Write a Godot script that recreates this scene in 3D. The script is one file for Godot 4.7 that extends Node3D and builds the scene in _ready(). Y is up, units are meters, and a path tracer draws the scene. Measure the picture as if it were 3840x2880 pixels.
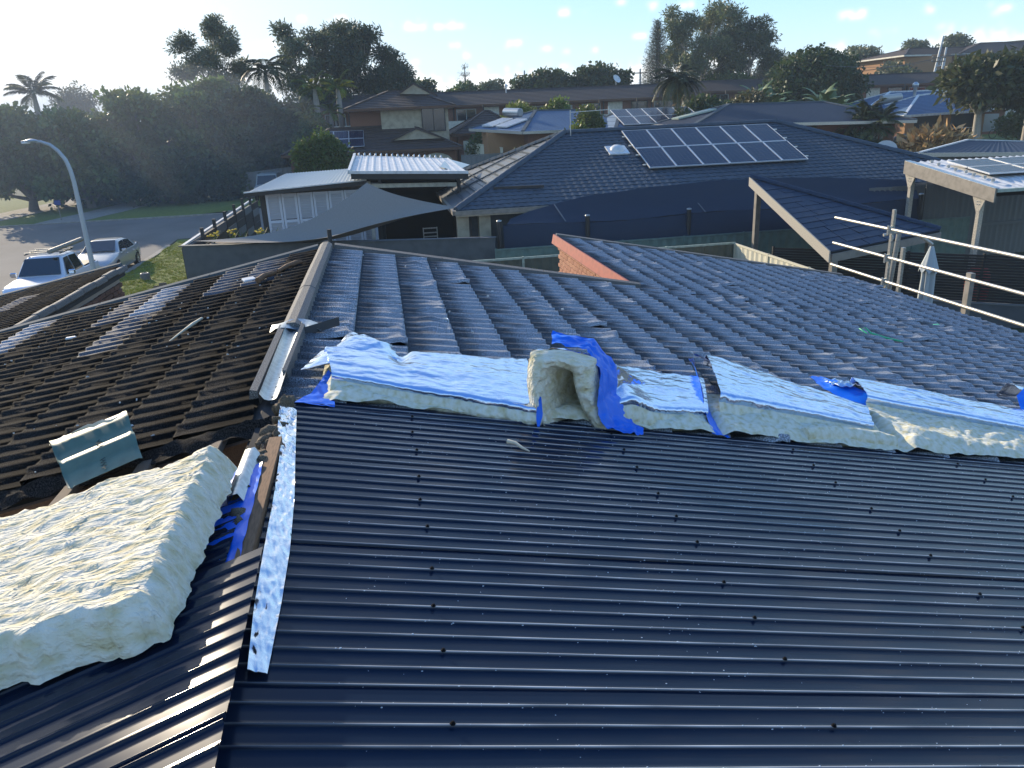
extends Node3D
# A roof under repair in a suburb, morning sun from the side. World: the roof's ridge runs along -z, y up, metres.

const XR := -0.786        # x of the ridge of the roof
const YR := 4.5           # its height
const TS := 0.2016        # slope of both roof planes (11.4 degrees)
const CS := 0.98028
const SN := 0.19764
var M := {}
var org := {}
var taken := {}
var rng := RandomNumberGenerator.new()
var nz := FastNoiseLite.new()


class MB:
	var v := PackedVector3Array()
	var n := PackedVector3Array()
	var uv := PackedVector2Array()
	var c := PackedColorArray()
	var ix := PackedInt32Array()
	var col := Color(1, 1, 1)

	func vert(p: Vector3, nn: Vector3, t := Vector2.ZERO) -> int:
		v.append(p)
		n.append(nn)
		uv.append(t)
		c.append(col)
		return v.size() - 1

	func tri(a: Vector3, b: Vector3, d: Vector3) -> void:   # clockwise seen from outside
		var nn := (d - a).cross(b - a).normalized()
		var i := vert(a, nn, Vector2(a.x + a.z, a.y))
		vert(b, nn, Vector2(b.x + b.z, b.y))
		vert(d, nn, Vector2(d.x + d.z, d.y))
		ix.append_array([i, i + 1, i + 2])

	func quad(a: Vector3, b: Vector3, d: Vector3, e: Vector3) -> void:
		var nn := (d - a).cross(b - a)
		if nn.length_squared() < 1e-14:
			nn = (e - a).cross(d - a)
		nn = nn.normalized()
		var i := vert(a, nn, Vector2(0, 0))
		vert(b, nn, Vector2(1, 0))
		vert(d, nn, Vector2(1, 1))
		vert(e, nn, Vector2(0, 1))
		ix.append_array([i, i + 1, i + 2, i, i + 2, i + 3])

	func quad_out(a: Vector3, b: Vector3, d: Vector3, e: Vector3, ref: Vector3) -> void:
		if (d - a).cross(b - a).dot((a + b + d + e) * 0.25 - ref) >= 0:
			quad(a, b, d, e)
		else:
			quad(a, e, d, b)

	func tri_out(a: Vector3, b: Vector3, d: Vector3, ref: Vector3) -> void:
		if (d - a).cross(b - a).dot((a + b + d) / 3.0 - ref) >= 0:
			tri(a, b, d)
		else:
			tri(a, d, b)

	func hexa(p: Array) -> void:   # eight corners: 0-3 the bottom ring, 4-7 the top ring
		var m := Vector3.ZERO
		for q in p:
			m += q
		m /= 8.0
		quad_out(p[0], p[1], p[2], p[3], m)
		quad_out(p[4], p[5], p[6], p[7], m)
		for i in 4:
			var j := (i + 1) % 4
			quad_out(p[i], p[j], p[j + 4], p[i + 4], m)

	func box(at: Vector3, s: Vector3, b := Basis()) -> void:
		var h := s * 0.5
		var p := []
		for y in [-1, 1]:
			for k in [[-1, -1], [1, -1], [1, 1], [-1, 1]]:
				p.append(at + b * Vector3(k[0] * h.x, y * h.y, k[1] * h.z))
		hexa(p)

	func cbox(at: Vector3, s: Vector3, e: float, b := Basis()) -> void:   # a box with chamfered edges
		var h := s * 0.5
		var f := func(sg: Vector3, ax: int) -> Vector3:
			var q := Vector3(sg.x * (h.x - e), sg.y * (h.y - e), sg.z * (h.z - e))
			q[ax] = sg[ax] * h[ax]
			return at + b * q
		for ax in 3:
			var a1 := (ax + 1) % 3
			var a2 := (ax + 2) % 3
			for s0 in [-1, 1]:
				var q := []
				for k in [[-1, -1], [1, -1], [1, 1], [-1, 1]]:
					var sg := Vector3.ZERO
					sg[ax] = s0
					sg[a1] = k[0]
					sg[a2] = k[1]
					q.append(f.call(sg, ax))
				quad_out(q[0], q[1], q[2], q[3], at)
				for s1 in [-1, 1]:
					var lo := Vector3.ZERO
					lo[ax] = s0
					lo[a1] = s1
					lo[a2] = -1
					var hi := lo
					hi[a2] = 1
					quad_out(f.call(lo, ax), f.call(hi, ax), f.call(hi, a1), f.call(lo, a1), at)
		for sx in [-1, 1]:
			for sy in [-1, 1]:
				for sz in [-1, 1]:
					var sg := Vector3(sx, sy, sz)
					tri_out(f.call(sg, 0), f.call(sg, 1), f.call(sg, 2), at)

	func beam(a: Vector3, b: Vector3, w: float, h: float, up := Vector3.UP) -> void:   # a bar from a to b, w wide, h high
		var d := b - a
		var z := d.normalized()
		var x := up.cross(z).normalized()
		box((a + b) * 0.5, Vector3(w, h, d.length()), Basis(x, z.cross(x), z))

	func prism(poly: Array, off: Vector3) -> void:   # a convex outline pushed along off
		var m := Vector3.ZERO
		for q in poly:
			m += q
		m = m / poly.size() + off * 0.5
		var k := poly.size()
		for i in range(1, k - 1):
			tri_out(poly[0], poly[i], poly[i + 1], m)
			tri_out(poly[0] + off, poly[i] + off, poly[i + 1] + off, m)
		for i in k:
			var j := (i + 1) % k
			quad_out(poly[i], poly[j], poly[j] + off, poly[i] + off, m)

	func tube(pts: Array, rad: Array, sides := 8, caps := true) -> void:
		var k := pts.size()
		var start := v.size()
		var x := Vector3.ZERO
		for i in k:
			var d: Vector3 = (pts[mini(i + 1, k - 1)] - pts[maxi(i - 1, 0)]).normalized()
			if i == 0:
				x = d.cross(Vector3.UP if absf(d.y) < 0.9 else Vector3.RIGHT).normalized()
			else:
				x = (x - d * x.dot(d)).normalized()
			var y := d.cross(x)
			for s in sides + 1:
				var a := TAU * s / sides
				var o := x * cos(a) + y * sin(a)
				vert(pts[i] + o * rad[mini(i, rad.size() - 1)], o, Vector2(float(s) / sides, i))
		for i in k - 1:
			for s in sides:
				var a0 := start + i * (sides + 1) + s
				var b0 := a0 + sides + 1
				ix.append_array([a0, b0 + 1, a0 + 1, a0, b0, b0 + 1])
		if caps:
			for e in [0, k - 1]:
				var base: int = start + e * (sides + 1)
				var mid: Vector3 = pts[e]
				var inner: Vector3 = pts[1] if e == 0 else pts[k - 2]
				for s in sides:
					tri_out(mid, v[base + s], v[base + s + 1], inner)

	func grid(nu: int, nv: int, f: Callable, flip := false, cf = null) -> void:   # a smooth sheet f(u, v)
		var start := v.size()
		var p := PackedVector3Array()
		for j in nv:
			for i in nu:
				p.append(f.call(float(i) / (nu - 1), float(j) / (nv - 1)))
		for j in nv:
			for i in nu:
				var du := p[j * nu + mini(i + 1, nu - 1)] - p[j * nu + maxi(i - 1, 0)]
				var dv := p[mini(j + 1, nv - 1) * nu + i] - p[maxi(j - 1, 0) * nu + i]
				var nn := dv.cross(du).normalized()
				if nn == Vector3.ZERO:
					nn = Vector3.UP
				if cf != null:
					col = cf.call(float(i) / (nu - 1), float(j) / (nv - 1))
				vert(p[j * nu + i], -nn if flip else nn, Vector2(float(i) / (nu - 1), float(j) / (nv - 1)))
		for j in nv - 1:
			for i in nu - 1:
				var a := start + j * nu + i
				if flip:
					ix.append_array([a, a + nu + 1, a + 1, a, a + nu, a + nu + 1])
				else:
					ix.append_array([a, a + 1, a + nu + 1, a, a + nu + 1, a + nu])

	func sheet(nu: int, nv: int, f: Callable, thick: Vector3) -> void:   # a sheet with a back and four edges
		grid(nu, nv, f)
		grid(nu, nv, func(a, b): return f.call(a, b) + thick, true)
		var m: Vector3 = f.call(0.5, 0.5) + thick * 0.5
		for i in nu - 1:
			var a := float(i) / (nu - 1)
			var b := float(i + 1) / (nu - 1)
			for t in [0.0, 1.0]:
				quad_out(f.call(a, t), f.call(b, t), f.call(b, t) + thick, f.call(a, t) + thick, m)
		for j in nv - 1:
			var a := float(j) / (nv - 1)
			var b := float(j + 1) / (nv - 1)
			for t in [0.0, 1.0]:
				quad_out(f.call(t, a), f.call(t, b), f.call(t, b) + thick, f.call(t, a) + thick, m)

	func lathe(prof: Array, at: Vector3, sides := 16, b := Basis()) -> void:   # prof: Vector2(radius, height)
		grid(sides + 1, prof.size(), func(u: float, w: float):
			var q: Vector2 = prof[roundi(w * (prof.size() - 1))]
			return at + b * Vector3(cos(TAU * u) * q.x, q.y, sin(TAU * u) * q.x), false)

	func mesh() -> ArrayMesh:
		var a := []
		a.resize(Mesh.ARRAY_MAX)
		a[Mesh.ARRAY_VERTEX] = v
		a[Mesh.ARRAY_NORMAL] = n
		a[Mesh.ARRAY_TEX_UV] = uv
		a[Mesh.ARRAY_COLOR] = c
		a[Mesh.ARRAY_INDEX] = ix
		var m := ArrayMesh.new()
		m.add_surface_from_arrays(Mesh.PRIMITIVE_TRIANGLES, a)
		return m


func numbered(called: String) -> String:
	var k: int = taken.get(called, 0)
	taken[called] = k + 1
	return called if k == 0 else "%s_%03d" % [called, k]


func tag(o: Node3D, label: String, category: String, group := "") -> Node3D:
	o.set_meta("label", label)
	o.set_meta("category", category)
	if group:
		o.set_meta("group", group)
	return o


func thing(called: String, label: String, category: String, at := Vector3.ZERO, group := "") -> Node3D:
	var o := Node3D.new()
	o.name = numbered(called)
	add_child(o, true)
	o.position = at
	org[o] = at
	return tag(o, label, category, group)


func structure(called: String, b: MB, m: String) -> MeshInstance3D:
	var o := put(called, b, m, self)
	o.set_meta("kind", "structure")
	return o


func sub_name(parent: Node, called: String) -> String:   # brick, brick_001 ... within one parent
	var key := str(parent.get_instance_id()) + called
	var k: int = taken.get(key, 0)
	taken[key] = k + 1
	return called if k == 0 else "%s_%03d" % [called, k]


func put(called: String, b: MB, m: String, parent: Node3D) -> MeshInstance3D:   # commits b, given in world axes, as one part
	var o := MeshInstance3D.new()
	var at: Vector3 = org.get(parent, Vector3.ZERO)
	if at != Vector3.ZERO:
		for i in b.v.size():
			b.v[i] -= at
	o.mesh = b.mesh()
	o.material_override = M[m]
	o.name = numbered(called) if parent == self else sub_name(parent, called)
	parent.add_child(o, true)
	org[o] = at
	return o


func share(called: String, mesh: Mesh, m: String, parent: Node3D, t: Transform3D) -> MeshInstance3D:   # one more part with a shared mesh, placed in world axes
	var o := MeshInstance3D.new()
	o.mesh = mesh
	o.material_override = M[m]
	o.name = sub_name(parent, called)
	o.transform = Transform3D(t.basis, t.origin - org.get(parent, Vector3.ZERO))
	parent.add_child(o, true)
	return o


func scatter(called: String, mesh: Mesh, m: String, parent: Node3D, places: Array, tints := [], stuff := true) -> MultiMeshInstance3D:
	var mm := MultiMesh.new()
	mm.transform_format = MultiMesh.TRANSFORM_3D
	mm.use_colors = tints.size() > 0
	mm.mesh = mesh
	mm.instance_count = places.size()
	var at: Vector3 = org.get(parent, Vector3.ZERO)
	for i in places.size():
		var t: Transform3D = places[i]
		mm.set_instance_transform(i, Transform3D(t.basis, t.origin - at))
		if tints.size():
			mm.set_instance_color(i, tints[i % tints.size()])
	var o := MultiMeshInstance3D.new()
	o.multimesh = mm
	o.material_override = M[m]
	o.name = numbered(called) if parent == self else sub_name(parent, called)
	if stuff:
		o.set_meta("kind", "stuff")
	parent.add_child(o, true)
	return o


func pieces(called: String, meshes: Array, m: String, parent: Node3D, places: Array, most := 300) -> void:   # the first `most` as parts, the rest as one part
	for i in mini(most, places.size()):
		share(called, meshes[i % meshes.size()], m, parent, places[i])
	if places.size() > most:
		scatter(called + "_field", meshes[0], m, parent, places.slice(most))


func rnd(a: float, b: float) -> float:
	return rng.randf_range(a, b)


func gy(x: float, z: float) -> float:   # height of the ground
	var t := clampf((-z - 40.0) / 22.0, 0, 1)
	var g := lerpf(0.5, 1.6, smoothstep(-14.0, 0.0, x)) * t * t * (3 - 2 * t) + clampf((-z - 62.0) / 60.0, 0, 1) * 1.4
	g += clampf(x / 14.0, 0, 1) * clampf((-z - 40.0) / 9.0, 0, 1) * 1.0
	g += clampf((x - 52.0) / 30.0, 0, 1.6) * clampf((-z - 68.0) / 24.0, 0, 1.6) * 4.0
	return g


func onr(x: float, z: float, up := 0.0) -> Vector3:   # a point on the roof plane that falls towards +x, raised along its normal
	return Vector3(x + up * SN, YR - TS * (x - XR) + up * CS, z)


func onl(x: float, z: float, up := 0.0) -> Vector3:   # the plane that falls towards -x
	return Vector3(x - up * SN, YR + TS * (x - XR) + up * CS, z)


func noise_tex(freq: float, ramp: Array, seed_ := 1, size := 512, kind := FastNoiseLite.TYPE_SIMPLEX_SMOOTH, oct := 4, fractal := FastNoiseLite.FRACTAL_FBM) -> NoiseTexture2D:
	var f := FastNoiseLite.new()
	f.noise_type = kind
	f.seed = seed_
	f.frequency = freq
	f.fractal_type = fractal
	f.fractal_octaves = oct
	if kind == FastNoiseLite.TYPE_CELLULAR:
		f.cellular_return_type = FastNoiseLite.RETURN_DISTANCE2_SUB
	var t := NoiseTexture2D.new()
	t.width = size
	t.height = size
	t.seamless = true
	t.noise = f
	if ramp.size():
		var g := Gradient.new()
		var offs := PackedFloat32Array()
		var cols := PackedColorArray()
		for k in ramp:
			offs.append(k[0])
			var q = k[1]
			cols.append((Color(q, q, q) if q is float else q).linear_to_srgb())
		g.offsets = offs
		g.colors = cols
		t.color_ramp = g
	return t


func height_tex(freq: float, seed_ := 1, size := 512, kind := FastNoiseLite.TYPE_SIMPLEX_SMOOTH, oct := 4, fractal := FastNoiseLite.FRACTAL_FBM) -> NoiseTexture2D:
	return noise_tex(freq, [], seed_, size, kind, oct, fractal)


# a material: base colour in linear values, roughness, and extras
func mat(called: String, lin: Color, rough: float, ex := {}) -> StandardMaterial3D:
	var m := StandardMaterial3D.new()
	m.resource_name = called
	m.albedo_color = Color(lin.r, lin.g, lin.b, 1).linear_to_srgb()
	m.roughness = rough
	m.metallic = ex.get("metal", 0.0)
	m.metallic_specular = ex.get("spec", 0.5)
	m.cull_mode = BaseMaterial3D.CULL_DISABLED
	m.vertex_color_use_as_albedo = ex.get("vc", true)
	if ex.has("tex"):
		m.albedo_texture = ex.tex
	if ex.has("rtex"):
		m.roughness_texture = ex.rtex
		m.roughness_texture_channel = BaseMaterial3D.TEXTURE_CHANNEL_GRAYSCALE
	if ex.has("bump"):
		m.heightmap_enabled = true
		m.heightmap_texture = ex.bump
		m.heightmap_scale = ex.get("bs", 1.0)
	if ex.has("scale"):
		m.uv1_triplanar = true
		m.uv1_world_triplanar = ex.get("world", true)
		var s = ex.scale
		m.uv1_scale = s if s is Vector3 else Vector3(s, s, s)
	if ex.has("coat"):
		m.clearcoat_enabled = true
		m.clearcoat = ex.coat
		m.clearcoat_roughness = ex.get("coatr", 0.05)
	if ex.has("back"):
		m.backlight_enabled = true
		m.backlight = ex.back
	if ex.has("sheen"):
		m.rim_enabled = true
		m.rim = ex.sheen
		m.rim_tint = 0.5
	if ex.has("sss"):
		m.subsurf_scatter_enabled = true
		m.subsurf_scatter_strength = ex.sss
	M[called] = m
	return m


func glass(called: String, lin: Color, alpha: float) -> void:
	var m := mat(called, lin, 0.04, {"vc": false})
	m.albedo_color.a = alpha
	m.transparency = BaseMaterial3D.TRANSPARENCY_ALPHA


func _ready() -> void:
	rng.seed = 7
	nz.seed = 3
	nz.frequency = 1.0
	nz.fractal_octaves = 3
	camera_and_light()
	materials()
	ground()
	our_roof()
	new_sheets()
	insulation()
	left_side()
	roof_litter()
	scaffold()
	neighbour()
	neighbour_yard()
	fences()
	gazebo_and_carport()
	street()
	far_houses()
	trees()
	add_glare_fog()


func sun_dir() -> Vector3:   # towards the sun
	var az := deg_to_rad(-31.0)
	var el := deg_to_rad(20.0)
	return Vector3(sin(az) * cos(el), sin(el), -cos(az) * cos(el))


func camera_and_light() -> void:
	var cam := Camera3D.new()
	cam.name = "camera"
	cam.fov = 53.07
	cam.near = 0.05
	cam.far = 2000.0
	cam.position = Vector3(0, 6.0, 0)
	cam.rotation_degrees = Vector3(-19.1, -8.63, -2.54)
	add_child(cam)
	cam.current = true

	var env := Environment.new()
	env.background_mode = Environment.BG_SKY
	env.sky = Sky.new()
	var pan := PanoramaSkyMaterial.new()
	pan.panorama = ImageTexture.create_from_image(sky_image())
	env.sky.sky_material = pan
	env.background_energy_multiplier = 1.0
	env.tonemap_mode = Environment.TONE_MAPPER_LINEAR
	env.tonemap_exposure = 1.4
	env.sdfgi_enabled = true
	env.ssao_enabled = true
	env.ssil_enabled = true
	env.fog_enabled = true
	env.fog_density = 0.0007
	env.fog_light_color = Color(0.85, 0.93, 1.0)
	var we := WorldEnvironment.new()
	we.name = "world_environment"
	env.volumetric_fog_enabled = true
	env.volumetric_fog_density = 0.0
	we.environment = env
	add_child(we)

	var sun := DirectionalLight3D.new()
	sun.name = "sun"
	sun.light_energy = 1.6
	sun.light_color = Color(1.0, 0.93, 0.82)
	sun.light_angular_distance = 0.53
	sun.shadow_enabled = true
	sun.look_at_from_position(Vector3.ZERO, -sun_dir(), Vector3.UP)
	add_child(sun)


func sky_image() -> Image:
	var w := 1536
	var h := 768
	var data := PackedFloat32Array()
	data.resize(w * h * 3)
	var puffs := [Vector4(-18.7,6.9,1.20,0.31), Vector4(-12.6,7.7,1.24,0.26), Vector4(-9.1,7.0,0.37,0.21), Vector4(-16.2,5.0,0.70,0.16), Vector4(-13.7,5.4,0.75,0.21), Vector4(-12.4,5.2,0.62,0.08), Vector4(-4.3,6.6,0.41,0.18), Vector4(-1.8,6.5,0.70,0.21), Vector4(2.9,6.0,0.91,0.23), Vector4(5.6,6.0,0.83,0.13), Vector4(-7.6,5.0,0.54,0.16), Vector4(6.6,4.2,0.29,0.16), Vector4(9.9,4.7,0.58,0.23), Vector4(12.0,4.3,0.50,0.13), Vector4(15.5,4.0,0.29,0.13), Vector4(13.5,6.5,0.70,0.16), Vector4(19.1,6.6,0.54,0.23), Vector4(17.0,7.0,0.33,0.16), Vector4(21.2,6.5,0.58,0.21), Vector4(18.3,4.8,0.33,0.18), Vector4(31.5,5.1,0.75,0.21), Vector4(33.5,4.0,0.54,0.13), Vector4(39.8,4.7,0.75,0.23), Vector4(-17.9,5.7,0.33,0.13), Vector4(-6.6,5.1,0.41,0.26), Vector4(5.8,4.7,0.29,0.13), Vector4(13.6,4.0,0.33,0.10), Vector4(35.7,5.1,0.29,0.16), Vector4(0.0,4.5,0.37,0.13)]
	var cn := FastNoiseLite.new()
	cn.noise_type = FastNoiseLite.TYPE_SIMPLEX_SMOOTH
	cn.frequency = 1.0
	cn.fractal_octaves = 5
	cn.seed = 11
	var sd := sun_dir()
	var zen := Vector3(0.065, 0.19, 0.52)
	var mid := Vector3(0.36, 0.66, 0.93)
	var hor := Vector3(0.66, 0.82, 0.90)
	for j in h:
		var el := PI * (0.5 - (j + 0.5) / h)
		var y := sin(el)
		var eld := rad_to_deg(el)
		var base: Vector3
		if y >= 0:
			base = hor.lerp(mid, smoothstep(0.0, 1.0, clampf(eld / 9.0, 0, 1))) if eld < 9.0 else mid.lerp(zen, pow(clampf((eld - 9.0) / 46.0, 0, 1), 0.60))
		else:
			base = Vector3(0.25, 0.28, 0.28)
		for i in w:
			var az := wrapf(TAU * (i + 0.5) / w, -PI, PI)
			var k := (j * w + i) * 3
			var cc := base
			if y >= 0:
				var d := Vector3(sin(az) * cos(el), y, -cos(az) * cos(el))
				var toward := maxf(0.0, d.dot(sd))
				var glow := pow(toward, 5.0)
				cc = cc.lerp(Vector3(1.02, 1.03, 1.02), clampf(0.75 * pow(toward, 9.0) + 0.42 * pow(toward, 3.0) * (1.0 - clampf(eld / 25.0, 0, 1)), 0, 1))
				if eld < 40.0:
					var ad := rad_to_deg(az)
					var nn := cn.get_noise_2d(ad * 0.42, eld * 0.9)
					var fine := cn.get_noise_2d(ad * 1.3 + 70.0, eld * 2.2)
					var left := clampf((8.0 - ad) / 30.0, 0, 1) if ad > -110.0 else 0.5
					var top := 3.2 + 1.2 * left + 1.5 * cn.get_noise_1d(ad * 0.16) + 1.1 * fine
					var cover := smoothstep(-0.1, 0.75, top - eld) * smoothstep(-0.30, 0.0, nn + 0.30 + 0.10 * left)
					for q in puffs:
						if absf(ad - q.x) < 3.5 * q.z and absf(eld - q.y) < 5.0 * q.w:
							var e := Vector2((ad - q.x) / (q.z * 1.35), (eld - q.y) / (q.w * 1.35) * (1.0 if eld > q.y else 1.7)).length()
							cover = maxf(cover, smoothstep(0.2, 0.95, 1.15 - e + 1.3 * cn.get_noise_2d(ad * 1.5, eld * 3.6)))
					if eld > 10.0:
						cover *= 1.0 - clampf((eld - 10.0) / 4.0, 0, 1)
						var wide := cn.get_noise_2d(ad * 0.12 + 33.0, eld * 0.3)
						cover = maxf(cover, 0.8 * smoothstep(0.12, 0.4, wide) * clampf((eld - 10.0) / 6.0, 0, 1) * (1.0 - clampf((eld - 26.0) / 14.0, 0, 1)))
					var shade := clampf(0.5 + 1.5 * fine + 0.45 * (eld - top + 1.4), 0, 1)
					var white := Vector3(0.62, 0.68, 0.74).lerp(Vector3(1.06, 1.04, 1.0), shade) * (1.0 + 0.25 * toward * toward)
					cc = cc.lerp(white, cover * 0.92)
			data[k] = cc.x
			data[k + 1] = cc.y
			data[k + 2] = cc.z
	return Image.create_from_data(w, h, false, Image.FORMAT_RGBF, data.to_byte_array())


func add_glare_fog() -> void:   # fog added over the street to stand in for lens glare
	var f := FogVolume.new()
	f.name = "glare_fog"
	f.shape = RenderingServer.FOG_VOLUME_SHAPE_ELLIPSOID
	f.size = Vector3(90, 20, 40)
	f.position = Vector3(-46, 4, -66)
	var m := FogMaterial.new()
	m.density = 0.009
	m.albedo = Color(0.95, 0.97, 1.0)
	f.material = m
	f.set_meta("kind", "stuff")
	add_child(f)


func materials() -> void:
	var grit := noise_tex(0.22, [[0.0, 0.05], [0.42, 0.14], [0.55, 0.55], [0.70, 1.0]], 5, 512, FastNoiseLite.TYPE_SIMPLEX_SMOOTH, 3)
	var grit_h := height_tex(0.25, 6, 512, FastNoiseLite.TYPE_SIMPLEX_SMOOTH, 3)
	var mottle := noise_tex(0.012, [[0.0, 0.62], [0.5, 0.85], [1.0, 1.0]], 8, 512, FastNoiseLite.TYPE_SIMPLEX_SMOOTH, 5)
	var streak := noise_tex(0.02, [[0.0, 0.5], [0.5, 0.8], [1.0, 1.0]], 9)
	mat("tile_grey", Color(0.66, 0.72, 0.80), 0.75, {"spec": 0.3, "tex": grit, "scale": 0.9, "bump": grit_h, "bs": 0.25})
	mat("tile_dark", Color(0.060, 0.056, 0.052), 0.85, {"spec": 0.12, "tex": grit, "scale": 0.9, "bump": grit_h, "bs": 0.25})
	mat("tile_pale", Color(0.22, 0.25, 0.30), 0.7, {"spec": 0.2, "tex": grit, "scale": 0.9})
	mat("ridge_grit", Color(0.34, 0.34, 0.33), 0.85, {"tex": grit, "scale": 1.3, "bump": grit_h, "bs": 0.3})
	mat("sarking_dark", Color(0.03, 0.03, 0.03), 0.9)
	mat("navy_steel", Color(1, 1, 1), 0.16, {"spec": 0.34, "rtex": noise_tex(0.01, [[0.0, 0.55], [0.6, 0.9], [1.0, 1.0]], 21), "scale": 0.8})
	mat("black_rubber", Color(0.008, 0.008, 0.009), 0.8, {"spec": 0.15})
	var crease := height_tex(0.008, 12, 1024, FastNoiseLite.TYPE_CELLULAR, 2)
	mat("foil", Color(0.62, 0.73, 0.93), 0.20, {"metal": 1.0, "bump": crease, "bs": 0.6, "scale": Vector3(0.8, 1.0, 1.2)})
	mat("foil_tape", Color(0.80, 0.83, 0.88), 0.20, {"metal": 1.0, "bump": height_tex(0.012, 14, 512, FastNoiseLite.TYPE_SIMPLEX, 2, FastNoiseLite.FRACTAL_RIDGED), "bs": 0.12, "scale": 1.4})
	mat("blue_film", Color(0.003, 0.15, 0.78), 0.35, {"back": Color(0.12, 0.12, 0.12)})
	var fibre := noise_tex(0.014, [[0.0, Color(0.62, 0.50, 0.24)], [0.33, Color(0.80, 0.74, 0.52)], [0.55, Color(0.90, 0.86, 0.72)], [1.0, Color(0.95, 0.93, 0.84)]], 31, 512, FastNoiseLite.TYPE_SIMPLEX_SMOOTH, 5)
	var fibre_h := height_tex(0.014, 32, 1024, FastNoiseLite.TYPE_SIMPLEX_SMOOTH, 5)
	mat("wool", Color(0.88, 0.86, 0.82), 1.0, {"tex": fibre, "scale": Vector3(0.9, 1.6, 2.6), "bump": fibre_h, "bs": 1.6, "sheen": 0.3, "spec": 0.1})
	mat("wool_soft", Color(0.82, 0.83, 0.80), 1.0, {"tex": fibre, "scale": 2.4, "bump": height_tex(0.01, 35, 512, FastNoiseLite.TYPE_SIMPLEX_SMOOTH, 3), "bs": 0.6, "spec": 0.1})
	var grain := noise_tex(0.03, [[0.0, 0.45], [0.5, 0.8], [1.0, 1.0]], 41)
	mat("old_timber", Color(0.25, 0.14, 0.075), 0.85, {"tex": grain, "scale": Vector3(6, 6, 0.8)})
	mat("grey_timber", Color(0.20, 0.155, 0.115), 0.9, {"tex": grain, "scale": Vector3(8, 8, 0.9)})
	mat("mortar", Color(0.27, 0.21, 0.14), 0.95, {"tex": grit, "scale": 2.0})
	mat("galvanised", Color(0.56, 0.60, 0.63), 0.32, {"metal": 0.85, "tex": streak, "scale": 2.5})
	mat("mint_paint", Color(0.115, 0.20, 0.16), 0.5, {"tex": mottle, "scale": 1.5})
	mat("mint_pale", Color(0.42, 0.50, 0.42), 0.5, {"tex": mottle, "scale": 1.0})
	mat("ink", Color(0.02, 0.02, 0.02), 0.8)
	mat("raw_edge", Color(0.80, 0.78, 0.72), 0.5)
	mat("twig", Color(0.62, 0.56, 0.42), 0.9)
	mat("green_plastic", Color(0.05, 0.45, 0.22), 0.35)
	mat("chip", Color(0.72, 0.72, 0.70), 0.7)
	mat("water", Color(0.62, 0.66, 0.70), 0.05, {"spec": 0.8})
	mat("cream_paint", Color(0.66, 0.63, 0.53), 0.45, {"tex": mottle, "scale": 0.6})
	mat("cap_white", Color(0.55, 0.56, 0.56), 0.5)
	mat("white_paint", Color(0.76, 0.77, 0.76), 0.45, {"tex": mottle, "scale": 0.5})
	mat("rail_paint", Color(0.62, 0.58, 0.50), 0.35, {"metal": 0.3, "tex": streak, "scale": 1.5})
	mat("steel", Color(0.48, 0.48, 0.46), 0.38, {"metal": 0.7, "tex": streak, "scale": 2.0})
	mat("taupe_paint", Color(0.27, 0.245, 0.21), 0.5, {"tex": mottle, "scale": 0.6})
	mat("red_paint", Color(0.36, 0.075, 0.05), 0.55, {"tex": mottle, "scale": 0.9})
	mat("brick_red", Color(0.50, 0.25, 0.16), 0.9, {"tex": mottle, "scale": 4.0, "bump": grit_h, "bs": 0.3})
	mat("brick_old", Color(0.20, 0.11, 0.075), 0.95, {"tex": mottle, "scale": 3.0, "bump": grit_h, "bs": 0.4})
	mat("brick_far", Color(0.27, 0.13, 0.085), 0.95, {"tex": noise_tex(0.06, [[0.0, 0.55], [1.0, 1.0]], 51), "scale": 0.5})
	mat("brick_tan", Color(0.42, 0.23, 0.11), 0.95, {"tex": noise_tex(0.06, [[0.0, 0.6], [1.0, 1.0]], 52), "scale": 0.5})
	mat("joint", Color(0.34, 0.30, 0.26), 0.95)
	mat("render_grey", Color(0.105, 0.115, 0.122), 0.85, {"tex": mottle, "scale": 0.35})
	mat("render_cream", Color(0.46, 0.40, 0.29), 0.85, {"tex": mottle, "scale": 0.3})
	mat("coping", Color(0.5, 0.5, 0.48), 0.6)
	mat("charcoal", Color(0.022, 0.023, 0.025), 0.5)
	mat("dark_room", Color(0.012, 0.012, 0.012), 0.9)
	mat("slat_black", Color(0.012, 0.010, 0.010), 0.55)
	mat("tile_slate", Color(0.075, 0.10, 0.13), 0.6, {"spec": 0.3, "tex": mottle, "scale": 0.7})
	mat("tile_slate_hip", Color(0.10, 0.12, 0.14), 0.5, {"tex": mottle, "scale": 0.7})
	mat("tile_blue", Color(0.11, 0.19, 0.31), 0.6, {"spec": 0.3, "tex": mottle, "scale": 0.7})
	mat("tile_navy", Color(0.04, 0.06, 0.10), 0.6, {"spec": 0.25, "tex": mottle, "scale": 0.7})
	mat("tile_brown", Color(0.060, 0.040, 0.034), 0.75, {"tex": mottle, "scale": 0.5})
	mat("tile_apart", Color(0.050, 0.038, 0.036), 0.75, {"tex": mottle, "scale": 0.4})
	mat("cap_pale", Color(0.10, 0.12, 0.135), 0.8, {"spec": 0.12})
	mat("panel_cell", Color(0.006, 0.014, 0.040), 0.16, {"vc": false, "spec": 0.35})
	mat("panel_line", Color(0.035, 0.055, 0.10), 0.4)
	mat("panel_frame", Color(0.72, 0.72, 0.71), 0.35, {"metal": 0.5})
	mat("sail_grey", Color(0.30, 0.285, 0.26), 0.9, {"back": Color(0.5, 0.5, 0.5), "tex": noise_tex(0.05, [[0.0, 0.8], [1.0, 1.0]], 61), "scale": 0.6})
	mat("sail_blue", Color(0.020, 0.034, 0.060), 0.9, {"back": Color(0.2, 0.2, 0.2)})
	mat("sail_hem", Color(0.14, 0.15, 0.16), 0.8)
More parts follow.
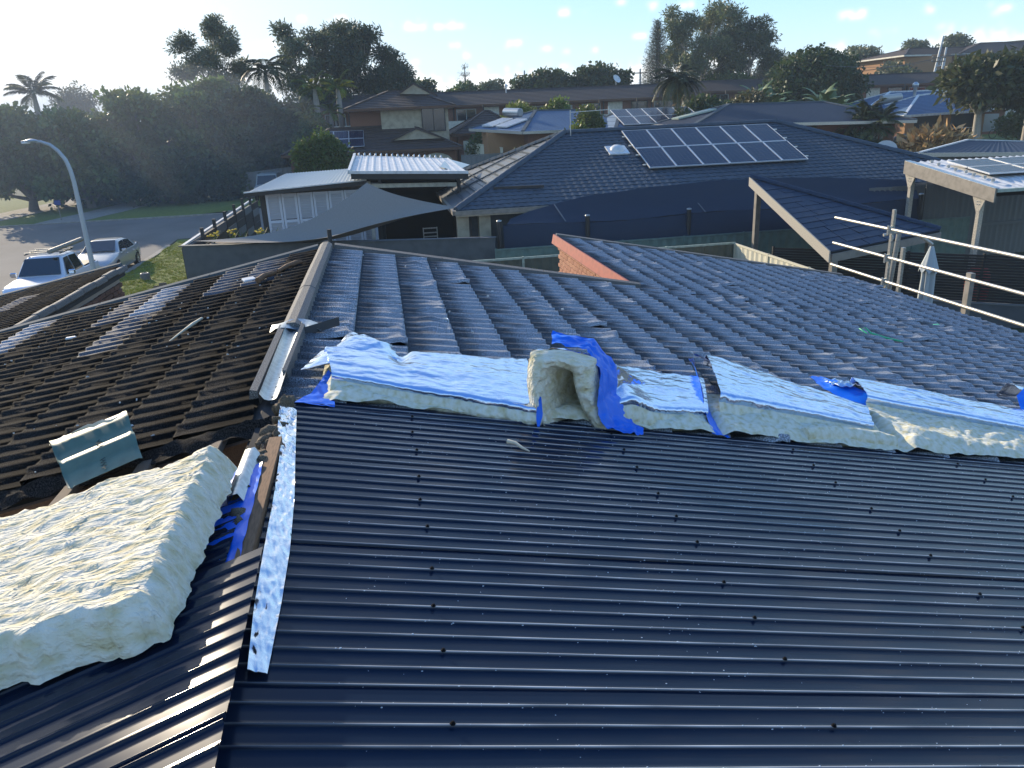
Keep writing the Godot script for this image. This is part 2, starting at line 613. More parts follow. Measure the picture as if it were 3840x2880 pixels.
	mat("louvre_white", Color(0.62, 0.66, 0.74), 0.5)
	mat("asphalt", Color(0.20, 0.185, 0.165), 0.9, {"tex": noise_tex(0.006, [[0.0, 0.72], [0.5, 0.9], [1.0, 1.0]], 71, 512, FastNoiseLite.TYPE_SIMPLEX_SMOOTH, 6), "scale": 0.06, "bump": height_tex(0.3, 72), "bs": 0.6})
	mat("concrete", Color(0.36, 0.33, 0.28), 0.9, {"tex": mottle, "scale": 0.3})
	mat("drive_red", Color(0.14, 0.10, 0.085), 0.9, {"tex": mottle, "scale": 0.3})
	mat("lawn", Color(0.17, 0.20, 0.032), 0.95, {"tex": noise_tex(0.02, [[0.0, Color(0.55, 0.55, 0.5)], [0.5, Color(0.85, 0.9, 0.8)], [1.0, Color(1, 1, 1)]], 75, 512, FastNoiseLite.TYPE_SIMPLEX_SMOOTH, 6), "scale": 0.25})
	mat("ground_green", Color(0.045, 0.060, 0.020), 0.98, {"tex": mottle, "scale": 0.08})
	mat("soil", Color(0.09, 0.06, 0.04), 0.95, {"tex": mottle, "scale": 0.5})
	mat("blade", Color(0.30, 0.34, 0.045), 0.8, {"back": Color(0.5, 0.5, 0.5)})
	mat("leaf", Color(1, 1, 1), 0.5, {"back": Color(0.8, 0.8, 0.8)})
	mat("bark", Color(0.21, 0.18, 0.15), 0.9, {"tex": grain, "scale": Vector3(1.5, 0.4, 1.5)})
	mat("bark_pale", Color(0.42, 0.39, 0.34), 0.85, {"tex": grain, "scale": Vector3(1.5, 0.4, 1.5)})
	mat("car_white", Color(0.60, 0.66, 0.76), 0.22, {"coat": 0.8})
	mat("car_silver", Color(0.42, 0.43, 0.44), 0.3, {"metal": 0.25, "coat": 0.9})
	mat("car_glass", Color(0.018, 0.024, 0.026), 0.05, {"spec": 0.8})
	mat("tyre", Color(0.02, 0.02, 0.02), 0.9)
	mat("alloy", Color(0.6, 0.6, 0.6), 0.3, {"metal": 0.8})
	mat("chrome", Color(0.75, 0.76, 0.78), 0.12, {"metal": 1.0})
	mat("lamp_lens", Color(0.75, 0.76, 0.76), 0.12, {"coat": 1.0})
	mat("tail_red", Color(0.4, 0.02, 0.02), 0.2)
	mat("lamp_steel", Color(0.42, 0.46, 0.50), 0.45, {"metal": 0.3})
	mat("window_dark", Color(0.02, 0.026, 0.034), 0.08, {"spec": 0.7})
	mat("window_pale", Color(0.30, 0.32, 0.31), 0.3)
	mat("canvas_cover", Color(0.40, 0.44, 0.45), 0.8, {"back": Color(0.15, 0.15, 0.15)})
	mat("pink_paint", Color(0.62, 0.055, 0.14), 0.45, {"tex": mottle, "scale": 0.7})
	mat("dead_frond", Color(0.40, 0.26, 0.12), 0.85, {"back": Color(0.3, 0.3, 0.3)})
	mat("yellow_paint", Color(0.6, 0.38, 0.03), 0.5)
	mat("bin_green", Color(0.02, 0.05, 0.03), 0.5)
	mat("red_glow_plastic", Color(0.65, 0.03, 0.02), 0.25)
	mat("blue_plastic", Color(0.02, 0.06, 0.25), 0.4)
	mat("dish_grey", Color(0.5, 0.49, 0.46), 0.5)
	mat("flower_yellow", Color(0.75, 0.50, 0.03), 0.7, {"back": Color(0.4, 0.4, 0.4)})
	mat("fence_cream", Color(0.60, 0.57, 0.44), 0.5)
	mat("fence_mint", Color(0.155, 0.235, 0.205), 0.5, {"tex": mottle, "scale": 0.4})
	mat("fence_olive", Color(0.095, 0.110, 0.085), 0.5, {"tex": mottle, "scale": 0.4})
	mat("fence_grey", Color(0.15, 0.16, 0.16), 0.5)
	mat("weathered", Color(0.50, 0.46, 0.39), 0.8, {"tex": noise_tex(0.03, [[0.0, 0.35], [0.5, 0.75], [1.0, 1.0]], 91), "scale": 3.0})
	mat("leaf_mid", Color(0.09, 0.15, 0.035), 0.6, {"back": Color(0.5, 0.5, 0.5)})
	mat("rusty", Color(0.12, 0.06, 0.035), 0.8)


func ground() -> void:
	var b := MB.new()
	b.grid(121, 121, func(u: float, w: float):
		var x: float = lerpf(-1, 1, u)
		var z: float = lerpf(-1, 1, w)
		x = signf(x) * (absf(x) * 60.0 + pow(absf(x), 5.0) * 600.0) + 10.0
		z = signf(z) * (absf(z) * 70.0 + pow(absf(z), 5.0) * 600.0) - 50.0
		return Vector3(x, gy(x, z) - 0.02, z))
	structure("ground", b, "ground_green")
	# the street beside the house and the one it meets
	b = MB.new()
	b.grid(20, 60, func(u: float, w: float):
		var x: float = lerpf(-34, -12.0, u)
		var z: float = lerpf(10, -57.0, w)
		return Vector3(x, gy(x, z) + 0.002 + 0.06 * sin(PI * u), z))
	structure("road", b, "asphalt")
	b = MB.new()
	b.grid(50, 12, func(u: float, w: float):
		var x: float = lerpf(-90, -34.0, u)
		var z: float = lerpf(-40, -57.0, w)
		return Vector3(x, gy(x, z) + 0.002, z))
	structure("road", b, "asphalt")
	b = MB.new()
	b.grid(30, 12, func(u: float, w: float):
		var x: float = lerpf(-12.0, 2.0, u)
		var z: float = lerpf(-47.5, -57.0, w)
		return Vector3(x, gy(x, z) + 0.002, z))
	structure("road", b, "asphalt")
	# kerbs
	b = MB.new()
	for i in 24:
		var z0 := 8.0 - i * 2.4
		if z0 < -44:
			break
		b.beam(Vector3(-11.86, gy(-11.86, z0) + 0.05, z0), Vector3(-11.86, gy(-11.86, z0 - 2.38) + 0.05, z0 - 2.38), 0.28, 0.13)
	for i in 40:
		var x0 := -90.0 + i * 2.4
		b.beam(Vector3(x0, gy(x0, -57.2) + 0.05, -57.2), Vector3(x0 + 2.38, gy(x0, -57.2) + 0.05, -57.2), 0.28, 0.13)
	structure("kerb", b, "concrete")
	# mown verge on this side, and the far verge
	b = MB.new()
	b.grid(16, 60, func(u: float, w: float):
		var x: float = lerpf(-11.74, -6.8, u)
		var z: float = lerpf(4, -46.5, w)
		return Vector3(x, gy(x, z) + 0.10 + 0.05 * sin(x * 3.1) * sin(z * 1.7), z))
	structure("verge", b, "lawn")
	b = MB.new()
	b.grid(80, 24, func(u: float, w: float):
		var x: float = lerpf(-90, 3.0, u)
		var z: float = lerpf(-57.35, -80, w)
		return Vector3(x, gy(x, z) + 0.10, z))
	structure("verge", b, "lawn")
	# driveways crossing the far verge
	for d in [[-29.5, 3.6], [-22.0, 3.2], [-8.5, 4.0]]:
		b = MB.new()
		b.grid(6, 20, func(u: float, w: float):
			var x: float = d[0] + lerpf(-0.5, 0.5, u) * d[1]
			var z: float = lerpf(-57.3, -74, w)
			return Vector3(x - 0.25 * (z + 57), gy(x, z) + 0.115, z))
		structure("driveway", b, "concrete")
	# lawn and drive before the blue roofed house
	b = MB.new()
	b.grid(40, 30, func(u: float, w: float):
		var x: float = lerpf(22, 75, u)
		var z: float = lerpf(-36, -72, w)
		return Vector3(x, gy(x, z) + 0.05, z))
	structure("garden_lawn", b, "lawn")
	b = MB.new()
	b.grid(10, 20, func(u: float, w: float):
		var x: float = lerpf(42.0, 49.5, u) - 0.0
		var z: float = lerpf(-59.5, -40, w)
		return Vector3(x + (z + 59.5) * 0.25, gy(x, z) + 0.10, z))
	structure("driveway", b, "drive_red")
	# grass tufts on the verge
	var places := []
	var tints := []
	for i in 9000:
		var x := rnd(-11.7, -7.0)
		var z := rnd(-30.0, -46.0) if i % 4 else rnd(-26, -33)
		var s := rnd(0.5, 1.25)
		places.append(Transform3D(Basis(Vector3.UP, rnd(0, TAU)).scaled(Vector3(s, s * rnd(0.6, 1.2), s)), Vector3(x, gy(x, z) + 0.09 + 0.05 * sin(x * 3.1) * sin(z * 1.7), z)))
	for i in 40:
		var k := rnd(0.75, 1.15)
		tints.append(Color(k * rnd(0.9, 1.3), k, k * 0.9))
	var t := MB.new()
	for i in 7:
		var a := TAU * i / 7.0 + 0.3
		var o := Vector3(cos(a), 0, sin(a))
		var s := Vector3(-sin(a), 0, cos(a)) * 0.012
		var h := 0.05 + 0.02 * (i % 3)
		t.tri(o * 0.03 - s, o * 0.03 + s, o * 0.10 + Vector3.UP * h)
	scatter("grass", t.mesh(), "blade", self, places, tints)


# one pressed-metal tile panel: x down the slope, y up, z along the ridge; eight ribs
func tile_panel(seed_: int, dent: float) -> ArrayMesh:
	var b := MB.new()
	var prof := [0.0, 0.10, 0.13, 0.155, 0.175, 0.215, 0.225]
	var hgt := [0.0, 0.001, 0.019, 0.026, 0.018, 0.003, 0.0]
	var L := 1.46
	var ribs := 8
	var pitch := L / ribs
	var zs := []
	var hs := []
	for r in ribs:
		for k in 6:
			zs.append(pitch * (r + prof[k] / 0.225))
			hs.append(hgt[k])
	zs.append(L)
	hs.append(0.0)
	var n2 := zs.size()
	var us := [0.0, 0.3, 0.6, 0.85, 0.955, 0.985, 1.0]
	b.grid(us.size(), n2, func(u: float, w: float):
		var j := roundi(w * (n2 - 1))
		var i := roundi(u * (us.size() - 1))
		var x: float = us[i] * 0.432
		var z: float = zs[j]
		var y: float = 0.002 + 0.028 * us[i] + hs[j]
		var k := smoothstep(0.25, 1.0, us[i])
		var d := nz.get_noise_3d(z * 2.2 + seed_ * 9.1, x * 3.0, seed_ * 3.7)
		y += dent * k * maxf(0.0, d - 0.12) * 0.07 + 0.0035 * nz.get_noise_2d(z * 9.0 + seed_, x * 6.0)
		z += dent * k * 0.07 * nz.get_noise_2d(z * 1.9 + seed_ * 5.0, 7.0) * smoothstep(0.0, 0.3, absf(d))
		z = clampf(z, 0.0, L)
		if i == us.size() - 1:
			x -= 0.004
			y -= 0.032
		return Vector3(x, y, z), false, func(u: float, w: float):
			var i := roundi(u * (us.size() - 1))
			var j := roundi(w * (n2 - 1))
			var worn := 0.25 + 0.95 * smoothstep(0.15, 0.8, us[i] + 0.45 * nz.get_noise_2d(zs[j] * 6.0 + seed_ * 2.0, us[i] * 3.0))
			worn *= 0.85 + 0.4 * (hs[j] / 0.026) * us[i] + 0.15 * nz.get_noise_1d(zs[j] * 31.0 + seed_)
			return Color(worn, worn, worn))
	return b.mesh()


func tile_slope(deck: Node3D, x0: float, z0: float, courses: int, cols: int, zscale: float, dir: float, m: String, meshes: Array, pale := {}) -> void:
	for i in courses:
		for j in cols:
			var x := x0 + dir * (0.402 * i)
			var z := z0 + 1.46 * zscale * j
			var e := Vector3(dir * CS, -SN, 0)
			var up := Vector3(dir * SN, CS, 0)
			var p := onr(x, z, 0.012) if dir > 0 else onl(x, z + 1.46 * zscale, 0.012)
			var bz := Vector3(0, 0, 1) if dir > 0 else Vector3(0, 0, -1)
			var mm: String = pale.get(Vector2i(i, j), m)
			share("roof_tile", meshes[rng.randi() % meshes.size()], mm, deck, Transform3D(Basis(e, up, bz * zscale), p))


func brick_wall(parent: Node3D, a: Vector3, along: Vector3, out: Vector3, length: float, height_at: Callable, m: String, rough: float) -> void:
	# bricks from a upwards, cut under height_at(distance along)
	var meshes := []
	for k in 5:
		var b := MB.new()
		b.cbox(Vector3(0, 0, rnd(-0.002, 0.004) * rough), Vector3(0.228, 0.074, 0.05), 0.005, Basis(Vector3(0, 0, 1), rnd(-0.01, 0.01) * rough))
		var tone := rnd(0.72, 1.12)
		for q in b.c.size():
			b.c[q] = Color(tone * rnd(0.95, 1.05), tone * rnd(0.9, 1.0), tone * 0.95)
		meshes.append(b.mesh())
	var bas := Basis(along, Vector3.UP, out)
	var row := 0
	var y := 0.043
	while y < 3.0:
		var s := 0.12 if row % 2 else 0.0
		while s < length:
			if s + 0.12 <= length and y + 0.04 < height_at.call(s + 0.12) and y + 0.04 < height_at.call(maxf(s - 0.1, 0)):
				share("brick", meshes[rng.randi() % 5], m, parent, Transform3D(bas, a + along * s + Vector3.UP * y + out * rnd(0.0, 0.004) * rough))
			s += 0.24
		y += 0.086
		row += 1


func our_roof() -> void:
	var h := thing("old_roof_house", "single storey house under repair, its low gabled roof clad in worn grey metal tiles", "house", Vector3(XR, 0, -5))
	var panels := []
	for k in 10:
		panels.append(tile_panel(k, 0.25 if k < 5 else (0.9 if k < 8 else 1.6)))
	var calm := []
	for k in 5:
		calm.append(tile_panel(20 + k, 0.35))
	# decks under the tiles
	var b := MB.new()
	var deck := func(x0: float, x1: float, z0: float, z1: float, right: bool, mm: MB):
		var q := []
		for lift in [-0.16, -0.005]:
			for k in [[x0, z0], [x1, z0], [x1, z1], [x0, z1]]:
				q.append(onr(k[0], k[1], lift) if right else onl(k[0], k[1], lift))
		mm.hexa(q)
	deck.call(XR, 9.75, -10.2, 3.0, true, b)
	var right := put("roof_slope", b, "sarking_dark", h)
	tile_slope(right, XR + 0.03, -10.15, 26, 4, 1.0, 1.0, "tile_grey", panels)
	b = MB.new()
	deck.call(3.36, 9.75, -15.35, -10.2, true, b)
	var wing := put("roof_slope", b, "sarking_dark", h)
	tile_slope(wing, 3.40, -15.3, 16, 4, 0.885, 1.0, "tile_grey", panels)
	b = MB.new()
	deck.call(-6.4, XR, -10.2, -4.05, false, b)
	var left := put("roof_slope", b, "sarking_dark", h)
	tile_slope(left, XR - 0.03, -10.15, 14, 4, 1.04, -1.0, "tile_dark", calm, {Vector2i(2, 0): "tile_pale", Vector2i(4, 1): "tile_pale", Vector2i(4, 0): "tile_grey", Vector2i(1, 0): "tile_pale", Vector2i(5, 0): "tile_pale", Vector2i(8, 0): "tile_grey"})
	b = MB.new()
	deck.call(-11.0, -4.95, -15.35, -10.2, false, b)
	var lwing := put("roof_slope", b, "sarking_dark", h)
	tile_slope(lwing, -4.98, -15.3, 12, 4, 0.885, -1.0, "tile_dark", calm, {Vector2i(2, 1): "tile_pale", Vector2i(5, 2): "tile_grey"})
	# ridge caps that are still on
	for k in 3:
		b = MB.new()
		var z0 := -10.22 + 1.43 * k
		var f := func(x: float, y: float, z: float): return Vector3(XR + x, YR + y, z)
		var pr := [Vector2(-0.085, 0.0), Vector2(-0.075, 0.062), Vector2(-0.03, 0.092), Vector2(0.03, 0.092), Vector2(0.075, 0.062), Vector2(0.085, 0.0)]
		var up := 0.004 * (k % 2)
		for i in 5:
			b.quad_out(f.call(pr[i].x, pr[i].y + up, z0), f.call(pr[i + 1].x, pr[i + 1].y + up, z0), f.call(pr[i + 1].x, pr[i + 1].y + up, z0 + 1.45), f.call(pr[i].x, pr[i].y + up, z0 + 1.45), Vector3(XR, YR, z0 + 0.7))
		for z in [z0, z0 + 1.45]:
			for i in range(1, 5):
				b.tri_out(f.call(pr[0].x, pr[0].y + up, z), f.call(pr[i].x, pr[i].y + up, z), f.call(pr[i + 1].x, pr[i + 1].y + up, z), Vector3(XR, YR, z0 + 0.7))
		put("ridge_cap", b, "ridge_grit", h)
	# where the cap is gone: two upstands and the metal tray between them
	b = MB.new()
	b.hexa([Vector3(XR - 0.10, 4.46, -5.9), Vector3(XR - 0.035, 4.48, -5.9), Vector3(XR - 0.03, 4.49, -4.38), Vector3(XR - 0.10, 4.46, -4.38), Vector3(XR - 0.085, 4.585, -5.9), Vector3(XR - 0.045, 4.575, -5.9), Vector3(XR - 0.04, 4.57, -4.38), Vector3(XR - 0.08, 4.58, -4.38)])
	put("tile_upstand", b, "ridge_grit", h)
	b = MB.new()
	b.hexa([Vector3(XR + 0.07, 4.46, -5.9), Vector3(XR + 0.11, 4.45, -5.9), Vector3(XR + 0.10, 4.45, -4.72), Vector3(XR + 0.06, 4.46, -4.72), Vector3(XR + 0.075, 4.585, -5.9), Vector3(XR + 0.10, 4.575, -5.9), Vector3(XR + 0.09, 4.575, -4.72), Vector3(XR + 0.065, 4.58, -4.72)])
	put("tile_upstand", b, "ridge_grit", h)
	b = MB.new()
	b.sheet(6, 8, func(u: float, w: float):
		var x := XR - 0.04 + 0.115 * u
		var y := 4.535 + 0.045 * pow(absf(u - 0.5) * 2.0, 3.0) - 0.008 * w
		return Vector3(x + 0.02 * w, y, lerpf(-6.0, -4.32, w)), Vector3(0, -0.003, 0))
	put("ridge_tray", b, "galvanised", h)
	b = MB.new()
	b.sheet(9, 3, func(u: float, w: float):
		return Vector3(XR - 0.16 + 0.38 * u, 4.60 - 0.02 * w - 0.10 * absf(u - 0.4) + 0.025 * sin(u * 9.0) * w, -6.02 + 0.16 * w + 0.05 * sin(u * 7.0)), Vector3(0, -0.003, 0))
	put("torn_flashing", b, "galvanised", h)
	b = MB.new()
	b.sheet(5, 3, func(u: float, w: float):
		return Vector3(XR + 0.06 + 0.30 * u, 4.50 + 0.045 * u + 0.06 * (1 - w), -5.82 - 0.10 * u + 0.02 * w), Vector3(0, -0.003, 0))
	put("torn_flashing", b, "charcoal", h)
	# barge caps along the gable
	for s in [[-0.05, -5.0, false], [-0.05, -9.2, false], [0.05, 3.32, true]]:
		pass
	var bl := func(x0: float, x1: float, zz: float, rt: bool, mm: String):
		var q := MB.new()
		var f := func(x: float, u: float, z: float): return onr(x, z, u) if rt else onl(x, z, u)
		q.hexa([f.call(x0, -0.10, zz - 0.04), f.call(x1, -0.10, zz - 0.04), f.call(x1, -0.10, zz + 0.07), f.call(x0, -0.10, zz + 0.07), f.call(x0, 0.085, zz - 0.04), f.call(x1, 0.085, zz - 0.04), f.call(x1, 0.075, zz + 0.06), f.call(x0, 0.075, zz + 0.06)])
		put("barge_cap", q, mm, h)
	for k in 3:
		bl.call(XR + 0.09 + 1.37 * k, XR + 0.085 + 1.37 * (k + 1), -10.22 - 0.003 * (k % 2), true, "ridge_grit")
		bl.call(XR - 0.09 - 1.38 * k, XR - 0.085 - 1.38 * (k + 1), -10.22 - 0.003 * (k % 2), false, "cap_pale")
	bl.call(XR - 0.09 - 4.14, -6.4, -10.225, false, "cap_pale")
	for k in 4:
		bl.call(3.36 + 1.6 * k, 3.355 + 1.6 * (k + 1), -15.37 - 0.003 * (k % 2), true, "ridge_grit")
	bl.call(-4.95, -8.0, -15.37, false, "cap_pale")
	bl.call(-8.0, -11.0, -15.373, false, "cap_pale")
	# the step in the roof: a brick wall under a painted barge board (sunny side)
	b = MB.new()
	b.hexa([onr(3.31, -15.42, -0.13), onr(3.345, -15.42, -0.13), onr(3.345, -10.2, -0.13), onr(3.31, -10.2, -0.13), onr(3.31, -15.42, 0.055), onr(3.345, -15.42, 0.055), onr(3.345, -10.2, 0.055), onr(3.31, -10.2, 0.055)])
	put("barge_board", b, "red_paint", h)
	b = MB.new()
	b.box(Vector3(3.52, 2.25, -12.8), Vector3(0.14, 2.44, 5.0))
	var w1 := put("brick_wall", b, "joint", h)
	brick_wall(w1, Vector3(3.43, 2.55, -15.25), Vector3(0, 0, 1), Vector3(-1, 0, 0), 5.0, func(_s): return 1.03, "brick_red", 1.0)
	# the other step, old bricks in shade, with a weathered verge on top
	b = MB.new()
	b.box(Vector3(-5.10, 2.2, -12.8), Vector3(0.14, 2.5, 5.0))
	var w2 := put("brick_wall", b, "joint", h)
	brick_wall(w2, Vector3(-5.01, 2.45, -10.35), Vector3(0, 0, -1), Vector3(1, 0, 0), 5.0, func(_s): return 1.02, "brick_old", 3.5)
	for k in 9:
		b = MB.new()
		var za := -15.42 + 0.58 * k
		b.cbox(onl(-4.93, za + 0.29, -0.02) + Vector3(0, rnd(-0.012, 0.012), 0), Vector3(0.11, 0.10, 0.57), 0.015, Basis(Vector3(0, 0, 1), 0.2 + rnd(-0.04, 0.04)))
		put("verge_mortar", b, "ridge_grit", h)
	# gutter and fascia along the eave
	b = MB.new()
	var gp := [Vector2(0, 0), Vector2(0.115, 0), Vector2(0.115, 0.095), Vector2(0.085, 0.105), Vector2(0.085, 0.09), Vector2(0.10, 0.085), Vector2(0.10, 0.012), Vector2(0.012, 0.012), Vector2(0.012, 0.08), Vector2(0, 0.08)]
	for i in gp.size():
		var p: Vector2 = gp[i]
		var q: Vector2 = gp[(i + 1) % gp.size()]
		b.quad(Vector3(9.74 + p.x, 2.26 + p.y, -15.45), Vector3(9.74 + q.x, 2.26 + q.y, -15.45), Vector3(9.74 + q.x, 2.26 + q.y, 2.0), Vector3(9.74 + p.x, 2.26 + p.y, 2.0))
	put("gutter", b, "cream_paint", h)
	for k in 9:
		b = MB.new()
		b.box(Vector3(9.80, 2.355, -15.0 + k * 1.2), Vector3(0.13, 0.006, 0.025))
		put("gutter_strap", b, "cream_paint", h)
	b = MB.new()
	b.box(Vector3(9.715, 2.27, -6.7), Vector3(0.03, 0.2, 17.4))
	put("fascia", b, "cream_paint", h)
	# walls under the roof
	b = MB.new()
	b.box(Vector3(9.2, 1.05, -6.9), Vector3(0.22, 2.3, 16.3))
	b.box(Vector3(1.5, 1.3, -10.05), Vector3(11.0, 2.3, 0.22))
	b.box(Vector3(6.4, 1.15, -15.1), Vector3(5.4, 2.25, 0.22))
	b.box(Vector3(-7.5, 1.15, -15.1), Vector3(4.9, 2.25, 0.22))
	put("wall", b, "brick_far", h)


# a strip of ribbed sheet: rib pitch 76 mm; base(s, t) gives the point s metres along the ribs and t metres across, h the rib height
func ribbed(b: MB, nrib: int, nu: int, base: Callable, up: Vector3, wob := 0.0, crest_glint := 0.0) -> void:  # last argument: strength of the glint painted on the crests
	var px := [0.0, 0.3, 0.6, 0.82, 0.848, 0.866, 0.892, 0.928, 0.950, 0.970]
	var py := [0.0, 0.0002, 0.0002, 0.0004, 0.0068, 0.0094, 0.0108, 0.0112, 0.0102, 0.0060]
	var k := px.size()
	var nv := nrib * k + 1
	b.grid(nu, nv, func(u: float, w: float):
		var j := roundi(w * (nv - 1))
		var r := j / k
		var t: float = (r + px[j % k]) * 0.081
		var y: float = py[j % k]
		var p: Vector3 = base.call(u, t)
		if wob > 0.0:
			y += wob * nz.get_noise_2d(p.x * 1.3, p.z * 2.0 + r * 3.0)
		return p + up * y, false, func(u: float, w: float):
			# glint of sun and sky painted as pale colour on the wet crests
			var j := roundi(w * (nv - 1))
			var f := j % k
			var film := 0.0  # share of painted glint in this vertex colour
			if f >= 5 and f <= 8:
				film = crest_glint * (0.55 + 0.45 * nz.get_noise_2d(u * 60.0, float(j / k) * 3.7)) * (0.6 if f == 5 or f == 8 else 1.0)
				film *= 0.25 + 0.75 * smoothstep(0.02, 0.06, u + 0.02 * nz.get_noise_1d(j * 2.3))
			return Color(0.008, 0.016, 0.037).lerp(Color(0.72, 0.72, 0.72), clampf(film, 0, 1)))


func new_sheets() -> void:
	var h := thing("new_steel_roofing", "dark navy ribbed steel roofing sheets, wet, newly fixed on the slope below the insulation", "roofing", Vector3(2, 4.0, -2))
	var up := Vector3(SN, CS, 0)
	var screw := MB.new()
	screw.lathe([Vector2(0.009, 0.0), Vector2(0.009, 0.002), Vector2(0.0055, 0.003), Vector2(0.0055, 0.0075), Vector2(0.0001, 0.008)], Vector3.ZERO, 6)
	var sm := screw.mesh()
	var drops := []
	for k in 7:
		var b := MB.new()
		var z0 := -4.33 + 0.81 * k
		var lift := 0.052 + 0.0018 * (k % 2)
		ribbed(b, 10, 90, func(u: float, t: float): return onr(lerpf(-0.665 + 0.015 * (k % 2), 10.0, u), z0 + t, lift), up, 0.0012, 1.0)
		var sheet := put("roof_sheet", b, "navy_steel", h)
		for x in [0.03, 1.23, 2.43, 3.63, 4.83]:
			for r in [1, 4, 7]:
				var z: float = z0 + (r + 0.91) * 0.081
				if z > 0.3:
					continue
				share("screw", sm, "black_rubber", sheet, Transform3D(Basis(Vector3.UP.cross(up).normalized(), Vector3.UP.angle_to(up)), onr(x + rnd(-0.012, 0.012), z, lift + 0.0112)))
		# dewdrops along the ribs
		for i in 1500:
			var x := -0.3 + 4.6 * pow(rng.randf(), 0.8)
			var wet := nz.get_noise_2d(x * 1.1 + 40.0, z0 * 1.3) + 0.25 * x / 3.0
			if z0 > 0.0 or wet < rnd(-0.35, 0.35):
				continue
			var r := rng.randi() % 10
			var f := rnd(0.82, 1.0) if rng.randf() < 0.8 else rnd(0.0, 1.0)
			var y := 0.0002 if f < 0.82 else (remap(f, 0.82, 0.87, 0.001, 0.0098) if f < 0.87 else (0.0110 if f < 0.95 else remap(f, 0.95, 1.0, 0.0100, 0.0)))
			var s := rnd(0.6, 1.0) * rnd(0.5, 1.5) * 0.0019
			drops.append(Transform3D(Basis().scaled(Vector3(s * rnd(1.0, 1.8), s * 0.8, s)), onr(x, z0 + (r + f) * 0.081, lift + y - 0.0005)))
	var d := SphereMesh.new()
	d.radius = 1.0
	d.height = 2.0
	d.radial_segments = 8
	d.rings = 4
	var o := scatter("water_drops", d, "water", self, drops)
	tag(o, "small dewdrops beaded along the ribs of the navy roofing sheets", "water drops")


func ridged(x: float, y: float) -> float:
	return 1.0 - absf(nz.get_noise_2d(x, y)) * 2.6


# foil folded back over its wool: nl, nr the near corners, fl, fr the far ones (x, z on the roof), hl, hr how high its near edge stands
func flap(o: Node3D, nl: Vector2, nr: Vector2, fl: Vector2, fr: Vector2, hl: float, hr: float, seed_: float, bump = null, wool_to := 0.10) -> void:
	var f := func(u: float, w: float) -> Vector3:
		var a := nl.lerp(nr, u)
		var c := fl.lerp(fr, u)
		var h := lerpf(hl, hr, u)
		var edge := 0.02 * nz.get_noise_2d(u * 9.0 + seed_, 3.0) + 0.012 * nz.get_noise_2d(u * 31.0 + seed_, 9.0)
		var far := 0.05 * nz.get_noise_2d(u * 7.0 + seed_ * 2.0, 13.0)
		var y: float
		var q: Vector2
		if w < 0.09:   # the rounded near edge
			var t := w / 0.09
			q = a.lerp(c, 0.03 * t + edge * (1 - t) * 0.6)
			y = h * (0.74 + 0.26 * sin(t * PI * 0.5))
			q = q + (a - c).normalized() * 0.016 * sin(t * PI)
		else:
			var t := (w - 0.09) / 0.91
			q = a.lerp(c, 0.03 + (0.97 + far) * t)
			y = h * (1.0 + 0.10 * t - 0.55 * smoothstep(0.86, 1.0, t)) + 0.010 * sin(t * PI)
		var len := nl.distance_to(nr)
		var wr := 0.007 * ridged(u * len * 0.9 + seed_, w * 3.0 + 0.5 * nz.get_noise_2d(u * len * 1.5, seed_)) + 0.003 * ridged(u * len * 3.0 + 3.0 + seed_, w * 5.0)
		wr += 0.012 * nz.get_noise_2d(u * len * 1.3 + seed_ * 3.0, w * 0.8)
		y += wr * (0.35 + 0.65 * smoothstep(0.0, 0.3, w))
		if bump != null:
			y += bump.call(q)
		return onr(q.x, q.y, maxf(y, 0.02) + 0.02)
	var b := MB.new()
	b.sheet(90, 44, f, Vector3(0, -0.004, 0))
	put("foil_face", b, "foil", o)
	# the wool showing under the near edge
	b = MB.new()
	b.grid(80, 12, func(u: float, w: float):
		var top: Vector3 = f.call(u, 0.0)
		var a := nl.lerp(nr, u)
		var t: float = w
		var lump := 0.016 * nz.get_noise_2d(u * nl.distance_to(nr) * 6.0 + seed_, 5.0) + 0.008 * nz.get_noise_2d(u * 40.0, w * 3.0 + seed_)
		var base := onr(a.x, a.y + 0.012 + lump, 0.025)
		var p := top.lerp(base, t)
		return p + Vector3(0, -0.004, 0.040 * sin(t * PI) + lump * sin(t * PI)), true)
	put("wool_edge", b, "wool_soft", o)


func wool_bed(o: Node3D, x0: float, x1: float, seed_: float, hgt: float) -> void:
	var b := MB.new()
	b.grid(int((x1 - x0) * 60.0) + 8, 26, func(u: float, w: float):
		var x: float = lerpf(x0, x1, u)
		var z: float = lerpf(-4.322, -5.0, w)
		var y := hgt * (0.55 + 0.45 * sin(clampf(w * 1.4, 0, 1) * PI * 0.5))
		y += 0.030 * nz.get_noise_2d(x * 1.6 + seed_, z * 2.0) + 0.04 * absf(nz.get_noise_2d(x * 2.4 + seed_, z * 3.0 + 4.0)) + 0.003 * nz.get_noise_2d(x * 15.0, z * 15.0)
		y -= 0.02 * (1.0 - smoothstep(0.0, 0.10, w))
		var e := minf(u, 1.0 - u) * (x1 - x0)
		y *= 0.35 + 0.65 * smoothstep(0.0, 0.10, e)
		return onr(x, z, maxf(y + 0.035, 0.06)))
	put("wool", b, "wool_soft", o)


